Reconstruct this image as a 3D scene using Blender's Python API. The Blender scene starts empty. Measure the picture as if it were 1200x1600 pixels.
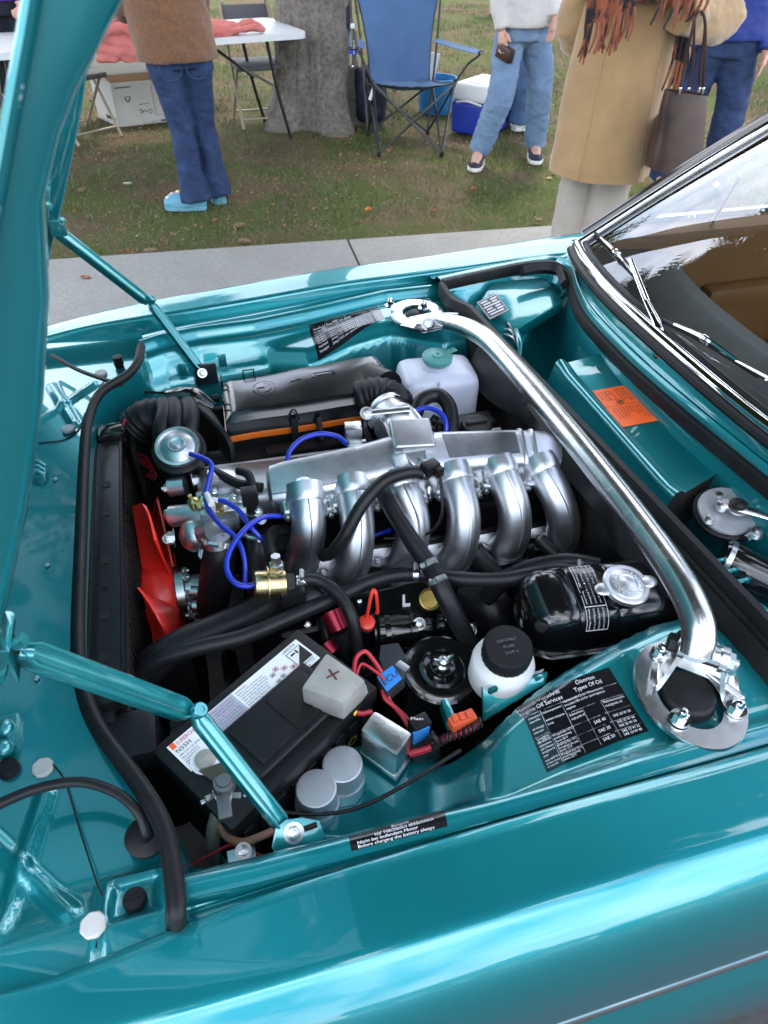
import bpy, bmesh, math, random
from mathutils import Vector, Matrix, Euler, noise as mnoise
random.seed(7)
scene = bpy.context.scene
COL = scene.collection
R = math.radians

# ------------------------------------------------------------------ camera
PITCH, YAW, ROLL, EYE, FPX = R(42.0), R(16.5), R(1.2), 1.65, 1109.0
fwd = Vector((math.sin(YAW)*math.cos(PITCH), math.cos(YAW)*math.cos(PITCH), -math.sin(PITCH)))
rgt = Vector((math.cos(YAW), -math.sin(YAW), 0.0))
dwn = fwd.cross(rgt)
cr, sr = math.cos(ROLL), math.sin(ROLL)
cx_ = rgt*cr - dwn*sr          # image right
cy_ = rgt*sr + dwn*cr          # image down
cam_data = bpy.data.cameras.new('camera')
cam = bpy.data.objects.new('camera', cam_data)
COL.objects.link(cam)
mw = Matrix((cx_, -cy_, -fwd)).transposed().to_4x4()
mw.translation = Vector((0, 0, EYE))
cam.matrix_world = mw
cam_data.sensor_fit = 'VERTICAL'
cam_data.sensor_height = 36.0
cam_data.lens = FPX/1600.0*36.0
cam_data.clip_start = 0.02
cam_data.clip_end = 600.0
cam_data.dof.use_dof = True
cam_data.dof.focus_distance = 1.25
cam_data.dof.aperture_fstop = 11.0
scene.camera = cam

# ------------------------------------------------------------------ world, sun, exposure
SUN_EL, SUN_AZ = 60.0, 25.0      # azimuth from +Y towards +X
world = bpy.data.worlds.new('World')
scene.world = world
world.use_nodes = True
wn = world.node_tree
wn.nodes.clear()
w_out = wn.nodes.new('ShaderNodeOutputWorld')
w_bg = wn.nodes.new('ShaderNodeBackground')
w_sky = wn.nodes.new('ShaderNodeTexSky')
w_sky.sky_type = 'NISHITA'
w_sky.sun_disc = False
w_sky.sun_elevation = R(SUN_EL)
w_sky.sun_rotation = R(SUN_AZ)
w_sky.air_density = 1.0
w_sky.dust_density = 1.5
w_tc = wn.nodes.new('ShaderNodeTexCoord')
w_no = wn.nodes.new('ShaderNodeTexNoise')
w_no.inputs['Scale'].default_value = 2.2
w_no.inputs['Detail'].default_value = 7
w_no.inputs['Roughness'].default_value = 0.55
w_rp = wn.nodes.new('ShaderNodeValToRGB')
w_rp.color_ramp.elements[0].position = 0.40
w_rp.color_ramp.elements[1].position = 0.62
w_mx = wn.nodes.new('ShaderNodeMixRGB')
w_mx.inputs[2].default_value = (10.0, 10.6, 11.5, 1)
wn.links.new(w_tc.outputs['Generated'], w_no.inputs['Vector'])
wn.links.new(w_no.outputs['Fac'], w_rp.inputs['Fac'])
wn.links.new(w_rp.outputs['Color'], w_mx.inputs[0])
wn.links.new(w_sky.outputs['Color'], w_mx.inputs[1])
wn.links.new(w_mx.outputs[0], w_bg.inputs['Color'])
w_bg.inputs['Strength'].default_value = 0.12
wn.links.new(w_bg.outputs[0], w_out.inputs['Surface'])
sun_d = bpy.data.lights.new('sun', 'SUN')
sun_d.energy = 1.1
sun_d.angle = R(10)
sun_d.color = (1.0, 0.93, 0.82)
sun = bpy.data.objects.new('sun', sun_d)
COL.objects.link(sun)
sdir = Vector((math.cos(R(SUN_EL))*math.sin(R(SUN_AZ)), math.cos(R(SUN_EL))*math.cos(R(SUN_AZ)), math.sin(R(SUN_EL))))
sun.rotation_euler = sdir.to_track_quat('Z', 'Y').to_euler()
scene.view_settings.view_transform = 'Standard'
scene.view_settings.look = 'None'
scene.view_settings.gamma = 1.0
scene.view_settings.use_curve_mapping = False
scene.view_settings.exposure = 2.05

# ------------------------------------------------------------------ surveying: photograph sight lines to real points
CAM = Vector((0, 0, EYE))
def sight(px, py):
    return fwd + cx_*((px-600)/FPX) + cy_*((py-800)/FPX)
def P(px, py, z):                # the point of a sight line at height z
    r = sight(px, py); return CAM + r*((z-EYE)/r.z)
def PY(px, py, y):               # ... at depth y
    r = sight(px, py); return CAM + r*(y/r.y)
def PX(px, py, x):
    r = sight(px, py); return CAM + r*(x/r.x)
V = Vector

# ------------------------------------------------------------------ materials
MATS = {}
def mat(name, base, rough=0.5, metal=0.0, coat=0.0, var=0.08, vscale=6.0, rvar=0.06, bump=0.0, bscale=200.0,
        spec=0.5, trans=0.0, second=None, sscale=3.0, slo=0.45, shi=0.6, coat_rough=0.03, alpha=1.0, sheen=0.0, ior=1.5, sss=0.0, wave=None):
    if name in MATS: return MATS[name]
    m = bpy.data.materials.new(name); MATS[name] = m
    m.use_nodes = True
    nt = m.node_tree; N = nt.nodes; L = nt.links
    b = N['Principled BSDF']
    tc = N.new('ShaderNodeTexCoord')
    n1 = N.new('ShaderNodeTexNoise'); n1.inputs['Scale'].default_value = vscale; n1.inputs['Detail'].default_value = 6
    L.new(tc.outputs['Object'], n1.inputs['Vector'])
    c_lo = N.new('ShaderNodeMixRGB'); c_lo.inputs[0].default_value = 0.5
    c_lo.inputs[1].default_value = (*[max(0, c*(1-var*2)) for c in base], 1)
    c_lo.inputs[2].default_value = (*[min(1, c*(1+var*2)) for c in base], 1)
    L.new(n1.outputs['Fac'], c_lo.inputs[0])
    col = c_lo.outputs[0]
    if second:
        n3 = N.new('ShaderNodeTexNoise'); n3.inputs['Scale'].default_value = sscale; n3.inputs['Detail'].default_value = 8
        n3.inputs['Roughness'].default_value = 0.65
        L.new(tc.outputs['Object'], n3.inputs['Vector'])
        rp = N.new('ShaderNodeValToRGB'); rp.color_ramp.elements[0].position = slo; rp.color_ramp.elements[1].position = shi
        L.new(n3.outputs['Fac'], rp.inputs['Fac'])
        mx = N.new('ShaderNodeMixRGB'); L.new(rp.outputs[0], mx.inputs[0]); L.new(col, mx.inputs[1]); mx.inputs[2].default_value = (*second, 1)
        col = mx.outputs[0]
    L.new(col, b.inputs['Base Color'])
    b.inputs['Metallic'].default_value = metal
    b.inputs['IOR'].default_value = ior
    if rvar > 0:
        mr = N.new('ShaderNodeMapRange')
        mr.inputs['To Min'].default_value = max(0.0, rough-rvar); mr.inputs['To Max'].default_value = min(1.0, rough+rvar)
        n2 = N.new('ShaderNodeTexNoise'); n2.inputs['Scale'].default_value = vscale*2.7; n2.inputs['Detail'].default_value = 5
        L.new(tc.outputs['Object'], n2.inputs['Vector'])
        L.new(n2.outputs['Fac'], mr.inputs['Value']); L.new(mr.outputs[0], b.inputs['Roughness'])
    else:
        b.inputs['Roughness'].default_value = rough
    b.inputs['Coat Weight'].default_value = coat
    b.inputs['Coat Roughness'].default_value = coat_rough
    if coat >= .9:
        b.inputs['Coat IOR'].default_value = 1.75
    if coat >= .9:      # faint dust and dried drops in the clear coat
        nd = N.new('ShaderNodeTexNoise'); nd.inputs['Scale'].default_value = 38; nd.inputs['Detail'].default_value = 9; nd.inputs['Roughness'].default_value = .7
        L.new(tc.outputs['Object'], nd.inputs['Vector']); md = N.new('ShaderNodeMapRange'); md.inputs['From Min'].default_value = .5; md.inputs['From Max'].default_value = .85
        md.inputs['To Min'].default_value = coat_rough; md.inputs['To Max'].default_value = coat_rough+.16; L.new(nd.outputs['Fac'], md.inputs['Value']); L.new(md.outputs[0], b.inputs['Coat Roughness'])
    b.inputs['Specular IOR Level'].default_value = spec
    b.inputs['Transmission Weight'].default_value = trans
    b.inputs['Alpha'].default_value = alpha
    if sheen: b.inputs['Sheen Weight'].default_value = sheen
    if sss:
        b.inputs['Subsurface Weight'].default_value = sss
        b.inputs['Subsurface Radius'].default_value = (0.02, 0.02, 0.02)
    if bump > 0:
        bp = N.new('ShaderNodeBump'); bp.inputs['Strength'].default_value = bump; bp.inputs['Distance'].default_value = 0.001
        if wave:
            nb = N.new('ShaderNodeTexWave'); nb.inputs['Scale'].default_value = bscale; nb.inputs['Distortion'].default_value = wave
            L.new(tc.outputs['Object'], nb.inputs['Vector']); L.new(nb.outputs['Fac'], bp.inputs['Height'])
        else:
            nb = N.new('ShaderNodeTexNoise'); nb.inputs['Scale'].default_value = bscale; nb.inputs['Detail'].default_value = 4
            L.new(tc.outputs['Object'], nb.inputs['Vector']); L.new(nb.outputs['Fac'], bp.inputs['Height'])
        L.new(bp.outputs['Normal'], b.inputs['Normal'])
    return m

M_TEAL = mat('teal_metallic_paint', (0.005, 0.238, 0.268), 0.35, 0.68, 1.0, var=0.04, vscale=9, rvar=0.03, bump=0.05, bscale=900, coat_rough=0.025)
M_TEALB = mat('teal_bracket_paint', (0.012, 0.245, 0.265), 0.34, 0.66, 1.0, var=0.08, vscale=40, rvar=0.06, bump=0.10, bscale=300, coat_rough=0.06)
M_ALU = mat('cast_aluminium', (0.58, 0.60, 0.63), 0.38, 1.0, 0, var=0.07, vscale=30, rvar=0.07, bump=0.16, bscale=650)
M_ALUR = mat('rough_cast_aluminium', (0.46, 0.475, 0.50), 0.42, 1.0, 0, var=0.12, vscale=35, rvar=0.08, bump=0.22, bscale=450, second=(0.25, 0.25, 0.25), sscale=25, slo=0.55, shi=0.75)
M_POL = mat('polished_aluminium', (0.64, 0.65, 0.66), 0.25, 1.0, 0, var=0.07, vscale=26, rvar=0.07, bump=0.06, bscale=300)
M_CHROME = mat('chrome', (0.70, 0.71, 0.72), 0.07, 1.0, 0, var=0.02, rvar=0.03)
M_ZINC = mat('zinc_plated_steel', (0.50, 0.525, 0.53), 0.30, 1.0, 0, var=0.12, vscale=30, rvar=0.08, bump=0.05, bscale=300)
M_CANS = mat('dull_aluminium', (0.55, 0.57, 0.60), 0.5, 0.85, 0, var=0.08, vscale=50, rvar=0.08, bump=0.15, bscale=800)
M_GOLD = mat('yellow_zinc', (0.62, 0.50, 0.26), 0.28, 1.0, 0, var=0.15, vscale=45, rvar=0.12)
M_BRASS = mat('aged_brass', (0.42, 0.30, 0.08), 0.4, 0.9, 0, var=0.15, vscale=60, rvar=0.1)
M_BLK = mat('gloss_black_paint', (0.005, 0.005, 0.006), 0.16, 0, 0.6, var=0.1, vscale=20, rvar=0.05, bump=0.12, bscale=25, coat_rough=0.05)
M_BLKW = mat('satin_black_paint', (0.007, 0.007, 0.008), 0.36, 0, 0, var=0.15, vscale=30, rvar=0.12, bump=0.2, bscale=160, spec=0.28)
M_RUB = mat('black_rubber', (0.008, 0.008, 0.009), 0.5, 0, 0, var=0.2, vscale=25, rvar=0.1, bump=0.15, bscale=120, second=(0.018, 0.0175, 0.017), sscale=12, slo=0.5, shi=0.8, spec=0.28)
M_HOSE = mat('rubber_hose', (0.010, 0.010, 0.012), 0.40, 0, 0, var=0.25, vscale=40, rvar=0.1, bump=0.25, bscale=240, spec=0.28)
M_PLK = mat('black_plastic', (0.009, 0.009, 0.010), 0.42, 0, 0, var=0.15, vscale=40, rvar=0.1, bump=0.2, bscale=700, spec=0.28)
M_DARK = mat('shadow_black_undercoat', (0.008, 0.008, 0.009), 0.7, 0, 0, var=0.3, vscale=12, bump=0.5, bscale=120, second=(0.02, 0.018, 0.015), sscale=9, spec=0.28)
M_WHT = mat('white_plastic', (0.72, 0.73, 0.72), 0.4, 0, 0, var=0.04, vscale=30)
M_MILK = mat('milky_plastic', (0.66, 0.69, 0.80), 0.32, 0, 0, var=0.03, vscale=10, rvar=0.05, bump=0.06, bscale=30, sss=0.35)
M_GREY = mat('grey_plastic', (0.27, 0.27, 0.25), 0.4, 0, 0, var=0.07, vscale=40, second=(0.33, 0.32, 0.29), sscale=30)
M_RED = mat('red_plastic', (0.90, 0.034, 0.022), 0.38, 0, 0.2, var=0.06, vscale=15, rvar=0.08, bump=0.08, bscale=100)
M_ORG = mat('orange_paint', (0.80, 0.17, 0.02), 0.35, 0, 0.3, var=0.06, vscale=30)
M_BLUE = mat('blue_silicone_hose', (0.01, 0.03, 0.42), 0.3, 0, 0.2, var=0.08, vscale=40)
M_BTAPE = mat('blue_tape', (0.03, 0.22, 0.62), 0.5, 0, 0, var=0.08, vscale=60)
M_WIRER = mat('red_wire', (0.42, 0.015, 0.03), 0.4, 0, 0, var=0.1)
M_WIREB = mat('brown_wire', (0.20, 0.10, 0.065), 0.45, 0, 0, var=0.2, vscale=50)
M_ORSTK = mat('orange_sticker', (0.95, 0.135, 0.022), 0.45, 0, 0.05, var=0.03)
M_BSTK = mat('black_sticker', (0.006, 0.006, 0.008), 0.22, 0, 0.5, var=0.1, bump=0.1, bscale=40)
M_WSTK = mat('white_sticker', (0.84, 0.85, 0.87), 0.35, 0, 0.2, var=0.03)
M_INKW = mat('white_ink', (0.70, 0.71, 0.74), 0.4, 0, 0, var=0.02)
M_INKB = mat('black_ink', (0.015, 0.015, 0.018), 0.5, 0, 0, var=0.02)
M_INKR = mat('red_ink', (0.55, 0.03, 0.03), 0.5, 0, 0, var=0.02)
M_YEL = mat('yellow_ink', (0.80, 0.62, 0.02), 0.5, 0, 0, var=0.02)
M_CHARC = mat('charcoal_plastic', (0.03, 0.033, 0.038), 0.5, 0, 0, var=0.1, bump=0.15, bscale=600)
M_MAROON = mat('red_anodised', (0.25, 0.01, 0.03), 0.3, 0.6, 0, var=0.1)

# ------------------------------------------------------------------ object helpers
ORG = {}                          # world origin of every thing, by object name
def tag(o, label=None, cat=None, group=None, kind=None):
    if label: o['label'] = label
    if cat: o['category'] = cat
    if group: o['group'] = group
    if kind: o['kind'] = kind
    return o
def thing(name, label, cat, loc, group=None):
    o = bpy.data.objects.new(name, None); COL.objects.link(o)
    o.empty_display_size = 0.05
    o.location = loc; ORG[o.name] = Vector(loc)
    return tag(o, label, cat, group)

def crom(pts, k):
    pts = [Vector(p) for p in pts]
    if k <= 1 or len(pts) < 3: return pts, [float(i) for i in range(len(pts))]
    out, par = [], []
    n = len(pts)
    for i in range(n-1):
        p0 = pts[i-1] if i > 0 else pts[0]*2-pts[1]
        p1, p2 = pts[i], pts[i+1]
        p3 = pts[i+2] if i+2 < n else pts[-1]*2-pts[-2]
        for s in range(k):
            t = s/k
            out.append(0.5*((2*p1)+(p2-p0)*t+(2*p0-5*p1+4*p2-p3)*t*t+(3*p1-p0-3*p2+p3)*t*t*t)); par.append(i+t)
    out.append(pts[-1]); par.append(n-1.0)
    return out, par
def lerp_list(L, t):
    i = int(math.floor(t)); i = max(0, min(i, len(L)-1)); j = min(i+1, len(L)-1)
    return L[i]+(L[j]-L[i])*(t-i)
def frame_of(d):
    d = Vector(d).normalized()
    u = Vector((0, 0, 1)) if abs(d.z) < 0.9 else Vector((1, 0, 0))
    a = d.cross(u).normalized(); b = a.cross(d).normalized()
    return a, b, d
def rot_to(d, up=(0, 0, 1)):
    """3x3 matrix whose Z axis is d"""
    a, b, c = frame_of(d)
    return Matrix((a, b, c)).transposed()

def kid(o, name):
    c = [k for k in o.children if k.name.split('.')[0] == name]
    return sorted(c, key=lambda k: k.name)[-1]
class MB:
    def __init__(s): s.bm = bmesh.new(); s.mi = 0
    def _f(s, vs):
        try:
            f = s.bm.faces.new(vs); f.material_index = s.mi; f.smooth = True; return f
        except ValueError: return None
    def add(s, vs, fs):
        b = [s.bm.verts.new(v) for v in vs]
        for f in fs: s._f([b[i] for i in f])
        return b
    def box(s, c, size, rot=None, bevel=0.0, seg=2, taper=None):
        c = Vector(c); sx, sy, sz = [x/2 for x in size]
        vs = []
        for z in (-1, 1):
            k = (taper if (taper and z > 0) else 1.0)
            for x, y in ((-1, -1), (1, -1), (1, 1), (-1, 1)):
                p = Vector((x*sx*k, y*sy*k, z*sz))
                vs.append(p)
        fs = [(3, 2, 1, 0), (4, 5, 6, 7), (0, 1, 5, 4), (1, 2, 6, 5), (2, 3, 7, 6), (3, 0, 4, 7)]
        return s._solid(vs, fs, bevel, seg, rot, c)
    def _solid(s, vs, fs, bevel, seg, rot, c):
        t = bmesh.new()
        b = [t.verts.new(v) for v in vs]
        for f in fs: t.faces.new([b[i] for i in f])
        if bevel > 0:
            bmesh.ops.bevel(t, geom=t.edges[:], offset=bevel, segments=seg, profile=0.6, affect='EDGES', clamp_overlap=True)
        M = rot.to_4x4() if rot is not None else Matrix.Identity(4)
        mp = {}
        for v in t.verts: mp[v] = s.bm.verts.new((M @ v.co)+c)
        for f in t.faces: s._f([mp[v] for v in f.verts])
        t.free()
    def tube(s, pts, r, n=10, k=6, caps=True, flat=None):
        q, par = crom(pts, k)
        rl = r if isinstance(r, (list, tuple)) else None
        rings = []
        T = []
        for i in range(len(q)):
            a = q[max(0, i-1)]; b = q[min(len(q)-1, i+1)]
            d = (b-a); T.append(d.normalized() if d.length > 1e-9 else Vector((0, 0, 1)))
        u, v, _ = frame_of(T[0])
        for i in range(len(q)):
            if i > 0:
                u = (u - T[i]*u.dot(T[i]));
                u = u.normalized() if u.length > 1e-6 else frame_of(T[i])[0]
            v = T[i].cross(u)
            rr = lerp_list(rl, par[i]) if rl else r
            f1, f2 = flat if flat else (1, 1)
            rings.append([q[i]+u*(rr*f1*math.cos(2*math.pi*j/n))+v*(rr*f2*math.sin(2*math.pi*j/n)) for j in range(n)])
        s.loft(rings, caps)
        return q
    def loft(s, rings, caps=True, closed=False):
        B = [[s.bm.verts.new(p) for p in rg] for rg in rings]
        n = len(rings[0])
        m = len(B)
        for i in range(m if closed else m-1):
            A, C = B[i], B[(i+1) % m]
            for j in range(n): s._f([A[j], A[(j+1) % n], C[(j+1) % n], C[j]])
        if caps and not closed:
            s._f(list(reversed(B[0]))); s._f(B[-1])
    def lathe(s, prof, o, axis=(0, 0, 1), n=24, caps=True, wob=None):
        a, b, c = frame_of(axis); o = Vector(o)
        rings = []
        for (r, h) in prof:
            rings.append([o+c*h+(a*math.cos(2*math.pi*j/n)+b*math.sin(2*math.pi*j/n))*(max(r, 1e-5)*(wob(j, n) if wob else 1)) for j in range(n)])
        s.loft(rings, caps)
    def grid(s, rows, flip=False, closed=False):
        B = [[s.bm.verts.new(p) for p in r] for r in rows]
        for i in range(len(B)-1):
            m = len(B[i])
            for j in range(m if closed else m-1):
                q = [B[i][j], B[i][(j+1) % m], B[i+1][(j+1) % m], B[i+1][j]]
                s._f(q[::-1] if flip else q)
    def thick(s, rows, off):
        """a sheet with thickness: off(i,j,p)->other side"""
        s.grid(rows)
        rows2 = [[off(p) for p in r] for r in rows]
        s.grid(rows2, flip=True)
        def edge(a, b): s.grid([a, b])
        edge([r[0] for r in rows2], [r[0] for r in rows]); edge([r[-1] for r in rows], [r[-1] for r in rows2])
        edge(rows[0], rows2[0]); edge(rows2[-1], rows[-1])
    def ell(s, c, rad, rot=None, nu=16, nv=10):
        c = Vector(c); rows = []
        if not isinstance(rad, (tuple, list)): rad = (rad,)*3
        M = rot if rot is not None else Matrix.Identity(3)
        for i in range(nv+1):
            th = math.pi*i/nv
            rows.append([c+M @ Vector((rad[0]*max(1e-4, math.sin(th))*math.cos(2*math.pi*j/nu), rad[1]*max(1e-4, math.sin(th))*math.sin(2*math.pi*j/nu), rad[2]*math.cos(th))) for j in range(nu)])
        s.grid(rows, flip=False, closed=True)
    def prism(s, poly, vec, bevel=0.0):
        poly = [Vector(p) for p in poly]; vec = Vector(vec); n = len(poly)
        vs = poly+[p+vec for p in poly]
        fs = [tuple(range(n))[::-1], tuple(range(n, 2*n))]+[(i, (i+1) % n, n+(i+1) % n, n+i) for i in range(n)]
        s._solid(vs, fs, bevel, 2, None, Vector((0, 0, 0)))
    def hexnut(s, o, axis, r=0.008, h=0.008, stud=0.004, dome=False):
        a, b, c = frame_of(axis); o = Vector(o)
        s.lathe([(r*1.45, 0), (r*1.45, h*0.15)], o, c, n=14)
        s.lathe([(r, h*0.15), (r, h*0.95), (r*0.85, h)], o, c, n=6)
        if dome: s.lathe([(r*.85, h), (r*.8, h*1.35), (r*.5, h*1.8), (0.0, h*1.95)], o, c, n=12)
        elif stud: s.lathe([(r*0.5, h), (r*0.5, h*1.5), (0, h*1.55)], o, c, n=10)
    def build(s, name, m, parent=None, sharp=40, label=None, cat=None, group=None, kind=None, origin=None, merge=0.0):
        bm = s.bm
        if merge: bmesh.ops.remove_doubles(bm, verts=bm.verts[:], dist=merge)
        bmesh.ops.recalc_face_normals(bm, faces=bm.faces[:])
        return link_bm(bm, name, m, parent, sharp, label, cat, group, kind, origin)
def link_bm(bm, name, m, parent=None, sharp=40, label=None, cat=None, group=None, kind=None, origin=None):
    me = bpy.data.meshes.new(name)
    if parent is not None:
        off = ORG[parent.name]
    else:
        if origin is None:
            xs = [v.co for v in bm.verts]
            origin = Vector((sum(v.x for v in xs)/len(xs), sum(v.y for v in xs)/len(xs), min(v.z for v in xs)))
        off = Vector(origin)
    bmesh.ops.translate(bm, vec=-off, verts=bm.verts[:])
    bm.to_mesh(me); bm.free()
    ms = m if isinstance(m, (list, tuple)) else [m]
    for q in ms: me.materials.append(q)
    if sharp is not None: me.set_sharp_from_angle(angle=R(sharp))
    o = bpy.data.objects.new(name, me); COL.objects.link(o)
    if parent is not None: o.parent = parent
    else: o.location = off
    ORG[o.name] = off
    return tag(o, label, cat, group, kind)
def dup(o, delta=None, label=None, group=None, rotz=0.0, scale=1.0, parent=None):
    c = o.copy(); COL.objects.link(c)
    c.parent = parent
    if parent is None:
        if delta is not None: c.location = o.location+Vector(delta)
        c.rotation_euler.z += rotz
        c.scale = [q*scale for q in c.scale]
    if label: c['label'] = label
    if group: c['group'] = group
    for ch in list(o.children): dup(ch, parent=c)
    return c

# ------------------------------------------------------------------ print: lettering as flat meshes
TXT = {}
def text2d(string):
    if string in TXT: return TXT[string]
    cu = bpy.data.curves.new('lettering', 'FONT'); cu.body = string; cu.resolution_u = 2; cu.size = 1.0
    ob = bpy.data.objects.new('lettering', cu)
    COL.objects.link(ob)
    bpy.context.view_layer.update()
    me = bpy.data.meshes.new_from_object(ob.evaluated_get(bpy.context.evaluated_depsgraph_get()))
    vs = [(v.co.x, v.co.y) for v in me.vertices]; fs = [tuple(p.vertices) for p in me.polygons]
    w = max([v[0] for v in vs] or [0]) ; 
    bpy.data.objects.remove(ob); bpy.data.curves.remove(cu); bpy.data.meshes.remove(me)
    TXT[string] = (vs, fs, w)
    return TXT[string]
class Decal:
    """print on a surface S(u,v) -> point, u right and v down along the label, both in label units (width W, height H)"""
    def __init__(s, S, W, H): s.S = S; s.W = W; s.H = H; s.by = {}
    def mb(s, m): return s.by.setdefault(m.name, (MB(), m))[0]
    def pt(s, u, v, lift):
        e = 0.002
        p = s.S(u, v); du = s.S(u+e*s.W, v)-p; dv = s.S(u, v+e*s.H)-p
        n = dv.cross(du); n = n.normalized() if n.length > 1e-12 else V((0, 0, 1))
        return p+n*lift
    def rect(s, m, u0, v0, u1, v1, lift=0.0006, n=1, k=1):
        mb = s.mb(m)
        mb.grid([[s.pt(u0+(u1-u0)*i/n, v0+(v1-v0)*j/k, lift) for i in range(n+1)] for j in range(k+1)])
    def text(s, m, string, u, v, size, align='L', fit=None, lift=0.0014, bold=0):
        vs, fs, w = text2d(string)
        if not vs: return
        sx = size
        if fit and w*size > fit: sx = fit/w
        o = -w*sx/2 if align == 'C' else (-w*sx if align == 'R' else 0)
        mb = s.mb(m)
        mb.add([s.pt(u+o+x*sx, v-y*size, lift) for x, y in vs], fs)
    def frame(s, m, u0, v0, u1, v1, t, lift=0.0008, n=6):
        s.rect(m, u0, v0, u1, v0+t, lift, n=n); s.rect(m, u0, v1-t, u1, v1, lift, n=n)
        s.rect(m, u0, v0+t, u0+t, v1-t, lift, k=n); s.rect(m, u1-t, v0+t, u1, v1-t, lift, k=n)
    def build(s, name, back, parent, nu=12, nv=8, printname='lettering', lift=0.0006):
        b = MB(); b.grid([[s.pt(s.W*i/nu, s.H*j/nv, lift) for i in range(nu+1)] for j in range(nv+1)])
        o = b.build(name, back, parent)
        for k, (mb, m) in s.by.items(): mb.build(printname, m, o)
        return o
def quadS(tl, tr, br, bl, W=1.0, H=1.0):
    tl, tr, br, bl = map(Vector, (tl, tr, br, bl))
    def S(u, v):
        a, b = u/W, v/H
        return (tl*(1-a)+tr*a)*(1-b)+(bl*(1-a)+br*a)*b
    return S
def smooth(a, b, x):
    t = max(0.0, min(1.0, (x-a)/(b-a))); return t*t*(3-2*t)
def interp(tab, x):
    if x <= tab[0][0]: return tab[0][1]
    for (a, p), (b, q) in zip(tab, tab[1:]):
        if x <= b: return p+(q-p)*(x-a)/(b-a)
    return tab[-1][1]

def singles(name, m, parent, L, fn, **kw):
    """alike small pieces, each an object of its own"""
    for a in L:
        b = MB(); fn(b, *a); b.build(name, m, parent, **kw)
# ================================================================== THE SETTING
M_CONC = mat('pavement_concrete', (0.27, 0.262, 0.245), 0.85, var=0.12, vscale=3, bump=0.6, bscale=260, second=(0.20, 0.195, 0.18), sscale=60, slo=0.45, shi=0.7)
M_ASPH = mat('asphalt', (0.05, 0.05, 0.052), 0.85, var=0.2, vscale=20, bump=0.7, bscale=200, second=(0.09, 0.09, 0.09), sscale=150, slo=0.55, shi=0.7)
M_SOIL = mat('lawn_soil', (0.105, 0.074, 0.046), 0.95, var=0.3, vscale=3, bump=1.0, bscale=55, spec=.1, second=(0.064, 0.080, 0.024), sscale=1.3, slo=0.42, shi=0.57)
M_GRASS = mat('grass_blade', (0.075, 0.115, 0.027), 0.6, var=0.35, vscale=1.2, second=(0.13, 0.11, 0.05), sscale=1.5, slo=0.5, shi=0.7)
M_STRAW = mat('dry_grass', (0.24, 0.19, 0.11), 0.8, var=0.3, vscale=2.0)
M_BARK = mat('grey_bark', (0.21, 0.185, 0.16), 0.92, var=0.3, vscale=9, bump=1.0, bscale=70, spec=.15, second=(0.085, 0.072, 0.062), sscale=34, slo=0.40, shi=0.72)
M_NEEDLE = mat('conifer_needles', (0.050, 0.085, 0.036), 0.6, var=0.4, vscale=0.8)
M_LEAF = mat('tree_leaves', (0.075, 0.115, 0.03), 0.6, var=0.4, vscale=0.5, second=(0.20, 0.15, 0.03), sscale=0.4, slo=0.55, shi=0.7)
M_LITTER = mat('fallen_leaf', (0.28, 0.11, 0.045), 0.7, var=0.3, vscale=30)
M_CONE = mat('pine_cone_scales', (0.20, 0.13, 0.075), 0.8, var=0.25, vscale=40, bump=1.0, bscale=120)

# lawn, one sheet to the horizon with gentle unevenness near the car
b = MB()
def lawn_z(x, y):
    if y < 4.5 or y > 14 or x < -6 or x > 9: return 0.0
    k = smooth(4.35, 5.0, y)*smooth(14, 12, y)*smooth(-6, -5, x)*smooth(9, 8, x)
    return k*(0.018*mnoise.noise(V((x*1.1, y*1.1, 0)))+0.008*mnoise.noise(V((x*5, y*5, 3))))
xs = [-260, -60, -20, -6.0]+[-6+0.1*i for i in range(1, 151)]+[20, 60, 260]
ys = [2.30, 3.0, 4.0, 4.45]+[4.5+0.1*i for i in range(96)]+[20, 60, 320]
b.grid([[V((x, y, lawn_z(x, y)-0.012)) for x in xs] for y in ys])
b.build('lawn', M_SOIL, kind='structure', origin=(0, 5, 0), sharp=None)
# road
b = MB(); b.grid([[V((x, y, -0.13)) for x in (-260, 0, 260)] for y in (-320, 0, 2.16)])
b.build('road', M_ASPH, kind='structure', origin=(0, 0, -0.13), sharp=None)
# pavement slabs, kerb: slightly turned against the car
SWR = Matrix.Rotation(R(-3.3), 3, 'Z')
def sw(x, y, z): return SWR @ V((x-0.97, y-4.17, 0))+V((0.97, 4.17, z))
side = bpy.data.objects.new('pavement', None); COL.objects.link(side); ORG[side.name] = V((0.97, 4.17, 0)); side.location = (0.97, 4.17, 0)
tag(side, kind='structure')
for i in range(-5, 6):
    b = MB()
    x0, x1 = 0.97+2.35*i+0.006, 0.97+2.35*(i+1)-0.006
    b.prism([sw(x0, 2.45, -0.15), sw(x1, 2.45, -0.15), sw(x1, 4.17, -0.15), sw(x0, 4.17, -0.15)], (0, 0, 0.157+0.002*(i % 2)), bevel=0.008)
    b.build('slab', M_CONC, side)
for i in range(-7, 9):
    b = MB(); x0 = 0.97+1.8*i
    b.prism([sw(x0+.004, 2.28, -0.3), sw(x0+1.796, 2.28, -0.3), sw(x0+1.796, 2.438, -0.3), sw(x0+.004, 2.438, -0.3)], (0, 0, 0.30), bevel=0.015)
    b.build('kerb_stone', M_CONC, side)

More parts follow.
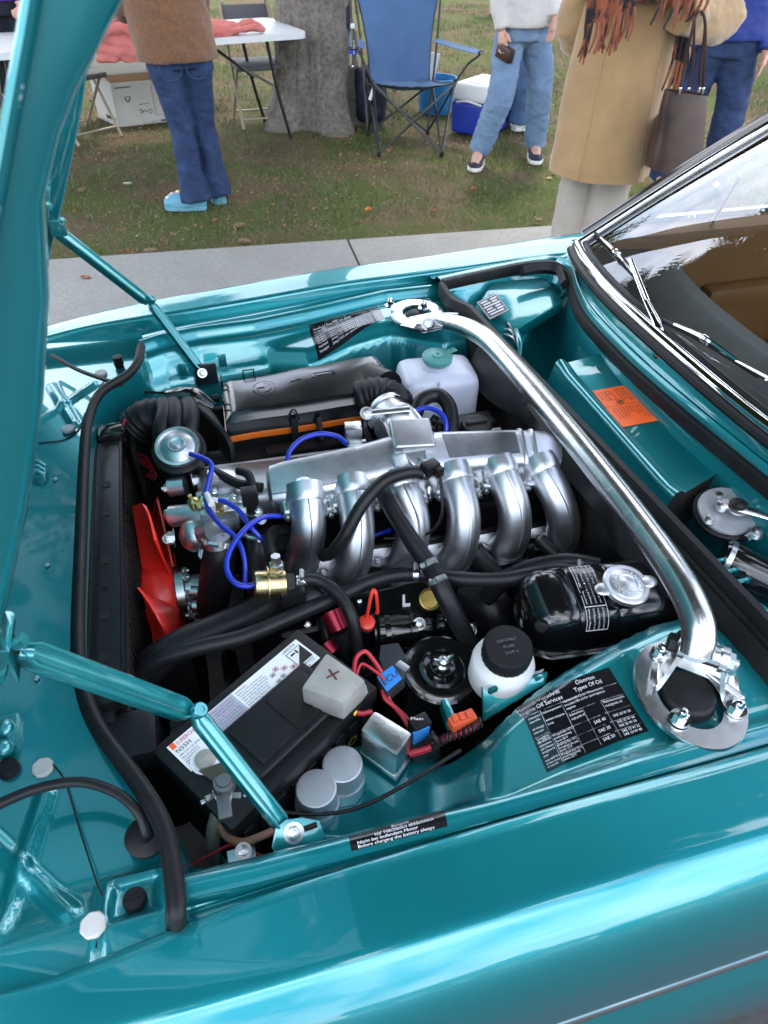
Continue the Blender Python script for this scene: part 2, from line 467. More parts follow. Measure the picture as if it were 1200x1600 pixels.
# grass: tufts of blades, thick and thin by patches, one mass nobody could count
rnd = random.Random(11)
def blades(n, xr, yr, hmin, hmax, wid, dens, m, name, lean=0.5):
    bm = bmesh.new()
    for _ in range(n):
        x, y = rnd.uniform(*xr), rnd.uniform(*yr)
        d = mnoise.noise(V((x*0.9, y*0.9, 7)))*0.6+mnoise.noise(V((x*3.1, y*3.1, 1)))*0.4
        if not dens(d, x, y, rnd): continue
        if y < 4.17-0.0576*(x-0.97)+0.03: continue
        h = rnd.uniform(hmin, hmax); a = rnd.uniform(0, 6.283)
        c, s_ = math.cos(a), math.sin(a); w = wid*rnd.uniform(.6, 1.3)
        lx, ly = rnd.gauss(0, lean)*h, rnd.gauss(0, lean)*h
        z = lawn_z(x, y)-0.014
        p = [(x-c*w, y-s_*w, z), (x+c*w, y+s_*w, z), (x+lx*.4+c*w*.7, y+ly*.4+s_*w*.7, z+h*.6), (x+lx*.4-c*w*.7, y+ly*.4-s_*w*.7, z+h*.6), (x+lx, y+ly, z+h)]
        q = [bm.verts.new(v) for v in p]
        bm.faces.new((q[0], q[1], q[2], q[3])); bm.faces.new((q[3], q[2], q[4]))
    return link_bm(bm, name, m, None, None, None, None, None, 'stuff', origin=(1, 6, 0))
blades(150000, (-3.5, 6.5), (4.1, 14), 0.018, 0.055, 0.0022, lambda d, x, y, r: r.random() < smooth(-0.25, 0.28, d)*(1 if y < 8 else .8), M_GRASS, 'grass')
blades(110000, (-3.5, 6.5), (4.1, 11), 0.005, 0.022, 0.0020, lambda d, x, y, r: r.random() < 0.55, M_STRAW, 'dry_grass', lean=2.2)

bm = bmesh.new()      # crumbs of leaves, needles and bark lying everywhere
for _ in range(15000):
    x, y = rnd.uniform(-2.5, 6.0), rnd.uniform(4.25, 10)
    d = mnoise.noise(V((x*.8, y*.8, 21)))
    if rnd.random() > smooth(-.35, .35, d): continue
    s_ = rnd.uniform(.003, .012)*(2 if rnd.random() < .06 else 1); a = rnd.uniform(0, 6.283); e = rnd.uniform(.15, .6); z = lawn_z(x, y)+rnd.uniform(-.006, .008)
    u, v = V((math.cos(a)*s_, math.sin(a)*s_, rnd.gauss(0, .3)*s_)), V((-math.sin(a)*s_*e, math.cos(a)*s_*e, rnd.gauss(0, .3)*s_)); c = V((x, y, z))
    f = bm.faces.new([bm.verts.new(c-u-v), bm.verts.new(c+u-v*.6), bm.verts.new(c+u*.8+v), bm.verts.new(c-u*.7+v)]); f.material_index = rnd.choice((0, 0, 0, 1, 2))
link_bm(bm, 'leaf_litter', [M_LITTER, M_STRAW, M_BARK], None, None, None, None, None, 'stuff', origin=(1, 6, 0))
blades(14000, (-3.5, 6.5), (4.1, 12), 0.05, 0.10, 0.0026, lambda d, x, y, r: mnoise.noise(V((x*2.2, y*2.2, 40))) > .22, M_GRASS, 'grass_tufts', lean=.55)
# fallen leaves and cones that can be told apart
def leaf_mesh(b, c, a, s, curl):
    rows = []
    for i in range(5):
        t = i/4; w = math.sin(math.pi*min(.97, max(.04, t)))*0.33
        rows.append([V(c)+Matrix.Rotation(a, 3, 'Z') @ V(((t-.5)*s, k*w*s, 0.006+curl*s*(abs(k)*0.5+(t-.5)**2))) for k in (-1, 0, 1)])
    b.grid(rows)
for (px, py, s, lab, m) in [(740, 300, .07, 'curled brown leaf lying on the bare soil near the light blue jeans', M_LITTER), (575, 332, .07, 'small orange leaf lying on the lawn by the pavement edge', mat('orange_leaf', (.45, .17, .03), .6)),
    (858, 280, .06, 'tan leaf lying behind the navy trainers', M_STRAW), (880, 348, .07, 'dark red leaf at the pavement edge by the beige trousers', mat('red_leaf', (.25, .03, .03), .6)),
    (840, 348, .075, 'pale dry leaf at the pavement edge beside the dark red leaf', M_STRAW), (135, 437, .06, 'brown leaf lying alone on the concrete pavement', M_LITTER), (200, 290, .06, 'pale leaf scrap on the grass left of the blue clog', mat('pale_leaf', (.5, .5, .38), .7)), (678, 333, .05, 'dark brown leaf left of the curled one, near the pavement', M_LITTER)]:
    b = MB(); p = P(px, py, 0.0); leaf_mesh(b, p, rnd.uniform(0, 6), s, rnd.uniform(.1, .5)); b.build('fallen_leaf', m, label=lab, cat='leaf', group='fallen leaves')
for (px, py, lab) in [(130, 296, 'pine cone on the grass closest to the open bonnet'), (235, 391, 'pine cone lying right at the pavement edge'), (374, 352, 'pine cone on the lawn in front of the bootcut jeans'), (382, 376, 'small cone nearest the pavement below the bootcut jeans'), (690, 212, 'pine cone on bare soil by the camping chair foot')]:
    p = P(px, py, 0.009); b = MB(); a = rnd.uniform(-.5, .5); ax = V((math.cos(a), math.sin(a), 0.05))
    L_ = 0.078
    b.lathe([(0.002, -L_/2), (0.008, -L_*.42), (0.012, -L_*.2), (0.0115, 0), (0.009, L_*.2), (0.006, L_*.38), (0.001, L_/2)], p, ax, n=12, wob=lambda j, n: 1.0+0.14*(j % 2))
    for k in range(34):
        t = k/34; r_ = 0.0125*math.sin(math.pi*(0.12+0.8*t))**.7; an = k*2.4
        u, v, w = frame_of(ax); c = p+w*((t-.5)*L_)+(u*math.cos(an)+v*math.sin(an))*r_
        b.box(c, (0.0075, 0.0075, 0.0025), rot_to((u*math.cos(an)+v*math.sin(an))+w*.8))
    b.build('pine_cone', M_CONE, label=lab, cat='pine cone', group='pine cones on the lawn')

# ---------------------------------------------------------------- trees
def spray(bm, c, d, L, rnd, droop=.25, tw=.35):
    """one flat needle spray: a twig of narrow blades both sides"""
    d = d.normalized(); u, v, _ = frame_of(d)
    side_ = (u*math.cos(tw)+v*math.sin(tw))
    for k in range(5):
        t = k/5.0; base = c+d*(L*t)+V((0, 0, -droop*L*t*t))
        for s_ in (-1, 1):
            l_ = L*.55*(1-t*.6)
            tip = base+d*(l_*.6)+side_*(s_*l_)+V((0, 0, -droop*l_*.5))
            w = d*(l_*.14)
            q = [bm.verts.new(base-w), bm.verts.new(base+w), bm.verts.new(tip+w*.4), bm.verts.new(tip-w*.2)]
            bm.faces.new(q)
TB = P(500, 190, 0); TB = V((1.37, 6.95, 0))
tree = thing('conifer_tree', 'large grey-barked conifer trunk standing behind the white table and camping chair', 'tree', TB)
b = MB()
rows = []
for i in range(50):
    zt_ = [0, .05, .12, .2, .32, .5, .75, 1.0, 1.3, 1.6, 2, 2.5, 3, 3.5, 4, 5, 6, 7, 8, 9, 10, 11, 12, 13, 14, 15.5]; z = zt_[i//2] if i % 2 == 0 or i//2 == 25 else (zt_[i//2]+zt_[i//2+1])/2
    row = []
    for j in range(150):
        a = 2*math.pi*j/150
        r_ = 0.30*(1-z/16.5)+0.27*math.exp(-z*4.2)*(0.5+0.5*math.cos(a*5+.6))+0.05*math.exp(-z*1.6)
        r_ *= 1+0.05*mnoise.noise(V((math.cos(a)*3, math.sin(a)*3, z*.9)))+0.05*mnoise.noise(V((math.cos(a)*9, math.sin(a)*9, z*2.5)))+.07*abs(mnoise.noise(V((math.cos(a)*13, math.sin(a)*13, z*1.6))))+.05*abs(mnoise.noise(V((math.cos(a)*26, math.sin(a)*26, z*5))))
        row.append(TB+V((math.cos(a)*r_, math.sin(a)*r_, z-0.06)))
    rows.append(row)
b.grid(rows, closed=True)
b.build('trunk', M_BARK, tree, sharp=None)
b = MB(); bm = bmesh.new(); r2 = random.Random(5)
for i in range(120):
    z = 7.4+7.6*(i/120)+r2.uniform(-.2, .2)
    a = r2.uniform(0, 6.283) if i % 2 else r2.uniform(2.6, 4.4)+.75; Lb = (9.2-0.85*(z-7.4))*r2.uniform(.65, 1.05)
    if math.sin(a) > .25 and z < 12.0 and i % 5: a = -a
    d = V((math.cos(a), math.sin(a), r2.uniform(.0, .25)))
    pts = [TB+V((0, 0, z)), TB+V((0, 0, z))+d*(Lb*.4)+V((0, 0, .12*Lb*.3)), TB+V((0, 0, z))+d*(Lb*.75)-V((0, 0, .06*Lb)), TB+V((0, 0, z))+d*Lb-V((0, 0, .20*Lb))]
    q = b.tube(pts, [.09, .06, .035, .008], n=6, k=6)
    for s_ in range(int(Lb*9)):
        t = r2.uniform(.22, 1); p = q[min(len(q)-1, int(t*(len(q)-1)))]
        an = a+r2.choice((-1, 1))*r2.uniform(.5, 1.3); dd = V((math.cos(an), math.sin(an), r2.uniform(-.25, .15)))
        l2 = (1.35-t*.8)*r2.uniform(.5, 1.1)
        b.tube([p, p+dd*l2*.5+V((0, 0, -.02)), p+dd*l2+V((0, 0, -.12*l2))], [.012, .008, .003], n=3, k=1)
        for g in range(4):
            tt = (g+1)/4; a3 = an+r2.uniform(-.9, .9)
            spray(bm, p+dd*(l2*tt*.9)+V((0, 0, -.10*l2*tt)), V((math.cos(a3), math.sin(a3), r2.uniform(-.3, .2))), r2.uniform(.34, .66), r2, tw=r2.uniform(-.5, .5))
b.build('branches', M_BARK, tree, sharp=None)
o = link_bm(bm, 'crown', M_NEEDLE, tree, None)

for i, (x, y, lab) in enumerate([(-6.0, 6.4, 'unseen conifer added well left of the parked car to widen the shade'), (15.0, 11.5, 'unseen conifer added well right of the tan coat to widen the shade')]): dup(tree, V((x, y, 0))-TB, lab, 'conifers on the lawn', rotz=2.0+i*1.7, scale=.95)  # unseen copies of the tree, added to extend the shading canopy
tree['group'] = 'conifers on the lawn'
def leafy_tree(loc, h, rad, label, seed, group=None):
    t = thing('broadleaf_tree', label, 'tree', loc, group); r_ = random.Random(seed); L0 = V(loc)
    b = MB(); b.tube([L0+V((0, 0, -.1)), L0+V((.1, 0, h*.3)), L0+V((0, .1, h*.6)), L0+V((0, 0, h*.85))], [h*.03, h*.022, h*.014, h*.004], n=9, k=5)
    for i in range(9):
        a = i*2.4; z = h*(.3+.05*i); b.tube([L0+V((0, 0, z)), L0+V((math.cos(a)*rad*.4, math.sin(a)*rad*.4, z+h*.12)), L0+V((math.cos(a)*rad*.8, math.sin(a)*rad*.8, z+h*.17))], [h*.011, h*.007, h*.002], n=5, k=3)
    b.build('trunk', M_BARK, t, sharp=None)
    bm = bmesh.new()
    cl = [(V((r_.gauss(0, .42)*rad, r_.gauss(0, .42)*rad, h*r_.uniform(.34, .95)))) for _ in range(46)]
    for c in cl:
        f = 1-abs(c.z/h-.6)*1.1; c.x *= f; c.y *= f
        rr = rad*r_.uniform(.16, .34)
        for _ in range(70):
            d = V((r_.gauss(0, 1), r_.gauss(0, 1), r_.gauss(0, .8))).normalized()*rr*r_.uniform(.6, 1.05)
            p = L0+c+d; s_ = r_.uniform(.10, .22); u = V((r_.gauss(0, 1), r_.gauss(0, 1), r_.gauss(0, 1))).normalized(); v = u.orthogonal().normalized()
            q = [bm.verts.new(p-u*s_), bm.verts.new(p+v*s_*.6), bm.verts.new(p+u*s_), bm.verts.new(p-v*s_*.6)]; bm.faces.new(q)
    link_bm(bm, 'crown', M_LEAF, t, None)
    return t
lt = leafy_tree((-4, 27, 0), 9, 3.6, 'broad leafy tree at the far edge of the lawn, left of the trunk', 1, 'trees round the place')
for i, (x, y, s_, lab) in enumerate([(4, 30, 1.1, 'tall leafy tree far beyond the camping chair'), (11, 26, .9, 'leafy tree far behind the woman in the tan coat'), (19, 30, 1.2, 'leafy tree far off to the right of the lawn'), (-14, 30, 1.2, 'leafy tree far off to the left of the lawn'),
        (-22, -34, 1.0, 'leafy tree across the road, leftmost'), (-8, -38, .8, 'low leafy tree across the road, second from the left'), (7, -35, .85, 'leafy tree across the road, third from the left'), (22, -36, 1.1, 'large leafy tree across the road at the right')]):
    dup(lt, V((x, y, 0))-V(lt.location), lab, rotz=i*1.1, scale=s_)

# houses across the road (seen only as reflections in the bodywork)
def house(loc, w, d, h, mw_, lab):
    t = thing('house', lab, 'house', loc, 'houses across the road'); L0 = V(loc)
    b = MB(); b.box(L0+V((0, 0, h/2)), (w, d, h)); b.build('wall', mw_, t)
    b = MB(); e = .5
    A_ = [L0+V((x*(w/2+e), y*(d/2+e), h+.02)) for x, y in ((-1, -1), (1, -1), (1, 1), (-1, 1))]; r1, r2_ = L0+V((-w/2-e, 0, h+2.2)), L0+V((w/2+e, 0, h+2.2))
    vs = A_+[r1, r2_]; b.add(vs, [(0, 1, 5, 4), (2, 3, 4, 5), (3, 0, 4), (1, 2, 5), (0, 3, 2, 1)]); b.build('roof', mat('shingle_roof', (.08, .075, .07), .9, var=.2), t, sharp=20)
    for x in (-w*.32, -w*.08, w*.30):
        b = MB(); b.box(L0+V((x, d/2+.03, 1.6)), (1.3, .08, 1.3), bevel=.02); b.build('window', mat('window_frame_white', (.7, .7, .68), .5), t)
        o = kid(t, 'window'); b = MB(); b.box(L0+V((x, d/2+.075, 1.6)), (1.1, .02, 1.1)); b.build('pane', mat('window_pane', (.02, .025, .03), .05, coat=.5), o)
    b = MB(); b.box(L0+V((w*.12, d/2+.03, 1.05)), (.95, .08, 2.1), bevel=.02); b.build('door', mat('red_door', (.25, .04, .03), .5), t)
house((-11, -30, -.1), 11, 8, 3.0, mat('cream_siding', (.55, .50, .40), .8), 'cream house across the road, left of the others')
house((3.5, -31, -.1), 10, 8, 3.2, mat('pale_blue_siding', (.35, .42, .48), .8), 'pale blue house straight across the road')
house((17, -30, -.1), 12, 8, 3.0, mat('tan_siding', (.42, .33, .22), .8), 'tan house across the road, right of the others')
# ================================================================== THE CAR
YC = 0.985
car = thing('classic_car', 'turquoise metallic vintage coupe with its bonnet open, parked by the pavement', 'car', (0.5, YC, -0.13))
CRD = [(-0.75, .63), (-.55, .70), (-.3, .748), (0, .766), (.3, .770), (.6, .772), (1.2, .78), (2.2, .78)]
CRZ = [(-0.75, .70), (-.55, .785), (-.3, .828), (0, .856), (.3, .866), (.6, .872), (1.2, .90), (2.2, .92)]
GPD = [(-0.75, .54), (-.55, .64), (-.3, .690), (-.1,.682), (0, .678), (.3, .677), (.6, .680), (.95, .672), (1.05, .66), (2.2, .66)]
def cubic(tab, x):
    # smooth through a table
    for i in range(len(tab)-1):
        if x <= tab[i+1][0] or i == len(tab)-2:
            x1, y1 = tab[i]; x2, y2 = tab[i+1]
            x0, y0 = tab[i-1] if i > 0 else (2*x1-x2, 2*y1-y2)
            x3, y3 = tab[i+2] if i+2 < len(tab) else (2*x2-x1, 2*y2-y1)
            m1 = (y2-y0)/(x2-x0); m2 = (y3-y1)/(x3-x1); h = x2-x1; t = max(0, min(1, (x-x1)/h))
            return (2*t**3-3*t**2+1)*y1+(t**3-2*t**2+t)*h*m1+(-2*t**3+3*t**2)*y2+(t**3-t**2)*h*m2
def fo(X, s_): return .035*smooth(0, .45, X) if s_ > 0 else 0.0     # the far wing stands a little farther out
def fender_pts(X, s_=-1):
    o_ = fo(X, s_); c, zc, g = cubic(CRD, X)+o_, cubic(CRZ, X), cubic(GPD, X)+o_; lip = .034+.04*smooth(-.05, -.12, X)
    zg = zc-0.000
    out = [(g-.004, zg-lip), (g-.001, zg-lip+.004), (g, zg-.006), (g+.0015, zg-.002), (g+.005, zg+.0005)]
    for t in (.15, .35, .55, .75, .9): out.append((g+.005+(c-g-.005)*t, zg+0.004*math.sin(math.pi*t*.5)+(zc-zg)*t))
    out += [(c, zc+.0035), (c+.004, zc+.0018), (c+.010, zc-.0022)]
    for (dd, dz) in ((.020, -.010), (.032, -.020), (.043, -.034), (.052, -.052), (.059, -.075), (.064, -.103), (.067, -.135), (.068, -.17), (.068, -.20), (.065, -.218), (.062, -.232), (.066, -.248), (.077, -.268), (.087, -.30), (.093, -.35), (.094, -.42), (.084, -.54), (.055, -.68)):
        out.append((c+dd, zc+dz))
    return out
FX = [-0.75+0.03*i for i in range(100)]
for s_ in (-1, 1):
    b = MB()
    b.grid([[V((X, YC+s_*d, z)) for d, z in fender_pts(X, s_)] for X in FX], flip=(s_ > 0))
    b.build('fender', M_TEAL, car, sharp=50, label='near front fender with the wide reflecting side' if s_ < 0 else 'far front fender beside the pavement')
    b = MB()   # chrome strip along the fender side
    pts = [V((X, YC+s_*(cubic(CRD, X)+fo(X, s_)+.0665), cubic(CRZ, X)-.222)) for X in FX if X > -.55]
    b.tube(pts, 0.0085, n=10, k=1, flat=(.55, 1.0))
    b.build('chrome_strip', M_CHROME, car)

# rails and inner fenders -------------------------------------------------
YRF = [(-.16, 1.535), (-.08, 1.57), (0, 1.585), (.136, 1.59), (.265, 1.615), (.48, 1.668), (.8, 1.675)]
YRN = [(-.16, .330), (-.12, .326), (-.04, .322), (.1, .320), (.3, .318), (.75, .315)]
def rail(b_, s_):
    def yr(X):
        return interp(YRN, X) if s_ < 0 else interp(YRF, X)
    return yr
yrN, yrF = rail(None, -1), rail(None, 1)
EDGE_N = [(.2, .455), (.293, .463), (.384, .494), (.468, .512), (.58, .535), (.69, .54), (.76, .54)]
def zN(X, Y):
    e = Y-yrN(X)
    prof_s = interp([(0, .853), (.012, .856), (.022, .850), (.030, .835), (.040, .795), (.054, .745), (.068, .716), (.080, .708), (.205, .706), (.215, .69), (.228, .5), (.26, .34)], e)
    prof_f = interp([(0, .853), (.012, .856), (.022, .850), (.030, .838), (.042, .80), (.06, .55), (.10, .34)], e)
    wf = smooth(0.03, -0.005, X)
    zs = prof_s*(1-wf)+prof_f*wf
    top = interp([(.15, .745), (.24, .765), (.30, .785), (.36, .812), (.43, .833), (.5, .842), (.76, .846)], X)
    zt = top+(0.852-top)*(1-smooth(.012, .05, e))
    zt += 0.004*smooth(.0, .02, e)*(1-smooth(.02, .04, e))
    d = Y-interp(EDGE_N, X)
    zt -= 0.016*smooth(-.03, 0, d)
    zt = zt+(0.34-zt)*smooth(-.002, .035, d)
    w = smooth(.17, .285, X-(e-.05)*.35)
    return zs*(1-w)+zt*w
EDGE_F = [(-.16, .08), (.1, .10), (.15, .105), (.24, .165), (.34, .165), (.44, .185), (.56, .26), (.76, .24)]
def zF(X, Y):
    e = yrF(X)-Y
    z0 = interp([(0, .853), (.008, .857), (.018, .851), (.026, .838), (.034, .832), (.05, .834), (.058, .826), (.3, .80)], e)
    top = interp([(-.16, .800), (.15, .808), (.265, .818), (.34, .835), (.42, .848), (.5, .846), (.76, .845)], X)
    z = z0+(top-z0)*smooth(.045, .085, e)
    # triangular swage ahead of the tower
    d = e-interp(EDGE_F, X)
    z -= 0.022*smooth(-.045, 0, d)
    lo = .40
    z = z+(lo-z)*smooth(-.006, .06+.05*smooth(.3, -.05, X), d)
    return z
b = MB()
xs = [-.13+.0065*i for i in range(136)]
b.grid([[V((X, yrN(X)-.004+.0055*j, zN(X, yrN(X)-.004+.0055*j))) for j in range(52)] for X in xs])
b.build('inner_fender', M_TEAL, car, sharp=None, label='near inner fender with the oil sticker')
b = MB()
b.grid([[V((X, yrF(X)+.004-.0055*j, zF(X, yrF(X)+.004-.0055*j))) for j in range(70)] for X in xs], flip=True)
b.build('inner_fender', M_TEAL, car, sharp=None, label='far inner fender under the air cleaner')
for s_, yr, GD_ in ((-1, yrN, .016), (1, yrF, .031)):      # gutter between rail and fender lip
    b = MB()
    rows = []
    for X in [-.125+.02*i for i in range(46)]:
        g = YC+s_*(cubic(GPD, X)+fo(X, s_)-.003); zg = cubic(CRZ, X)
        y0 = yr(X)+s_*.004
        rows.append([V((X, y0, .852)), V((X, y0+s_*.002, zg-GD_*.8)), V((X, y0+(g-y0)*.45, zg-GD_)), V((X, y0+(g-y0)*.5, zg-GD_*.6)), V((X, y0+(g-y0)*.6, zg-GD_*.6)), V((X, y0+(g-y0)*.66, zg-GD_*1.05)), V((X, g, zg-GD_*1.0))])
    b.grid(rows, flip=(s_ < 0)); b.build('rain_gutter', M_TEAL, car, sharp=35)

# nose panel with pressed crosses ----------------------------------------
def seg_d(p, a, c):
    ab = c-a; t = max(0, min(1, (p-a).dot(ab)/ab.dot(ab))); return (p-a-ab*t).length
ribs = []
for A, B in [((71, 1237), (0, 1455)), ((-40, 1285), (112, 1429)), ((145, 598), (55, 660)), ((80, 600), (116, 660))]:
    a, c = P(*A, .80), P(*B, .80); ribs.append((V((a.x, a.y)), V((c.x, c.y))))
def seal_pts():
    L = [((222, 545), .862), ((217, 568), .858), ((200, 590), .852), ((158, 618), .847), ((140, 660), .842), ((134, 720), .836), ((129, 850), .828), ((125, 1000), .824), ((133, 1075), .824), ((158, 1140), .826), ((222, 1228), .834), ((258, 1290), .845), ((272, 1345), .853), ((279, 1400), .858), ((279, 1432), .856), ((280, 1448), .835)]
    return [P(x, y, z) for (x, y), z in L]
SEAL = seal_pts()
def seal_x(Y):
    t = sorted([(p.y, p.x) for p in SEAL]); return interp(t, Y)
def zNose(X, Y):
    z = .795-.10*max(0, (-.45-X))
    e = min(Y, 2*YC-Y)
    z += .020*smooth(.40, .33, e)
    for (a, c) in ribs:
        d = seg_d(V((X, Y)), a, c); z += .006*(1-smooth(.0045, .0125, d))
    # block beside the near lamp with its pocket
    z += .020*smooth(.39, .375, abs(Y-0)) * smooth(-.215, -.195, X)if Y < .42 else 0
    dd = max(abs(X+.168)-.020, abs(Y-.352)-.016)
    z -= .014*(1-smooth(0, .012, dd))
    return z
b = MB()
def nose_edge(X, s_):  # follow the fender lip
    return YC+s_*(cubic(GPD, X)-.002)
rows = []
for i in range(121):
    row = []
    for j in range(261):
        v = j/260
        X0 = -.74; 
        Y = (YC-.70)+1.40*v
        X1 = seal_x(Y)-.004
        X = X0+(X1-X0)*(i/120)
        lim = cubic(GPD, X)+.004
        Yc = max(YC-lim, min(YC+lim, Y))
        row.append(V((X, Yc, zNose(X, Yc))))
    rows.append(row)
b.grid(rows, flip=True); b.build('nose_panel', M_TEAL, car, sharp=None)
b = MB()  # wall under the seal, facing the engine
q, _ = crom(SEAL, 5)
rows = [[p+V((.004, 0, -.002)) for p in q], [p+V((.006, 0, -.02)) for p in q], [p+V((.010, 0, -.06)) for p in q], [p+V((.016, 0, -.20)) for p in q], [p+V((.02, 0, -.5)) for p in q]]
b.grid(rows); b.grid([[p+V((.004, 0, -.002)) for p in q], [p+V((-.008, 0, -.004)) for p in q], [p+V((-.009, 0, -.05)) for p in q]], flip=True)
b.build('front_wall', M_TEAL, car, sharp=50)
b = MB(); b.tube([p+V((0, 0, .006)) for p in SEAL], .0088, n=12, k=6, flat=(1, 1.15)); b.tube([p+V((-.009, 0, .000)) for p in SEAL], .0045, n=8, k=6)
b.build('front_seal', M_RUB, car)
def nose_pt(px, py):
    z = .80
    for _ in range(10): p = P(px, py, z); z = max(zNose(p.x+dx_, p.y+dy_) for dx_ in (-.009, .009) for dy_ in (-.009, .009)); 
    return P(px, py, z)
for (px, py, z) in [(68, 1201, .806), (147, 1447, .818), (158, 585, .80), (107, 672, .80)]:
    b = MB(); b.lathe([(.0125, 0), (.013, .004), (.0115, .006), (.004, .0065), (0, .0065)], nose_pt(px, py), n=32, wob=lambda j, n: 1+.045*((j//2) % 2))
    b.build('white_plug', mat('matt_white_plastic', (.46, .46, .44), .55, var=.08, vscale=60), car)
for (px, py, z, r_) in [(212, 1408, .806, .0125), (187, 573, .80, .010), (15, 1203, .802, .0135)]:
    b = MB(); b.lathe([(r_, 0), (r_*1.02, .006), (r_*.9, .010), (0, .0105)] if r_ != .010 else [(r_, 0), (r_, .006), (r_*1.15, .008), (r_*1.15, .012), (r_, .014), (r_, .018), (r_*1.1, .020), (r_*1.1, .026), (0, .027)], nose_pt(px, py), n=20)
    b.box(nose_pt(px, py)+V((0, 0, .0115)), (r_*1.5, .002, .003)) if r_ == .0125 else None
    b.build('rubber_plug', M_RUB, car)
for (px, py) in [(86, 750), (74, 884), (57, 1061)]:
    b = MB(); b.lathe([(.004, 0), (.004, .003), (0, .004)], P(px, py, .797), n=10); b.build('screw', M_ZINC, car)
b = MB(); q_ = [P(*a, z) for a, z in [((-60, 1290), .85), ((0, 1256), .845), ((60, 1232), .84), ((125, 1222), .84), ((180, 1238), .84), ((215, 1268), .835), ((228, 1300), .822), ((228, 1312), .81)]]
b.tube(q_, .0062, n=10, k=6); b.build('lamp_cable', M_HOSE, car)
b = MB(); b.lathe([(.023, -.006), (.024, .003), (.019, .006), (.010, .008), (.0075, .016)], P(228, 1308, .808), (0.1, -.1, 1), n=22); b.build('grommet', M_RUB, car)
b = MB(); b.tube([P(*a, z) for a, z in [((80, 555), .83), ((120, 577), .83), ((160, 592), .84), ((190, 601), .85)]], .0045, n=8, k=5); b.build('lamp_cable', M_HOSE, car)
b = MB(); b.tube([P(*a, z) for a, z in [((81, 1192), .799), ((101, 1219), .80), ((124, 1294), .805), ((150, 1375), .818), ((163, 1415), .82), ((150, 1481), .822)]], .0012, n=5, k=5); b.build('panel_seam', M_RUB, car)
b = MB(); b.tube([P(*a, z) for a, z in [((60, 692), .7965), ((100, 687), .7965), ((122, 672), .7965), ((133, 645), .80)]], .0012, n=5, k=5); b.tube([P(*a, z) for a, z in [((150, 615), .797), ((165, 590), .797)]], .0012, n=5, k=1); b.build('panel_seam', M_RUB, car)
# bonnet latch, peeping out by the bonnet
b = MB(); c = P(60, 738, .80); b.box(c, (.02, .03, .012), bevel=.003)
for k in range(3): b.tube([c+V((-.012, -.016+.014*k, .004)), c+V((0, -.012+.014*k, .014)), c+V((.012, -.016+.014*k, .004))], .004, n=8, k=4)
b.build('latch', M_TEALB, car)
b = MB(); c = P(-2, 1150, .80); b.box(c, (.05, .05, .02), bevel=.004); b.ell(c+V((.012, .0, .012)), (.012, .014, .012)); b.ell(c+V((.012, -.028, .010)), (.012, .012, .011)); b.build('latch', M_TEALB, car)

# bonnet -----------------------------------------------------------------
HP = [(-.475, .745), (-.44, .81), (-.081-.5*(1.531-1.0), 1.0), (-.081, 1.531), (-.041, 1.611), (.03, 1.76)]   # x,z of the skin, seen from the side
GD = [(.74, .03), (.9, .05), (1.2, .058), (1.244, .057), (1.33, .056), (1.43, .046), (1.47, .040), (1.53, .0215), (1.57, .023), (1.607, .034), (1.66, .05), (1.76, .05)]
hq, _ = crom([V((x, 0, z)) for x, z in HP], 8)
hn = []
for i in range(len(hq)):
    t = (hq[min(i+1, len(hq)-1)]-hq[max(0, i-1)]).normalized(); hn.append(V((t.z, 0, -t.x)))
HY0, HY1 = .388, 1.56
b = MB()
rows = [[V((p.x, HY0+(HY1-HY0)*j/24, p.z)) for j in range(25)] for p in hq]
b.thick(rows, lambda p: p+V((-.0016, 0, .0006)))
for y_ in (HY0, HY1): b.tube([V((p.x-.001, y_, p.z)) for p in hq], .0034, n=8, k=1)
b.build('bonnet', M_TEAL, car, sharp=40)
BON = kid(car, 'bonnet')
for y0, s_ in ((HY0, 1), (HY1, -1)):
    b = MB(); rows = []
    for p, n in zip(hq, hn):
        g = interp(GD, p.z)*.88; w_ = .012
        rows.append([V((p.x, y0+s_*d_, p.z))+n*(h_*g) for d_, h_ in ((.013, .0), (.0128, .25), (.0132, .6), (.0145, .82), (.0175, .95), (.022, 1.0), (.022+w_, 1.0), (.027+w_, .9), (.032+w_, .5), (.034+w_, 0))])
    b.grid(rows, flip=(s_ < 0)); b.build('bonnet_frame', M_TEAL, BON, sharp=60)

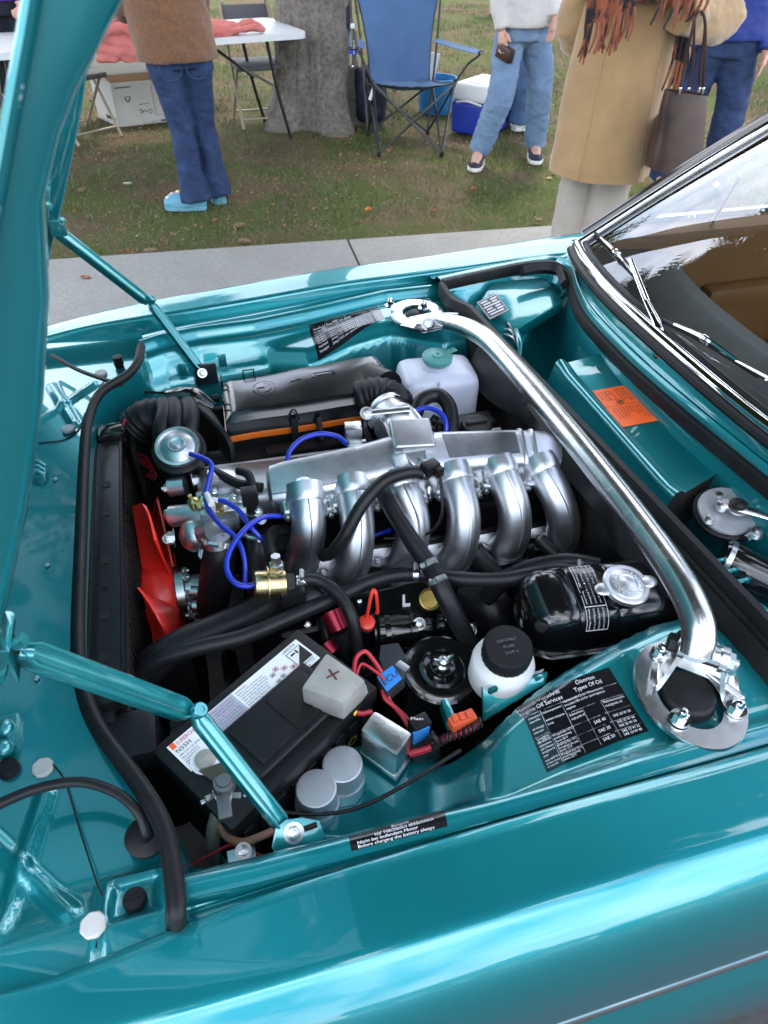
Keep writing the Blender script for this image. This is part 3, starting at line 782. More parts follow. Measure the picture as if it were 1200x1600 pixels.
# folding bonnet stays
def channel(b_, p0, p1, w, d, up, taper=1.0):
    """U-section bar from p0 to p1"""
    ax = (p1-p0).normalized(); sd = ax.cross(up).normalized(); nn = sd.cross(ax).normalized()
    rows = []
    n = 14
    for i in range(n+1):
        t = i/n; ww = w*(1+(taper-1)*t); e = math.sqrt(max(0, 1-(max(0, abs(t-.5)-.46)/.04)**2)) if abs(t-.5) > .46 else 1
        ww *= .35+.65*e
        c = p0+(p1-p0)*t
        prof = [(-.5, d), (-.5, .12*d), (-.44, 0), (-.34, 0), (-.24, .30*d), (0, .42*d), (.24, .30*d), (.34, 0), (.44, 0), (.5, .12*d), (.5, d)]
        rows.append([c+sd*(u*ww)-nn*v for u, v in prof])
    b_.thick(rows, lambda p: p-nn*.0016)
def stay(y_s, hi, el, lo, lab):
    b = MB(); up = V((.5, -.5*0-.35, .8))
    channel(b, hi, el, .0255, .013, up); b.build('bonnet_stay', M_TEALB, car, sharp=45, label=lab+', upper link')
    top = kid(car, 'bonnet_stay')
    b = MB(); channel(b, el, lo, .0205, .010, up); o2 = b.build('bonnet_stay', M_TEALB, car, sharp=45, label=lab+', lower link')
    ax = up.normalized()
    b = MB(); b.lathe([(.009, -.004), (.009, .005), (.0075, .007), (.0045, .007), (.0045, .0055), (0, .0055)], el+ax*.004, ax, n=18); b.build('rivet', M_TEALB, o2)
    return o2, top
nhi, nel, nlo = PY(38, 1012, .45), P(308, 1112, .945), P(452, 1296, .805)
fhi, fel, flo = PY(86, 352, 1.50), P(236, 470, .94), P(318, 578, .808)
stay(-1, nhi, nel, nlo, 'near stay'); stay(1, fhi, fel, flo, 'far stay')
b = MB()   # near hinge plates on the bonnet
for k in (-1, 1): b.tube([nhi+V((-.006, 0, .006*k+.0)), nhi+V((.004, 0, .011*k))], .006, n=10, k=1)
b.prism([nhi+V((-.012, -.012, -.03)), nhi+V((-.008, -.012, .035)), nhi+V((-.008, .02, .035)), nhi+V((-.012, .02, -.03))], (-.003, 0, .001), bevel=.001)
b.build('stay_bracket', M_TEALB, car)
b = MB()
b.box(nhi+V((-.035, .01, .0)), (.045, .05, .05), Matrix.Rotation(R(24), 3, 'Y'), bevel=.008); b.build('stay_bracket', M_TEALB, car)
b = MB()
b.box(fhi+V((-.012, 0, .03)), (.02, .03, .09), Matrix.Rotation(R(20), 3, 'Y'), bevel=.004); b.box(fhi+V((.004, -.005, -.004)), (.03, .012, .03), bevel=.003)
b.hexnut(fhi+V((.0, -.016, .042)), (.3, -1, .1), .006, .005); b.hexnut(fhi+V((.016, -.012, .012)), (.5, -1, .1), .005, .005); b.build('stay_bracket', M_TEALB, car)
b = MB()   # lower brackets
n_b = V((.05, -.55, .83)).normalized()
def on_plate(px, py, lift=0.0): r_ = sight(px, py); return CAM+r_*((nlo-CAM).dot(n_b)/r_.dot(n_b))+n_b*lift
b.prism([on_plate(*p, .004) for p in ((424, 1322), (430, 1292), (447, 1279), (470, 1276), (498, 1281), (503, 1296), (508, 1306), (530, 1304), (536, 1310), (505, 1318), (470, 1326), (430, 1336))], n_b*.003, bevel=.001); b.build('stay_bracket', M_TEALB, car)
b = MB(); b.tube([on_plate(474, 1294, .0078), on_plate(494, 1287, .0078)], .0035, n=8, k=1); b.build('slot', M_DARK, kid(car, 'stay_bracket'))
b = MB(); b.hexnut(on_plate(458, 1300, .007), n_b, .0085, .009); b.build('bolt', M_ZINC, car)
b = MB(); b.box(flo+V((.004, .005, -.014)), (.050, .008, .05), Matrix.Rotation(R(-8), 3, 'X'), bevel=.003); b.build('stay_bracket', mat('dark_bracket', (.01, .02, .025), .3, coat=.5), car)
b = MB(); b.hexnut(flo+V((-.004, -.01, -.002)), (.1, -.8, .6), .0075, .008); b.build('bolt', M_ZINC, car)
# stay plates printed round the far pivot
b = MB()
for (dx, dz, w, h) in ((-.045, 0, .018, .03), (.045, 0.012, .018, .03), (.003, -.052, .05, .010)):
    c = flo+V((dx, .012-dz*.1, dz)); b = MB()
    b.box(c, (w, .003, h), Matrix.Rotation(R(-12), 3, 'X'), bevel=.001); b.build('spot_plate', M_TEALB, car)

# engine bay floor and firewall --------------------------------------------
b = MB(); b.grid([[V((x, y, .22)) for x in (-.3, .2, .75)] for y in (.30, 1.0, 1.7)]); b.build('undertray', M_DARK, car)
C1, C2, C3 = P(690, 440, .90), P(735, 478, .90), P(1205, 968, .90)
C4 = C3+(C3-C2)*.18
def cowl(t): return C2+(C4-C2)*t
b = MB()
N_ = 24
fr = [cowl(i/N_) for i in range(N_+1)]
rows = [[p+V((-.010, 0, -.022)) for p in fr], [p+V((-.014, 0, -.05)) for p in fr], [p+V((-.02+.012*math.sin(i*1.7), 0, -.12)) for i, p in enumerate(fr)], [p+V((-.03, 0, -.3)) for p in fr], [p+V((-.04, 0, -.68)) for p in fr]]
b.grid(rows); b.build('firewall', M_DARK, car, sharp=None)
b = MB()  # heat shield flap hanging off the partition
rows = []
for i in range(31):
    t = .1+.88*i/30; p = cowl(t)
    rows.append([p+V((-.018, 0, -.028)), p+V((-.032-.006*math.sin(i*.9), 0, -.045)), p+V((-.045-.012*math.sin(i*.7), 0, -.085-.02*math.sin(i*.45)))])
b.thick(rows, lambda p: p+V((.003, 0, -.001))); b.build('heat_shield', M_PLK, car)
for t in (.30, .55, .78):
    b = MB(); b.lathe([(.007, 0), (.006, .003), (0, .004)], cowl(t)+V((-.028, 0, -.045)), (-1, -.2, .4), n=12); b.build('clip', M_PLK, car)
# partition seal and the seal round the plenum
def strip(name, pts, w, h, k=6):
    b = MB(); q, _ = crom(pts, k); rings = []
    for i, p in enumerate(q):
        d = (q[min(i+1, len(q)-1)]-q[max(0, i-1)]).normalized(); sd = V((d.y, -d.x, 0)).normalized()
        rings.append([p+sd*(u*w)+V((0, 0, v*h)) for u, v in ((-.5, -1), (-.5, -.15), (-.36, 0), (.36, 0), (.5, -.15), (.5, -1))])
    b.loft(rings); return b.build(name, M_RUB, car, sharp=35)
strip('plenum_seal', [C1, C1+(C2-C1)*.45+V((-.008, -.01, -.006)), C2, cowl(.06), cowl(.3), cowl(.6), cowl(1)], .016, .034)
S2 = [P(x, y, z) for x, y, z in [(692, 437, .902), (760, 422, .915), (820, 410, .925), (865, 408, .93), (888, 422, .93), (897, 455, .93), (915, 492, .93), (960, 542, .932), (1010, 590, .935), (1080, 650, .94), (1200, 748, .945), (1300, 830, .945)]]
strip('plenum_seal', S2, .016, .026)
b = MB(); b.tube([P(x, y, .927) for x, y in [(815, 424), (845, 419), (872, 423), (882, 445)]], .011, n=4, k=5, flat=(1, 1.3)); b.build('foam_block', M_RUB, car, sharp=20)
# plenum well: floor sheet between partition and the screen
b = MB()
q1, _ = crom([C1, C2]+[cowl(t) for t in (.15, .3, .45, .6, .75, .9, 1)], 4); q2, _ = crom(S2, 4)
def resamp(q, n):
    L = [0]
    for a, c in zip(q, q[1:]): L.append(L[-1]+(c-a).length)
    out = []
    for i in range(n):
        s__ = L[-1]*i/(n-1); j = max(0, min(len(q)-2, next((k for k in range(len(L)-1) if L[k+1] >= s__), len(q)-2)))
        t = (s__-L[j])/max(1e-9, L[j+1]-L[j]); out.append(q[j]+(q[j+1]-q[j])*t)
    return out
n_ = 60; A_, B_ = resamp(q1, n_), resamp(q2, n_)
rows = []
for i in range(n_):
    a, c = A_[i], B_[i]; row = []
    dep = .16*smooth(0, .22, i/n_)
    for j in range(25):
        t = j/24; p = a+(c-a)*t
        z = p.z-.022-dep*smooth(0, .25, t)*smooth(1.0, .72, t)-.012*smooth(0, .03, t)*smooth(1, .97, t)
        z += .018*math.exp(-((i/n_-.30-.2*t)/.02)**2)*smooth(.2, .4, t)*smooth(.95, .8, t)
        row.append(V((p.x, p.y, z)))
    rows.append(row)
b.grid(rows); b.build('plenum_floor', M_TEAL, car, sharp=None)
# ledge with the type plate
b = MB(); K = [P(735, 490, .868), P(770, 440, .893), P(852, 432, .898), P(880, 470, .892), P(800, 520, .862), P(762, 522, .852)]
b.prism(K, (0, 0, -.03), bevel=.006); b.build('ledge', M_TEAL, car)
tl, tr, br, bl = P(742, 473, .8835), P(776, 459, .8935), P(794, 487, .8885), P(762, 501, .8725)
tl, tr, br, bl = P(744, 474, .884), P(775, 460, .8925), P(796, 487, .884), P(765, 502, .8735)
D = Decal(quadS(tl, tr, br, bl, 1, .8), 1, .8)
D.frame(M_INKW, .03, .03, .97, .77, .02, .004)
for r_ in range(6): D.rect(M_INKW, .12+.05*(r_ % 2), .10+.105*r_, .45+.07*(r_ % 3), .15+.105*r_, .004); D.rect(M_INKW, .6, .10+.105*r_, .9-.05*(r_ % 2), .16+.105*r_, .004)
D.build('type_plate', mat('grey_plate', (.09, .09, .095), .35, metal=.5), car, lift=.003)
# cowl panel between seal and screen
def ws_pt(y):
    a = abs(y-YC)/.56; return V((.858+.09*a**2.5, y, .993-.024*a*a))
WS = [ws_pt(y) for y in (1.548, 1.53, 1.49, 1.44, 1.35, 1.25, 1.15, 1.05, .95, .85, .75, .65)]
q1 = resamp(crom(S2[3:], 5)[0], 60); q2 = resamp(crom(WS, 5)[0], 60)
b = MB(); rows = []
for a, c in zip(q1, q2):
    row = []
    for t, dz in ((0, -.016), (.05, -.010), (.12, .0), (.2, .003), (.28, .002), (.36, -.010), (.46, -.014), (.55, -.010), (.64, .004), (.74, .008), (.86, .006), (1.0, -.004)):
        row.append(a+(c-a)*t+V((0, 0, dz)))
    rows.append(row)
b.grid(rows); b.build('cowl_panel', M_TEAL, car, sharp=None)
# far corner of the cowl running to the fender
b = MB(); a0 = [P(x, y, z) for x, y, z in [(690, 438, .893), (760, 420, .905), (820, 406, .915), (860, 400, .92), (885, 405, .925), (905, 388, .94)]]
rows = []
for p in resamp(a0, 20):
    g = YC+cubic(GPD, p.x)+fo(p.x, 1)+.01; row = [p+V((0, -.008, -.012))]
    for t, dz in ((.1, .0), (.3, .004), (.55, -.008), (.75, -.010), (1.0, 0)): row.append(V((p.x, p.y+(g-p.y)*t, p.z+(cubic(CRZ, p.x)-.004-p.z)*t+dz)))
    rows.append(row)
b.grid(rows); b.build('cowl_corner', M_TEAL, car, sharp=None)
for (px, py, z) in [(979, 532, .94), (1062, 607, .943), (1158, 688, .95)]:
    b = MB(); b.lathe([(.005, 0), (.005, .003), (.002, .005), (0, .005)], P(px, py, z), n=10); b.build('screw', M_ZINC, car)

# fresh air box with the orange notice
bx = [P(862, 572, .868), P(925, 548, .905), P(990, 541, .905), P(1160, 712, .905), P(1140, 728, .895)]
F1, F2 = P(868, 566, .886), P(1052, 775, .888)
R1_, R2_ = P(966, 543, .905), P(1162, 712, .905)
b = MB(); rows = []
for i in range(21):
    t = i/20; f = F1+(F2-F1)*t; r_ = R1_+(R2_-R1_)*t
    lip = .006*smooth(.1, 0, t)+.004*smooth(.95, 1, t)
    row = []
    for u, dz in ((-.16, -.085), (-.10, -.06), (-.02, -.012), (.0, -.002), (.04, .0), (.13, -.004), (.17, -.012), (.22, -.014), (.5, -.013), (.80, -.010), (.86, -.002), (.92, .002), (1.0, .0), (1.04, -.02)):
        p = f+(r_-f)*u; row.append(p+V((0, 0, dz+(lip if .04 <= u <= .92 else 0))))
    rows.append(row)
b.grid(rows)
b.build('air_box', M_TEAL, car, sharp=None)
ABX = kid(car, 'air_box')
b = MB(); e = rows[-1]; b._f([b.bm.verts.new(p) for p in e+[e[-1]+V((0, 0, -.06)), e[0]+V((0, 0, -.04))]]); b.build('duct_mouth', M_DARK, ABX)
e0 = rows[0]; b = MB(); b._f([b.bm.verts.new(p) for p in e0+[e0[-1]+V((0, 0, -.06)), e0[0]+V((0, 0, -.04))]]); b.build('end_wall', M_TEAL, ABX)
def boxS(tl, tr, br, bl, W, H, dz=0): return quadS(tl, tr, br, bl, W, H)
def box_z(x, y):
    e1, e2 = F2-F1, R1_-F1; det = e1.x*e2.y-e1.y*e2.x; dx, dy = x-F1.x, y-F1.y
    t_, u_ = (dx*e2.y-dy*e2.x)/det, (e1.x*dy-e1.y*dx)/det
    return F1.z+(R1_.z-F1.z)*u_-.0125
def box_pt(px, py):
    z = .88
    for _ in range(12): p = P(px, py, z); z = box_z(p.x, p.y)
    return P(px, py, z)
D = Decal(quadS(box_pt(925, 611), box_pt(990, 600), box_pt(1047, 654), box_pt(971, 668), .80, 1.0), .80, 1.0)
# the notice reads across its own short way: turned a quarter
D2S = lambda u, v: D.S(.80-v, u)          # u along the long side, v from right edge to left
T = Decal(D2S, 1.0, .80)
T.text(M_INKB, 'Achtung', .04, .16, .12); 
T.rect(M_INKB, .475, .0, .482, .80, .0012)
for k in range(5): T.text(M_INKB, ['Bei laufendem Motor', 'Elektronische Anlage', 'Lebensgefahr beim', 'Berühren der Teile', 'Zündung ausschalten'][k], .05, .25+.045*k, .042, fit=.38)
T.frame(M_INKB, .08, .50, .32, .68, .008); T.text(M_INKB, 'nur', .12, .57, .06); T.text(M_INKB, 'ROZ 98', .11, .64, .06)
T.text(M_INKB, 'DIN 51600', .08, .755, .045)
for k in range(12): T.text(M_INKB, ['Caution', 'Electronic ignition', 'Dangerous voltage', 'Do not touch parts', 'while engine runs', 'Switch off first', 'Attention', 'Allumage', 'Haute tension', 'Ne pas toucher', 'moteur tournant', 'Couper contact'][k], .53, .10+.056*k, .045, fit=.42)
# round emblem: a quartered disc in a ring
mbk = T.mb(M_INKB)
for rr, r0 in ((.055, .042),):
    for k in range(24):
        a0, a1 = 2*math.pi*k/24, 2*math.pi*(k+1)/24
        mbk.add([T.pt(.40+rr*math.cos(a0), .50+rr*math.sin(a0), .0012), T.pt(.40+rr*math.cos(a1), .50+rr*math.sin(a1), .0012), T.pt(.40+r0*math.cos(a1), .50+r0*math.sin(a1), .0012), T.pt(.40+r0*math.cos(a0), .50+r0*math.sin(a0), .0012)], [(0, 1, 2, 3)])
for q0 in (0, math.pi):
    pts = [T.pt(.40, .50, .0012)]+[T.pt(.40+.04*math.cos(q0+math.pi/2*k/6), .50+.04*math.sin(q0+math.pi/2*k/6), .0012) for k in range(7)]
    mbk.add(pts, [tuple(range(8))])
o = T.build('orange_sticker', M_ORSTK, car, 10, 8)

# wiper motor plate, linkage and relay in the plenum
c = P(1135, 800, .872); ax = V((-.12, -.22, 1)).normalized()
wm = []
b = MB(); b.lathe([(.049, -.014), (.053, -.010), (.053, -.002), (.050, .0)], c, ax, n=36); b.build('motor_gasket', M_RUB, car)
b = MB(); b.lathe([(.046, 0), (.0475, .003), (.046, .006), (0, .006)], c, ax, n=36); b.build('motor_plate', M_CANS, car); MP = kid(car, 'motor_plate')
for px, py in ((1122, 776), (1107, 813)):
    b = MB(); p = P(px, py, c.z+.008); b.lathe([(.0105, 0), (.0105, .002), (0, .002)], p, ax, n=18); b.hexnut(p+ax*.002, ax, .0062, .006, stud=0); b.build('bolt', M_ZINC, MP)
b = MB(); p = P(1127, 793, c.z+.012); b.lathe([(.010, 0), (.010, .010), (.006, .012), (.006, .018), (0, .018)], p, ax, n=18); q = P(1153, 793, c.z+.022); b.tube([p+ax*.01, q], .007, n=8, k=1, flat=(1, .5))
b.lathe([(.017, 0), (.017, .004), (.012, .005)], q, ax, n=20); b.tube([q+ax*.002, P(1200, 805, c.z+.022), P(1290, 835, c.z+.02)], [.008, .0075, .007], n=8, k=3, flat=(1.5, .6)); b.build('crank_arm', M_POL, car)
b = MB(); b.ell(q+ax*.006, (.0115, .0115, .009)); b.build('ball_cap', M_RUB, car)
b = MB(); m0, m1 = P(1125, 872, .845), P(1215, 915, .83); b.tube([m0, m0+(m1-m0)*.08, m1], [.026, .034, .034], n=24, k=2); b.build('wiper_motor', M_BLK, car)
b = MB(); d = (m1-m0).normalized(); b.tube([m0+d*.004, m0+d*.012], .0355, n=24, k=1); b.hexnut(P(1180, 834, .87), ax, .009, .01); b.tube([P(1165, 842, .868), P(1185, 830, .872)], .006, n=8, k=1); b.build('motor_clamp', M_ZINC, car)
b = MB(); 
for k in range(3):
    cc = P(1118+22*k, 885+20*k, .86); b.tube([cc+V((.018*math.cos(a/8*math.pi*1.3), .006*k+.004*math.cos(a), .018*math.sin(a/8*math.pi*1.3))) for a in range(9)], .0035, n=6, k=2)
b.tube([P(1140, 925, .86), P(1195, 975, .85)], .006, n=8, k=1); b.build('cable_spring', M_TEALB, car)
b = MB()
for k in range(3): b.tube([P(785, 520, .85)+V((.0, .012*k, 0)), P(800, 528-8*k, .87)+V((0, .01*k, 0)), P(812, 545, .86)+V((0, .01*k, 0))], .0032, n=7, k=5)
b.build('bonnet_cable', M_ZINC, car)
b = MB(); b.tube([P(805, 515, .865), P(812, 530, .872), P(812, 560, .855)], [.006, .007, .003], n=8, k=4, flat=(1, .5)); b.build('release_lever', M_TEALB, car)

# windscreen ---------------------------------------------------------------
def up_of(p):    # rake: rises towards the rear, tucks in at the sides
    s__ = (p.y-YC)
    return V((.60, -.14*s__, .405-.06*abs(s__)))
b = MB(); q = resamp(crom(WS, 5)[0], 50)
# windscreen mirrored about the centre line to reach the near side
half = [p for p in q if p.y > YC]; full = half+[V((p.x, 2*YC-p.y, p.z)) for p in reversed(half)]
rows = [[p+up_of(p)*t+V((0, 0, .012*math.sin(math.pi*t))) for p in full] for t in [i/10 for i in range(11)]]
b.grid(rows)
gm = bpy.data.materials.new('windscreen_glass'); gm.use_nodes = True; nt = gm.node_tree; nt.nodes.remove(nt.nodes['Principled BSDF'])
tr_ = nt.nodes.new('ShaderNodeBsdfTransparent'); tr_.inputs[0].default_value = (.80, .85, .84, 1); gl = nt.nodes.new('ShaderNodeBsdfGlossy'); gl.inputs['Roughness'].default_value = .005
fr_ = nt.nodes.new('ShaderNodeFresnel'); fr_.inputs['IOR'].default_value = 2.5; ms = nt.nodes.new('ShaderNodeMixShader')
nt.links.new(fr_.outputs[0], ms.inputs[0]); nt.links.new(tr_.outputs[0], ms.inputs[1]); nt.links.new(gl.outputs[0], ms.inputs[2]); nt.links.new(ms.outputs[0], nt.nodes['Material Output'].inputs['Surface'])
M_GLASS = gm
b.build('windscreen', gm, car, sharp=None)
trim = [p+V((-.006, 0, .004)) for p in full]
b = MB(); b.tube(trim, .0145, n=14, k=1, flat=(1, .9)); b.build('chrome_trim', M_CHROME, car)
b = MB(); b.tube([p+V((-.024, 0, -.004)) for p in full], .009, n=8, k=1); b.tube([p+V((.012, 0, .010)) for p in full], .008, n=8, k=1); b.build('screen_rubber', M_RUB, car)
j_ = P(1100, 577, .985); b = MB(); k_ = min(range(len(trim)), key=lambda i: (trim[i]-j_).length); b.tube(trim[k_:k_+2], .0115, n=12, k=1); b.build('trim_clip', M_CHROME, car)
for e_ in (full[0], full[-1]):
    s__ = 1 if e_.y > YC else -1
    P0, P1 = e_, e_+up_of(e_)*1.02
    b = MB(); b.tube([P0+V((-.008, s__*.004, .002)), P0+(P1-P0)*.5+V((-.008, s__*.004, .014)), P1+V((-.008, s__*.004, .002))], .011, n=10, k=6); b.build('pillar_trim', M_CHROME, car)
    b = MB(); b.tube([P0+V((.036, s__*.026, -.004)), P0+(P1-P0)*.5+V((.025, s__*.022, .012)), P1+V((.02, s__*.02, .0))], [.040, .036, .038], n=14, k=6, flat=(.5, 1)); b.build('pillar', mat('dark_reflection_chrome', (.10, .095, .09), .10, 1.0, var=.05), car)  # pillar chrome: the dark tree it reflects is put into the base colour
    b = MB(); b.tube([P0+V((.075, s__*.03, -.02)), P1+V((.10, s__*.03, -.01))], .008, n=8, k=1); b.build('drip_rail', M_CHROME, car)
roof = [p+up_of(p)*1.02 for p in full]
b = MB(); b.grid([roof, [p+V((.10, 0, .03)) for p in roof], [p+V((.6, 0, .06)) for p in roof], [p+V((1.2, 0, .02)) for p in roof]]); b.build('roof', M_TEAL, car, sharp=None)
# wipers
def wiper(piv, mid, end, b0, b1, lab):
    b = MB(); b.lathe([(.015, -.03), (.016, -.006), (.017, 0), (.014, .008), (.006, .012), (0, .012)], piv, (-.35, 0, 1), n=20)
    b.tube([piv+V((0, 0, .006)), piv+(mid-piv)*.3+V((0, 0, .016)), mid], [.014, .010, .0065], n=10, k=5, flat=(1.0, .6)); b.tube([mid, end], [.0062, .005], n=6, k=1, flat=(1.2, .5))
    o = b.build('wiper_arm', M_CHROME, car, label=lab)
    d = (b1-b0); b = MB(); b.tube([b0, b0+d*.5+V((0, 0, .006)), b1], [.004, .006, .004], n=6, k=4); n_ = V((-.5, 0, .85))
    b.build('wiper_blade', M_RUB, o)
    b = MB(); b.tube([b0+n_*.008+d*.15, b0+n_*.018+d*.5, b0+n_*.008+d*.85], [.003, .005, .003], n=6, k=4); b.box(b0+n_*.016+d*.5, (.022, .012, .009), rot_to(n_), bevel=.002); b.build('blade_holder', M_CHROME, o)
def glass_pt(px, py, lift=.012):     # where a sight line meets the glass
    r_ = sight(px, py); best = None
    for i in range(400):
        t = .5+i*.006; p = CAM+r_*t
        k = min(range(len(half)), key=lambda j: abs(half[j].y-p.y)); h0 = half[k]; u = up_of(h0)
        zg = h0.z+u.z*(p.x-h0.x)/u.x
        if p.x > h0.x-.03 and p.z <= zg+lift: return p
    return CAM+r_*1.6
wiper(P(1034, 549, .975), glass_pt(1010, 470, .03), glass_pt(985, 405, .03), glass_pt(930, 364), glass_pt(1010, 452), 'wiper arm on the far side of the screen')
wiper(P(1275, 655, .99), glass_pt(1200, 592, .03), glass_pt(1150, 565, .03), glass_pt(1035, 500), glass_pt(1185, 588), 'wiper arm cut by the right edge of the view')
# interior
M_TAN = mat('tan_vinyl', (.40, .20, .075), .45, var=.1, vscale=8, bump=.2, bscale=200)
b = MB(); rows = []
for j in range(25):
    y = YC-.66+1.32*j/24; x0 = interp(sorted([(p.y, p.x) for p in full]), y)+.03; zb = .955-.02*abs(y-YC)
    rows.append([V((x0, y, zb+.005)), V((x0+.08, y, zb+.008)), V((x0+.18, y, zb)), V((x0+.24, y, zb-.012)), V((x0+.26, y, zb-.05)), V((x0+.27, y, zb-.25))])
b.grid(rows); b.build('dashboard', mat('dashboard_black', (.012, .014, .015), .5), car, sharp=None)
b = MB(); b.box((1.62, YC+.61, .73), (1.15, .09, .50), bevel=.02); b.box((1.60, YC+.545, .80), (.5, .06, .06), bevel=.02); b.build('door_panel', M_TAN, car)
b = MB(); b.lathe([(.05, 0), (.055, .006), (.045, .012), (.03, .008), (.028, .014), (0, .016)], (1.20, YC+.562, .88), (-.1, -1, .2), n=24); b.build('speaker', M_PLK, car)
for s__ in (-1, 1):
    b = MB(); y = YC+s__*.33
    b.box((1.75, y, .55), (.5, .5, .16), bevel=.05, seg=3); b.box((2.05, y, .82), (.14, .5, .62), Matrix.Rotation(R(14), 3, 'Y'), bevel=.05, seg=3)
    for k in range(5): b.tube([V((1.965+.0, y-.2+.1*k, .60)), V((2.03, y-.2+.1*k, .95))], .012, n=6, k=1)
    b.build('seat', M_TAN, car)
b = MB(); b.tube([V((1.20+.16*math.cos(a/12*6.283)*.35, YC-.33+.19*math.sin(a/12*6.283), .93+.17*math.cos(a/12*6.283))) for a in range(13)], .011, n=8, k=3); b.tube([V((1.2, YC-.33, .93)), V((1.0, YC-.33, .86))], .02, n=8, k=1); b.build('steering_wheel', M_PLK, car)
b = MB(); b.box((1.9, YC, .30), (2.0, 1.4, .03)); b.build('cabin_floor', M_DARK, car)
b = MB(); b.tube([V((1.34, YC+.60, .96)), V((1.36, YC+.57, 1.10))], .008, n=8, k=1); b.build('window_frame', M_CHROME, car)
b = MB(); b.tube([V((1.05, YC+.645, .985)), V((2.2, YC+.645, .985))], .012, n=8, k=1); b.build('window_frame', M_CHROME, car)
b = MB(); b.box((1.52, YC, 1.20), (.02, .22, .07), bevel=.01); b.build('mirror', M_CHROME, car)
# ================================================================== UNDER THE BONNET
def worm_clip(b_, c, ax, r_, w=.009):
    a, u, d = frame_of(ax); c = Vector(c)
    b_.tube([c-d*w/2, c+d*w/2], r_*1.07, n=22, k=1)
    b_.tube([c+a*r_*.9+u*r_*.55-d*.004, c+a*r_*1.0+u*r_*.75+d*.0], .0045, n=8, k=1); b_.tube([c+u*r_*1.12-a*.008, c+u*r_*1.12+a*.010], .0048, n=8, k=1)

# ---- radiator
rl, rr_, rf = P(163, 695, .80), P(200, 692, .80), P(150, 1128, .77)
rad = thing('radiator', 'black painted radiator along the front wall beside the red fan', 'radiator', (-.20, .93, .3))
b = MB(); b.box((-.214, .93, .60), (.036, .66, .38), bevel=.004); b.build('core', M_BLKW, rad)
b = MB(); b.box((-.205, .93, .792), (.050, .62, .030), bevel=.007)
for x in (-.231, -.181): b.tube([V((x, .61, .805)), V((x, 1.25, .807))], .004, n=6, k=1)
b.build('top_tank', M_BLKW, rad)
b = MB(); b.box((-.196, 1.262, .80), (.055, .045, .04), bevel=.008); b.build('end_cap', M_BLK, rad)
b = MB(); b.box((-.185, .580, .765), (.085, .075, .045), bevel=.012); b.box((-.18, .60, .62), (.07, .05, .24), bevel=.01); b.build('end_cap', M_BLKW, rad)
b = MB(); b.box((-.186, .93, .60), (.012, .62, .36), bevel=.002)
for k in range(28): b.box((-.179, .64+.021*k, .60), (.006, .004, .35))
b.build('fins', M_DARK, rad)
b = MB()
for y in (.70, .78, .9, 1.02, 1.1): b.box((-.207, y, .8075), (.014, .018, .0012))
b.lathe([(.004, 0), (.004, .003), (0, .003)], (-.207, .84, .807), n=10)
b.build('stamping', M_PLK, rad)

# ---- fan
FC = V((-.150, .985, .605))
fan = thing('cooling_fan', 'bright red plastic cooling fan behind the radiator', 'fan', FC)
b = MB(); b.lathe([(.02, -.03), (.062, -.028), (.066, -.02), (.066, .02), (.06, .028), (.02, .03)], FC, (1, 0, 0), n=36); b.build('hub', M_RED, fan)
for k in range(6):
    a0 = R(24+60*k); b = MB(); rows = []
    for i in range(13):
        t = i/12; r_ = .055+.150*t; row = []
        chord = R(33)*(1-.10*t)
        for j in range(9):
            v = j/8-.5
            aa = a0+chord*v*1.2
            rr = r_*(1-.05*abs(v)**2*4*(t)) + (0.006*math.cos(v*6) if t > .9 else 0)
            row.append(FC+V((.025*v*2*(1-.30*t)*1.05+.010*math.cos(v*3.1), rr*math.cos(aa), rr*math.sin(aa))))
        rows.append(row)
    b.thick(rows, lambda p: p+V((.004, 0, 0))); b.build('blade', M_RED, fan, sharp=50)
b = MB()
b.lathe([(.05, .03), (.05, .045), (.035, .047), (.035, .075), (.02, .08), (0, .08)], FC, (1, 0, 0), n=30)
for k in range(8): b.hexnut(FC+V((.046, .042*math.cos(k*.785), .042*math.sin(k*.785))), (1, 0, 0), .007, .007)
b.build('viscous_clutch', M_ZINC, fan)

b = MB(); rows = []
for x in (-.168, -.165, -.10): rows.append([V((x, FC.y+.226*math.cos(R(152+12*k)), FC.z+.226*math.sin(R(152+12*k)))) for k in range(18)])
b.thick(rows, lambda p: p+(p-V((p.x, FC.y, FC.z))).normalized()*.004); b.build('fan_shroud', M_PLK, rad)
# ---- engine
eng = thing('engine', 'straight six engine with a silver cast intake manifold of six curved runners', 'engine', (.33, .95, .25))
b = MB(); b.box((.31, .90, .50), (.62, .30, .34), Matrix.Rotation(R(-18), 3, 'X'), bevel=.02); b.box((.30, .78, .42), (.60, .10, .3), bevel=.02)
b.box((.16, .74, .53), (.10, .05, .10), bevel=.01); b.build('block', M_BLK, eng, sharp=35)
BLK = kid(eng, 'block')
b = MB(); b.box((.20, .75, .585), (.46, .04, .012), bevel=.004)
for k in range(6): b.box((.02+.085*k, .715, .60), (.045, .03, .03), bevel=.006)
for k in range(5): b.tube([V((.06+.1*k, .74, .55)), V((.07+.1*k, .70, .45))], .02, n=10, k=1)
b.build('block_rib', M_BLK, eng)
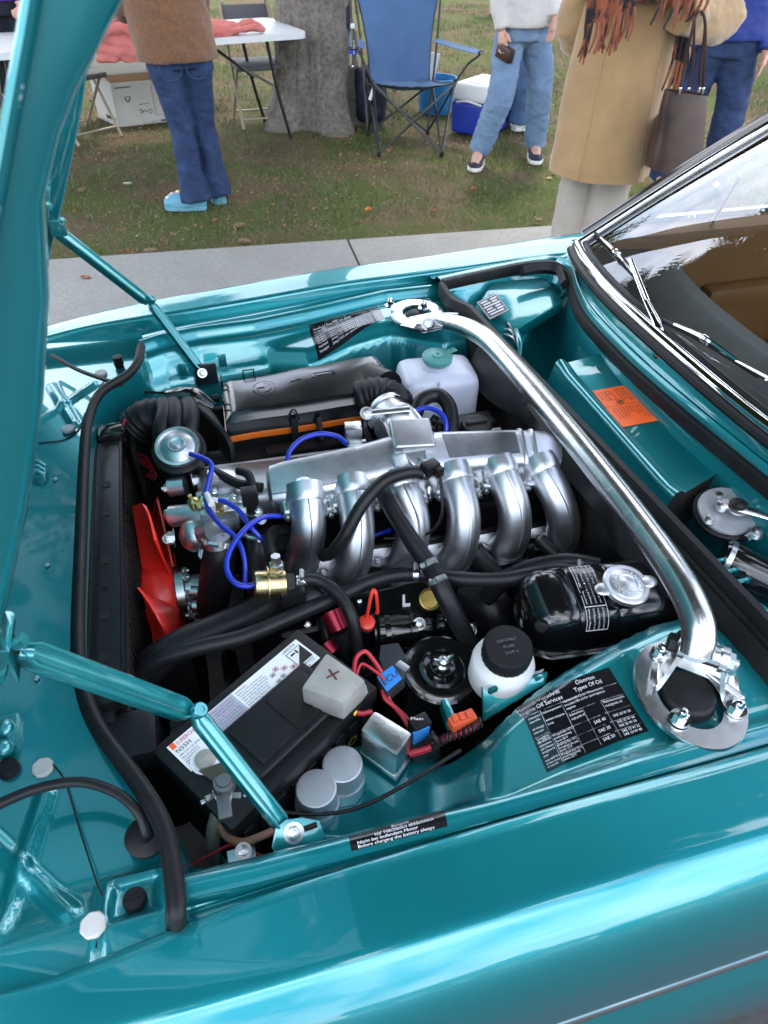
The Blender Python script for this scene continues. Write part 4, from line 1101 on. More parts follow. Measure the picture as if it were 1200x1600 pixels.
# raised L and casting
lp = P(634, 939, .665)
Lq = quadS(P(628, 928, .672), P(644, 928, .672), P(644, 947, .660), P(628, 947, .660))
b = MB(); pl = P(634, 940, .663)
b.grid([[P(590, 915, .702), P(700, 905, .702)], [P(590, 962, .688), P(700, 955, .688)]]); b.grid([[P(590, 962, .688), P(700, 955, .688)], [P(590, 1000, .60), P(690, 990, .60)]]); b.build('cast_face', M_BLK, eng)
b = MB(); a_ = lambda x, y: P(x, y, .702-.0003*(y-915)+.004)
for poly in (((629, 929), (633, 929), (633, 947), (629, 947)), ((633, 943), (641, 942), (641, 946), (633, 947))): b.prism([a_(*p) for p in poly], (0, 0, -.003))
b.build('raised_letter', M_INKW, eng)
for (px, py, z, r_) in [(672, 936, .700, .017), (440, 970, .66, .016)]:
    b = MB(); ax = V((0, -.55, .8)); c = P(px, py, z); b.lathe([(r_*1.15, -.006), (r_*1.15, .001), (r_, .002), (r_*.9, -.001), (0, -.001)], c, ax, n=26)
    b.box(c+ax.normalized()*.0005, (r_*1.7, .0025, .002), rot_to(ax)); b.build('core_plug', M_BRASS, eng)
b = MB(); b.box((.33, .84, .655), (.56, .10, .05), Matrix.Rotation(R(25), 3, 'X'), bevel=.01); b.build('cylinder_head', M_BLKW, eng)
b = MB(); b.box((.33, 1.00, .64), (.60, .16, .2), bevel=.01); b.build('head_casting', M_BLKW, eng)
b = MB(); b.box((.10, 1.345, .55), (.66, .012, .46), bevel=.003); b.box((-.165, 1.30, .55), (.012, .10, .44), bevel=.003); b.build('dark_backdrop', M_DARK, car)  # black sheets added to darken the gap beyond the engine
# valve cover
v0, v1 = P(330, 752, .80), P(560, 715, .80)
b = MB(); b.box((.27, 1.055, .765), (.64, .13, .07), Matrix.Rotation(R(-6), 3, 'X') @ Matrix.Rotation(R(2), 3, 'Y'), bevel=.02, seg=3)
for k in range(4): b.tube([V((-.045, 1.02+.03*k, .802)), V((.58, 1.02+.03*k, .785))], .0035, n=6, k=1)
b.build('valve_cover', M_ALUR, eng, sharp=50)
b = MB(); b.box((.27, 1.155, .765), (.62, .045, .05), bevel=.004); b.box((.20, 1.14, .795), (.22, .03, .012), bevel=.003); b.box((.33, 1.16, .79), (.1, .05, .016), bevel=.003); b.build('wiring_tray', M_PLK, eng)
# front cover stubs near the pulley
# plenum: two arms and the middle neck
def rr_ring(c, d, up, w, h, rnd_=.35, n=28):
    d = d.normalized(); sd = d.cross(up).normalized(); u2 = sd.cross(d).normalized(); out = []
    for j in range(n):
        a = 2*math.pi*j/n; ca, sa = math.cos(a), math.sin(a); e = .55
        out.append(c+sd*(w/2*math.copysign(abs(ca)**e, ca))+u2*(h/2*math.copysign(abs(sa)**e, sa)))
    return out
UP = V((0, -.35, .94))
def plen(px, py, z): return P(px, py, z)
b = MB()
Lp = [(423, 768, .827, .060, .055), (428, 767, .828, .078, .074), (448, 764, .830, .086, .082), (500, 754, .832, .088, .085), (560, 742, .835, .092, .088), (610, 731, .838, .100, .095), (660, 725, .840, .105, .100)]
rings = []
cs = [P(x, y, z) for x, y, z, w, h in Lp]
for i, (x, y, z, w, h) in enumerate(Lp):
    d = cs[min(i+1, len(cs)-1)]-cs[max(i-1, 0)]; rings.append(rr_ring(cs[i], d, UP, w, h))
b.loft(rings); LR_ = rings
Rp = [(640, 728, .838, .10, .098), (690, 720, .836, .096, .090), (740, 715, .834, .088, .084), (800, 712, .830, .086, .082), (845, 712, .826, .082, .078), (872, 720, .818, .066, .060), (886, 728, .812, .045, .042)]
cs = [P(x, y, z) for x, y, z, w, h in Rp]; rings = []
for i, (x, y, z, w, h) in enumerate(Rp):
    d = cs[min(i+1, len(cs)-1)]-cs[max(i-1, 0)]; rings.append(rr_ring(cs[i], d, UP, w, h))
b.loft(rings); RR_ = rings
# neck rising to the throttle body
nk = [(662, 745, .815, .085, .06), (655, 722, .850, .088, .072), (645, 700, .862, .080, .066), (632, 678, .866, .074, .062), (622, 664, .862, .072, .066)]
cs = [P(x, y, z) for x, y, z, w, h in nk]; rings = []
for i, (x, y, z, w, h) in enumerate(nk):
    d = cs[min(i+1, len(cs)-1)]-cs[max(i-1, 0)]; rings.append(rr_ring(cs[i], d, V((0, .3, 1)), w, h))
b.loft(rings); NR_ = rings
b.build('intake_plenum', M_ALU, eng, sharp=45)
PLN = kid(eng, 'intake_plenum')
def skin_pad(rg, i0, i1, j0, j1, name, m, lift=.0018):     # raised cast pad lying on a run of sections
    rows = []
    for i in range(i0, i1+1):
        c_ = sum(rg[i], V())/len(rg[i]); rows.append([rg[i][j]+(rg[i][j]-c_).normalized()*lift for j in range(j0, j1+1)])
    b = MB(); b.thick(rows, lambda p: p-V((0, 0, .003))); b.build(name, m, PLN, sharp=30)
skin_pad(LR_, 1, 4, 5, 10, 'top_pad', M_ALUR); b = MB(); b.box(P(643, 684, .888), (.076, .068, .034), Matrix.Rotation(R(14), 3, 'X') @ Matrix.Rotation(R(-7), 3, 'Z'), bevel=.006, seg=3); b.build('top_cap', M_ALUR, PLN, sharp=35)
for j_ in (3, 12):
    b = MB(); b.tube([NR_[i][j_] for i in range(5)], .0045, n=8, k=3); b.build('rib', M_ALU, PLN); skin_pad(RR_, 1, 3, 6, 9, 'top_pad', M_ALUR, .0012)
for t_, dx_ in ((.2, 0), (.55, 0)):
    b = MB(); q_ = [RR_[3][j]*(1-t_)+RR_[4][j]*t_ for j in range(3, 14)]; b.tube(q_, .0042, n=8, k=2); b.build('rib', M_ALU, PLN)
RUN = [((476, 768), (478, 782), (482, 822), (476, 862), (466, 893)), ((548, 757), (551, 772), (558, 822), (553, 875), (538, 906)), ((622, 748), (627, 762), (644, 808), (640, 858), (622, 888)), ((706, 738), (711, 752), (723, 800), (720, 852), (703, 882)), ((778, 728), (783, 742), (801, 788), (802, 835), (785, 865)), ((843, 724), (848, 738), (872, 782), (880, 825), (873, 853))]
rz = (.838, .836, .800, .745, .700)
for i, pts in enumerate(RUN):
    b = MB(); q = [P(x, y, z-.012*i/5) for (x, y), z in zip(pts, rz)]
    dy = [.0, -.002, -.004, .0, .004]
    ctr = [V((p.x, p.y+d_, p.z)) for p, d_ in zip(q, dy)]
    last = ctr[-1]+V((.0, .05, -.02))
    path = b.tube([ctr[0]+V((0, .045, -.012)), ctr[0]+V((0, .012, -.004))]+ctr[1:]+[last], [.036, .034, .0312, .0305, .0315, .0325, .029], n=24, k=7)
    o = b.build('runner', M_ALU, eng, sharp=60)
    b = MB()  # mould seam
    qq, par = crom([ctr[0]]+ctr[1:], 8); seam = []
    for k_, p in enumerate(qq):
        d_ = (qq[min(k_+1, len(qq)-1)]-qq[max(k_-1, 0)]).normalized()
        n_ = (CAM*0+V((.05, -1, .35))); n_ = (n_-d_*n_.dot(d_)).normalized(); seam.append(p+n_*.0312)
    b.tube(seam, .0024, n=6, k=1); b.build('seam', M_ALU, o)
    # flange cuff, bolts
    b = MB(); d_ = (ctr[2]-ctr[0]).normalized(); c = ctr[1]; b.lathe([(.034, -.030), (.0355, -.012), (.0352, .0), (.0335, .003)], c, d_, n=28)
    sx = V((1, -.12, -.03)).normalized(); 
    b.box(c+V((0, -.002, -.010)), (.085, .022, .024), rot_to(d_), bevel=.006)
    o2 = b.build('cuff', M_ALU, o)
    for s_ in (-1, 1):
        b = MB(); bc = c+sx*(.036*s_)+V((0, -.016, -.012)); b.tube([bc+V((0, .03, .008)), bc], .0105, n=14, k=1); b.hexnut(bc, V((.1*s_, -.85, -.15)), .0082, .010)
        b.build('bolt', M_ZINC, o)
    # lower flange boss
    b = MB(); lo = ctr[-1]; b.box(lo+V((-.012, .04, -.004)), (.075, .045, .045), Matrix.Rotation(R(-30), 3, 'X'), bevel=.012); b.hexnut(lo+V((-.035, .010, .012)), (-.1, -.9, .3), .007, .008); b.build('lower_flange', M_ALUR, o)
# bosses between the runners
b = MB()
for (x0, y0, z0, x1, y1, z1, r_) in [(503, 748, .850, 507, 778, .815, .011), (588, 742, .848, 586, 768, .818, .011), (818, 708, .855, 842, 742, .832, .009), (830, 706, .855, 856, 738, .832, .009), (660, 730, .862, 664, 722, .868, .02), (868, 725, .83, 886, 742, .815, .011), (745, 735, .84, 752, 768, .80, .010), (672, 745, .83, 668, 778, .80, .011)]:
    p0, p1 = P(x0, y0, z0), P(x1, y1, z1); b = MB(); b.tube([p0, p0+(p1-p0)*.9, p1], [r_*.9, r_, r_*.85], n=14, k=2); b.build('boss', M_ALU, eng)
b = MB(); ax = V((0, -.8, .5)); 
for (px, py, z) in [(887, 742, .815)]: b.hexnut(P(px, py, z), ax, .008, .010)
b.build('bolt', M_ZINC, eng)
b = MB(); b.prism([P(628, 706, .895), P(640, 735, .87), (P(616, 738, .865)), P(610, 712, .885)], (.004, -.004, 0), bevel=.001); b.build('bracket', M_ALU, eng)
# temperature sensor with plug on the plenum
b = MB(); c = P(668, 732, .885); b.lathe([(.018, -.02), (.016, 0), (.010, .004), (.010, .012), (0, .012)], c, (.1, -.6, .7), n=16); b.build('sensor', M_ALU, eng)
b = MB(); b.box(P(672, 731, .897), (.030, .022, .022), Matrix.Rotation(R(20), 3, 'Z'), bevel=.004); b.box(P(684, 736, .895), (.016, .018, .018), Matrix.Rotation(R(20), 3, 'Z'), bevel=.003)
b.tube([P(688, 745, .89), P(690, 770, .87), P(691, 800, .84), P(680, 825, .80), P(655, 838, .78), P(600, 842, .77)], .0028, n=7, k=6); b.build('sensor_plug', M_PLK, eng)
# throttle body and linkage
b = MB(); c = P(612, 650, .862); ax = (P(600, 628, .862)-P(622, 664, .862)).normalized(); b.lathe([(.045, -.03), (.045, -.022), (.036, -.02), (.036, .012), (.040, .014), (.040, .022)], c, ax, n=30); b.build('throttle_body', M_ALU, eng)
b = MB(); b.tube([P(572, 645, .895), P(640, 638, .90)], .007, n=8, k=1, flat=(1.4, .6)); b.hexnut(P(573, 646, .897), (0, -.6, .8), .009, .008); b.build('linkage', M_ZINC, eng)
b = MB(); b.box(P(552, 676, .868), (.032, .030, .034), Matrix.Rotation(R(-8), 3, 'Z'), bevel=.004); b.box(P(560, 695, .85), (.045, .02, .01), bevel=.003); b.build('bracket', M_ZINC, eng)
b = MB(); b.tube([P(572, 650, .89), P(570, 668, .872), P(578, 690, .858), P(586, 700, .85)], .006, n=8, k=4); b.build('linkage', M_BLKW, eng)
for (x, y) in ((663, 662), (674, 655), (682, 668), (670, 676)): b = MB(); b.tube([P(x, y, .86), P(x+8, y+4, .855)], .011, n=10, k=1); b.build('plug', M_BLKW, eng)
b = MB()
for k in range(6):
    p = P(600-2*k, 655-2.2*k, .868); b.tube([P(580-2*k, 668-2.5*k, .856), P(600-2*k, 652-2.5*k, .882), P(624-2*k, 656-2.5*k, .868)], .0035, n=7, k=5)
b.build('return_spring', M_ZINC, eng)
# thermostat housing group at the front of the head
b = MB(); c = P(306, 836, .765); b.ell(c, (.030, .030, .031)); b.tube([c, P(334, 828, .79)], .022, n=18, k=1); b.box(P(326, 800, .80), (.03, .045, .03), bevel=.006); b.tube([P(268, 807, .775), P(330, 800, .79), P(400, 795, .79)], [.020, .019, .018], n=18, k=3); b.box(P(350, 815, .785), (.055, .03, .035), bevel=.008); b.tube([P(338, 842, .79), P(342, 855, .775)], .024, n=18, k=1)
b.build('thermostat_housing', M_ALU, eng)
b = MB(); b.tube([P(262, 806, .772), P(275, 804, .778)], .013, n=14, k=1); b.build('plug', M_ZINC, eng)
b = MB(); b.hexnut(P(273, 840, .765), (-1, 0, .1), .012, .012); b.build('bolt', M_ZINC, eng)
for (x, y, z) in [(318, 790, .81), (334, 770, .815), (352, 790, .812), (366, 778, .815), (348, 842, .775), (318, 866, .745), (402, 800, .80), (408, 812, .79), (262, 842, .765)]: b = MB(); b.hexnut(P(x, y, z), (.1, -.5, .8), .0065, .012); b.build('bolt', M_ZINC, eng)
b = MB(); b.tube([P(318, 778, .82), P(312, 797, .81)], .009, n=10, k=1); b.lathe([(.009, 0), (.010, .004), (.010, .018), (.004, .022), (.004, .030), (0, .030)], P(306, 793, .805), (-.2, 0, 1), n=12); b.build('bleed_valve', M_GOLD, eng)
b = MB(); b.lathe([(.012, 0), (.012, .012), (.008, .014), (.008, .024), (0, .026)], P(347, 795, .80), (0, -.2, 1), n=6); b.build('sensor', M_BRASS, eng)
b = MB(); b.box(P(345, 757, .812), (.055, .04, .05), Matrix.Rotation(R(12), 3, 'Y'), bevel=.012); b.box(P(350, 772, .80), (.10, .02, .02), bevel=.005); b.tube([P(265, 762, .79), P(290, 758, .795)], .018, n=16, k=1); b.hexnut(P(263, 763, .79), (-1, .1, 0), .008, .008); b.hexnut(P(300, 752, .80), (1, .1, 0), .012, .012); b.build('front_cover', M_ALU, eng)
# injector / fuel fittings between runners, low
for (x, y, z) in [(505, 890, .70), (585, 855, .70), (590, 870, .70), (660, 850, .70), (755, 845, .69), (690, 845, .70), (820, 830, .69)]:
    b = MB(); b.tube([P(x, y, z), P(x+6, y+16, z-.02)], .010, n=12, k=1); b.hexnut(P(x-6, y+6, z), (-.3, -.7, .5), .006, .008); b.build('injector', M_ZINC, eng)
b = MB(); b.tube([P(440, 868, .715), P(560, 858, .715), P(760, 830, .71), P(880, 815, .70)], .010, n=10, k=4); b.tube([P(700, 780, .765), P(880, 770, .75)], .009, n=10, k=1); b.build('fuel_rail', M_BLKW, eng)
# crank / water pump pulley and belt, dark
b = MB(); b.lathe([(.075, -.01), (.075, .0), (.062, .002), (.062, .010), (.075, .012), (.075, .02)], (-.055, .955, .60), (1, 0, 0), n=36); b.lathe([(.09, -.01), (.09, .02), (0, .02)], (-.055, .90, .36), (1, 0, 0), n=30); b.build('pulley', M_BLKW, eng)
b = MB(); ring = []
for k in range(40):
    a = 2*math.pi*k/40; c0 = V((-.05, .955, .60)) if math.sin(a) > 0 else V((-.05, .90, .36)); ring.append(c0+V((0, .08*math.cos(a), .08*math.sin(a))))
b.tube(ring+[ring[0]], .006, n=6, k=1); b.build('belt', M_RUB, eng)
for (x, y) in ((299, 925), (302, 948)): b = MB(); b.tube([P(x, y, .64), P(x+12, y, .64)], .012, n=12, k=1); b.build('bolt', M_ZINC, eng)
for (x, y, z) in ((318, 968, .62), (322, 1000, .58), (302, 960, .62)): b = MB(); b.hexnut(P(x, y, z), (-1, -.2, .2), .009, .01); b.build('bolt', M_ZINC, eng)

# lower castings and ancillaries in the dark
b = MB(); b.tube([P(585, 990, .63), P(640, 986, .63), P(700, 978, .62)], [.034, .036, .030], n=24, k=4)
for px in (600, 640, 680): b.tube([P(px, 990-(px-600)*.1, .632), P(px+8, 989-(px-600)*.1, .632)], .039, n=24, k=1)
b.build('starter_casting', M_BLK, eng, sharp=40)
b = MB(); b.tube([P(720, 930, .66), P(765, 950, .66), P(790, 1000, .60), P(795, 1040, .52)], [.03, .045, .045, .04], n=20, k=5); b.build('exhaust_shroud', M_BLKW, eng)
b = MB(); b.lathe([(.03, -.05), (.058, -.045), (.060, .03), (.05, .045), (.02, .05), (0, .05)], P(470, 985, .56), (-1, 0, .1), n=30); b.build('alternator', M_ALUR, eng)
for k in range(5):
    b = MB(); b.tube([P(440+30*k, 1000-8*k, .60), P(455+30*k, 1040-8*k, .55), P(450+32*k, 1090-8*k, .42)], .007+.002*(k % 3), n=9, k=4); b.build('pipe', [M_ZINC, M_BLKW, M_HOSE, M_BLKW, M_ALUR][k], eng)
for (x, y, z) in ((610, 960, .66), (655, 975, .665), (700, 960, .66), (480, 975, .66), (520, 1000, .64), (735, 985, .64), (560, 940, .68)):
    b = MB(); b.hexnut(P(x, y, z), (0, -.6, .8), .008, .010); b.build('bolt', M_ZINC, eng)

# ---- vacuum dome on black valve body
val = thing('vacuum_valve', 'round silver vacuum dome on a black canister behind the radiator', 'valve', P(278, 740, .74))
ax = V((-.05, -.42, .9)).normalized(); c = P(277, 697, .855)
b = MB(); b.lathe([(.036, -.012), (.0405, -.010), (.042, -.004), (.0405, .002), (.036, .003), (.033, -.001), (.028, .002), (.0165, .006), (.0155, .010), (.012, .010), (.010, .0085), (.006, .0085), (.0055, .012), (.002, .0125), (0, .012)], c, ax, n=40); b.build('dome', mat('satin_silver', (.55, .56, .57), .33, 1.0, var=.06, vscale=60, rvar=.08, bump=.04, bscale=200), val)
b = MB(); b.lathe([(.02, -.098), (.024, -.095), (.034, -.085), (.046, -.078), (.050, -.068), (.050, -.015), (.044, -.012), (.02, -.012)], c, ax, n=36); b.tube([c-ax*.09, c-ax*.13], .022, n=20, k=1); b.build('canister', M_BLKW, val)

# ---- distributor-side ducts and cable bunch
b = MB(); p0, p1 = P(218, 655, .80), P(262, 648, .80)
q = crom([P(212, 672, .79), P(232, 655, .81), P(262, 655, .80), P(300, 665, .78)], 8)[0]
for i, p in enumerate(q): pass
rings_r = [.040+.003*(i % 2) for i in range(len(q))]
b.tube(q, rings_r, n=24, k=1); b.build('corrugated_duct', M_RUB, label='black corrugated air duct at the far front corner of the bay', cat='duct')
b = MB()
for k, (x0, x1, r_) in enumerate([(258, 248, .017), (275, 270, .018), (298, 292, .018)]):
    b.tube([P(x0-4, 632, .845), P(x0, 645, .85), P(x1+4, 672, .84), P(x1+4, 700, .80)], r_, n=14, k=4)
for k in range(6): b.tube([P(250+4*k, 632-2*k, .85), P(300+3*k, 628+3*k, .845), P(335+4*k, 655+6*k, .83), P(348+3*k, 700+4*k, .79), P(340+3*k, 740, .76)], .0065, n=8, k=6)
b.build('ignition_leads', M_RUB, label='bunch of black rubber leads looping behind the silver vacuum dome', cat='cables')
b = MB(); b.tube([P(262, 620, .845), P(300, 618, .85), P(335, 636, .83)], [.022, .026, .010], n=16, k=4, flat=(1, .6)); b.build('horn', M_BLK, label='glossy black rounded cover in front of the air cleaner', cat='cover')
b = MB(); b.tube([P(222, 612, .80), P(280, 616, .80), P(338, 623, .80)], .003, n=7, k=3); b.lathe([(.008, -.008), (.008, .006)], P(338, 622, .80), (1, 0, 0), n=12); b.build('cable', M_RUB, label='thin black cable along the far inner wing to the air cleaner', cat='cable')
b = MB(); b.tube([P(190, 672, .81), P(196, 655, .83)], .0035, n=8, k=1); b.build('red_tag', M_WIRER, label='small red tag sticking up by the radiator end', cat='tag')
b = MB()
for k in range(4): b.tube([P(205+3*k, 705+4*k, .74), P(225, 712+5*k, .75), P(238+2*k, 730+3*k, .73), P(228+4*k, 745+2*k, .72)], .0012, n=5, k=5)
b.build('loose_wires', M_WIRER, label='thin red wires in the dark beside the radiator', cat='wires')

# ---- air cleaner
ac = thing('air_cleaner', 'black air cleaner box with an orange lower edge and spring clips', 'air cleaner', P(470, 700, .62))
T0, T1, T2, T3 = P(346, 592, .868), P(588, 557, .875), P(634, 612, .874), P(352, 655, .866)
# lid: a dented dome over a rounded plan
def acS(u, v): return (T0*(1-u)+T1*u)*(1-v)+(T3*(1-u)+T2*u)*v
b = MB(); rows = []
NU, NV = 44, 22
def lid_h(u, v):
    e = min(u*3.4, (1-u)*3.4, v*1.0*1.6, (1-v)*1.6)
    h = -.012*(1-smooth(0, .13, e))
    h += .010*math.sin(math.pi*v)*math.sin(math.pi*u)+.0035*mnoise.noise(V((u*3.2, v*1.3, 4)))
    h += .010*smooth(.35, .9, u)*smooth(.8, .2, v)
    # pressed badge ring and script bars, plain relief
    return h
for j in range(NV+1):
    rows.append([acS(i/NU, j/NV)+V((0, 0, lid_h(i/NU, j/NV))) for i in range(NU+1)])
b.grid(rows)
rim_ = [rows[0][i] for i in range(NU+1)]+[rows[j][NU] for j in range(1, NV+1)]+[rows[NV][i] for i in range(NU-1, -1, -1)]+[rows[j][0] for j in range(NV-1, 0, -1)]
cen = acS(.5, .5)
def skirt(p, dz, k=1.0): q_ = cen+(p-cen)*k; return V((q_.x, q_.y, p.z+dz))
low = acS(.3, 1).z-.085
b.grid([[p for p in rim_+[rim_[0]]], [skirt(p, -.005, 1.006) for p in rim_+[rim_[0]]], [skirt(p, -.031, 1.010) for p in rim_+[rim_[0]]]])
b.build('lid', mat('wrinkled_black_lid', (.006, .006, .007), .26, 0, .5, var=.1, vscale=10, rvar=.04, bump=.0, coat_rough=.12), ac, sharp=60)
b = MB(); b.grid([[skirt(p, a_, k_) for p in rim_+[rim_[0]]] for a_, k_ in ((-.029, 1.0), (-.030, 1.025), (-.042, 1.027), (-.044, 1.01))]); b.build('orange_rim', M_ORG, ac, sharp=40)
b = MB(); b.grid([[skirt(p, a_, k_) for p in rim_+[rim_[0]]] for a_, k_ in ((-.041, 1.01), (-.08, .99), (-.20, .94))]); b.build('lower_box', M_BLKW, ac)
for u in (.36, .80):
    b = MB(); p = acS(u, 1.0); p = V((p.x, p.y-.006, p.z-.030))
    b.box(p+V((0, -.004, -.012)), (.014, .008, .05), bevel=.002); b.tube([p+V((-.010, -.004, .010)), p+V((-.004, -.006, .034)), p+V((.004, -.006, .034)), p+V((.010, -.004, .010))], .0018, n=6, k=5); b.build('clip', M_PLK, ac)
for u, v in ((.17, 0), (0, .12), (0, .62)):
    b = MB(); p = acS(u, v)+V((0, 0, -.012)); dx = V((.011, 0, 0)) if v == 0 else V((0, .011, 0))
    b.tube([p-dx, p-dx+V((0, 0, .024)), p+dx+V((0, 0, .024)), p+dx], .0019, n=6, k=1); b.build('wire_clip', M_PLK, ac)
# embossed roundel and lettering in relief on the lid
Sl = lambda u, v: acS(.24+u*.5, .10+v*.8)+V((0, 0, lid_h(.24+u*.5, .10+v*.8)))
emb = Decal(lambda u, v: acS(u, v)+V((0, 0, lid_h(u, v))), 1, 1)
mbk = emb.mb(M_BLK)
def ring_relief(u0, v0, ru, rv, w, n=30, lift=.0016):
    for k in range(n):
        a0, a1 = 2*math.pi*k/n, 2*math.pi*(k+1)/n
        mbk.add([emb.pt(u0+ru*math.cos(a0), v0+rv*math.sin(a0), lift), emb.pt(u0+ru*math.cos(a1), v0+rv*math.sin(a1), lift), emb.pt(u0+ru*w*math.cos(a1), v0+rv*w*math.sin(a1), lift), emb.pt(u0+ru*w*math.cos(a0), v0+rv*w*math.sin(a0), lift)], [(0, 1, 2, 3)])
ring_relief(.24, .45, .068, .20, .93); ring_relief(.24, .45, .045, .135, .92)
for a0 in (0, math.pi):
    mbk.add([emb.pt(.24, .45, .0016)]+[emb.pt(.24+.04*math.cos(a0+math.pi/2*k/6), .45+.12*math.sin(a0+math.pi/2*k/6), .0016) for k in range(7)], [tuple(range(8))])
emb.rect(M_BLK, .40, .38, .425, .43, .0016); emb.rect(M_BLK, .43, .37, .465, .42, .0016); emb.frame(M_BLK, .53, .28, .67, .44, .012, .0016); emb.rect(M_BLK, .545, .31, .65, .345, .0016); emb.rect(M_BLK, .55, .375, .63, .41, .0016)
for k, (mb_, m_) in emb.by.items(): mb_.build('embossing', m_, ac)
# intake bellows to the throttle
b = MB(); q = crom([P(560, 628, .855), P(590, 622, .862), P(612, 630, .858), P(612, 646, .858)], 7)[0]
b.tube(q, [.040+.0035*(i % 2) for i in range(len(q))], n=26, k=1); b.build('bellows', M_RUB, ac)
b = MB(); c = P(600, 590, .86); b.tube([P(575, 600, .845), P(605, 612, .855)], [.045, .043], n=24, k=1); b.build('outlet', M_BLKW, ac)
b = MB(); b.tube([P(497, 652, .845), P(500, 672, .825), P(503, 688, .81)], .006, n=8, k=3); b.build('vacuum_cap', M_RUB, ac)

# ---- washer bottle
wb = thing('washer_bottle', 'milky white washer bottle with a green cap beneath the far strut tower', 'bottle', P(685, 670, .62))
b = MB(); c = P(683, 628, .75); b.box(c+V((.0, .012, -.01)), (.172, .125, .19), Matrix.Rotation(R(-4), 3, 'Z'), bevel=.030, seg=5)
b.tube([c+V((0, .02, .06)), P(683, 563, .857)], .028, n=20, k=1); b.build('tank', M_MILK, wb, sharp=60)
b = MB(); b.tube([P(686, 597, .838), P(688, 640, .77), P(688, 690, .67)], .003, n=6, k=1); b.build('mould_seam', M_MILK, wb)
M_CAP = mat('green_cap', (.10, .36, .33), .4, var=.05)
b = MB(); c = P(683, 563, .857); b.lathe([(.028, 0), (.033, .001), (.0335, .011), (.031, .013), (.012, .013), (.012, .017), (.004, .017), (.004, .013), (0, .013)], c, (0, -.05, 1), n=36); b.box(c+V((.034, .012, .012)), (.03, .014, .002), Matrix.Rotation(R(20), 3, 'Z')); b.build('cap', M_CAP, wb)

# ---- oil filler
of = thing('oil_filler', 'silver filler neck with a black oil cap behind the plenum', 'oil filler', P(742, 690, .75))
b = MB(); c = P(743, 672, .855); b.lathe([(.024, -.09), (.024, -.012), (.027, -.010), (.027, -.004)], c, (0, -.08, 1), n=26); b.build('neck', M_ALU, of)
b = MB(); b.lathe([(.028, -.004), (.030, -.002), (.030, .012), (.027, .017), (.01, .018), (0, .018)], c, (0, -.08, 1), n=28, wob=lambda j, n: 1+.03*(j % 2)); b.box(c+V((0, 0, .019)), (.042, .008, .006), bevel=.002); b.build('cap', M_PLK, of)

# ---- hoses, each a thing
def hose(name, pts, r_, m, lab, k=8, cat='hose', clips=(), n=14):
    q = [P(*p) for p in pts]; t = None
    if clips:
        t = thing(name, lab, cat, q[len(q)//2]); b = MB(); path = b.tube(q, r_, n=n, k=k); b.build('tube', m, t)
        for c in clips:
            i = int(c*(len(path)-2)); b = MB(); d = (path[i+1]-path[i]); rr = lerp_list(r_, c*(len(q)-1)) if isinstance(r_, list) else r_
            worm_clip(b, path[i], d, rr); b.build('clip', M_ZINC, t)
    else:
        b = MB(); b.tube(q, r_, n=n, k=k); b.build(name, m, label=lab, cat=cat)
hose('radiator_hose', [(436, 905, .735), (425, 938, .725), (392, 962, .72), (340, 985, .725), (280, 1010, .73), (238, 1040, .72), (215, 1075, .68)], [.028, .029, .029, .028, .027, .027, .026], M_HOSE, 'thick black hose running down to the radiator beneath the gold regulator', n=20)
hose('coolant_hose', [(345, 850, .775), (342, 872, .755), (338, 905, .70), (332, 945, .64), (330, 985, .58)], [.027, .029, .030, .030, .030], M_HOSE, 'short fat black hose below the round silver thermostat housing', clips=(.03,), n=20)
hose('coolant_hose', [(405, 838, .77), (402, 860, .75), (402, 900, .71), (415, 935, .70)], [.022, .025, .026, .027], M_HOSE, 'black hose dropping beside the first manifold runner', clips=(.06,), n=18)
hose('breather_hose', [(664, 740, .885), (640, 738, .89), (600, 752, .885), (565, 790, .86), (540, 835, .82), (520, 862, .78), (505, 868, .755)], .0115, M_HOSE, 'black hose curling from the plenum sensor over the second runner', clips=(.0,))
hose('coolant_hose', [(598, 768, .855), (612, 795, .85), (640, 840, .83), (668, 880, .81), (690, 920, .795), (715, 970, .75), (740, 1020, .68), (752, 1050, .62)], [.014, .0145, .0145, .015, .016, .0165, .0165, .016], M_HOSE, 'straight black hose slanting across the front of the third runner', clips=(.46, .56))
hose('heater_hose', [(905, 893, .80), (860, 893, .795), (790, 905, .785), (720, 905, .78), (650, 897, .775), (590, 905, .77), (520, 935, .765), (440, 970, .77), (380, 995, .775), (310, 1012, .78), (250, 1030, .77), (218, 1055, .74), (210, 1085, .70)], .0128, M_HOSE, 'long black hose running from the expansion tank across to the radiator', clips=(.01, .34))
hose('heater_hose', [(935, 885, .79), (890, 878, .79), (840, 885, .775), (790, 905, .75), (760, 935, .70)], .0155, M_HOSE, 'thick black hose curving behind the long one by the expansion tank')
hose('fuel_hose', [(470, 905, .80), (500, 908, .795), (530, 930, .785), (550, 965, .765), (558, 1010, .72), (560, 1040, .68)], .0105, M_HOSE, 'black fuel hose curling down from the gold regulator', clips=(.02,))
hose('breather_hose', [(648, 650, .872), (660, 625, .89), (685, 618, .893), (702, 636, .885), (706, 675, .86), (704, 700, .83)], .0145, M_HOSE, 'fat black hose arching over in front of the washer bottle', clips=())
hose('heater_hose', [(842, 842, .72), (870, 870, .70), (890, 868, .69), (915, 845, .68), (905, 800, .70), (895, 770, .72)], .013, M_HOSE, 'black hose passing below the sixth runner')
hose('heater_hose', [(740, 860, .72), (765, 890, .69), (800, 920, .66), (830, 945, .62)], .020, M_HOSE, 'stout dark hose below the fourth runner')
hose('heater_hose', [(812, 880, .69), (850, 915, .66)], .019, M_HOSE, 'stout dark hose below the fifth runner', k=1)
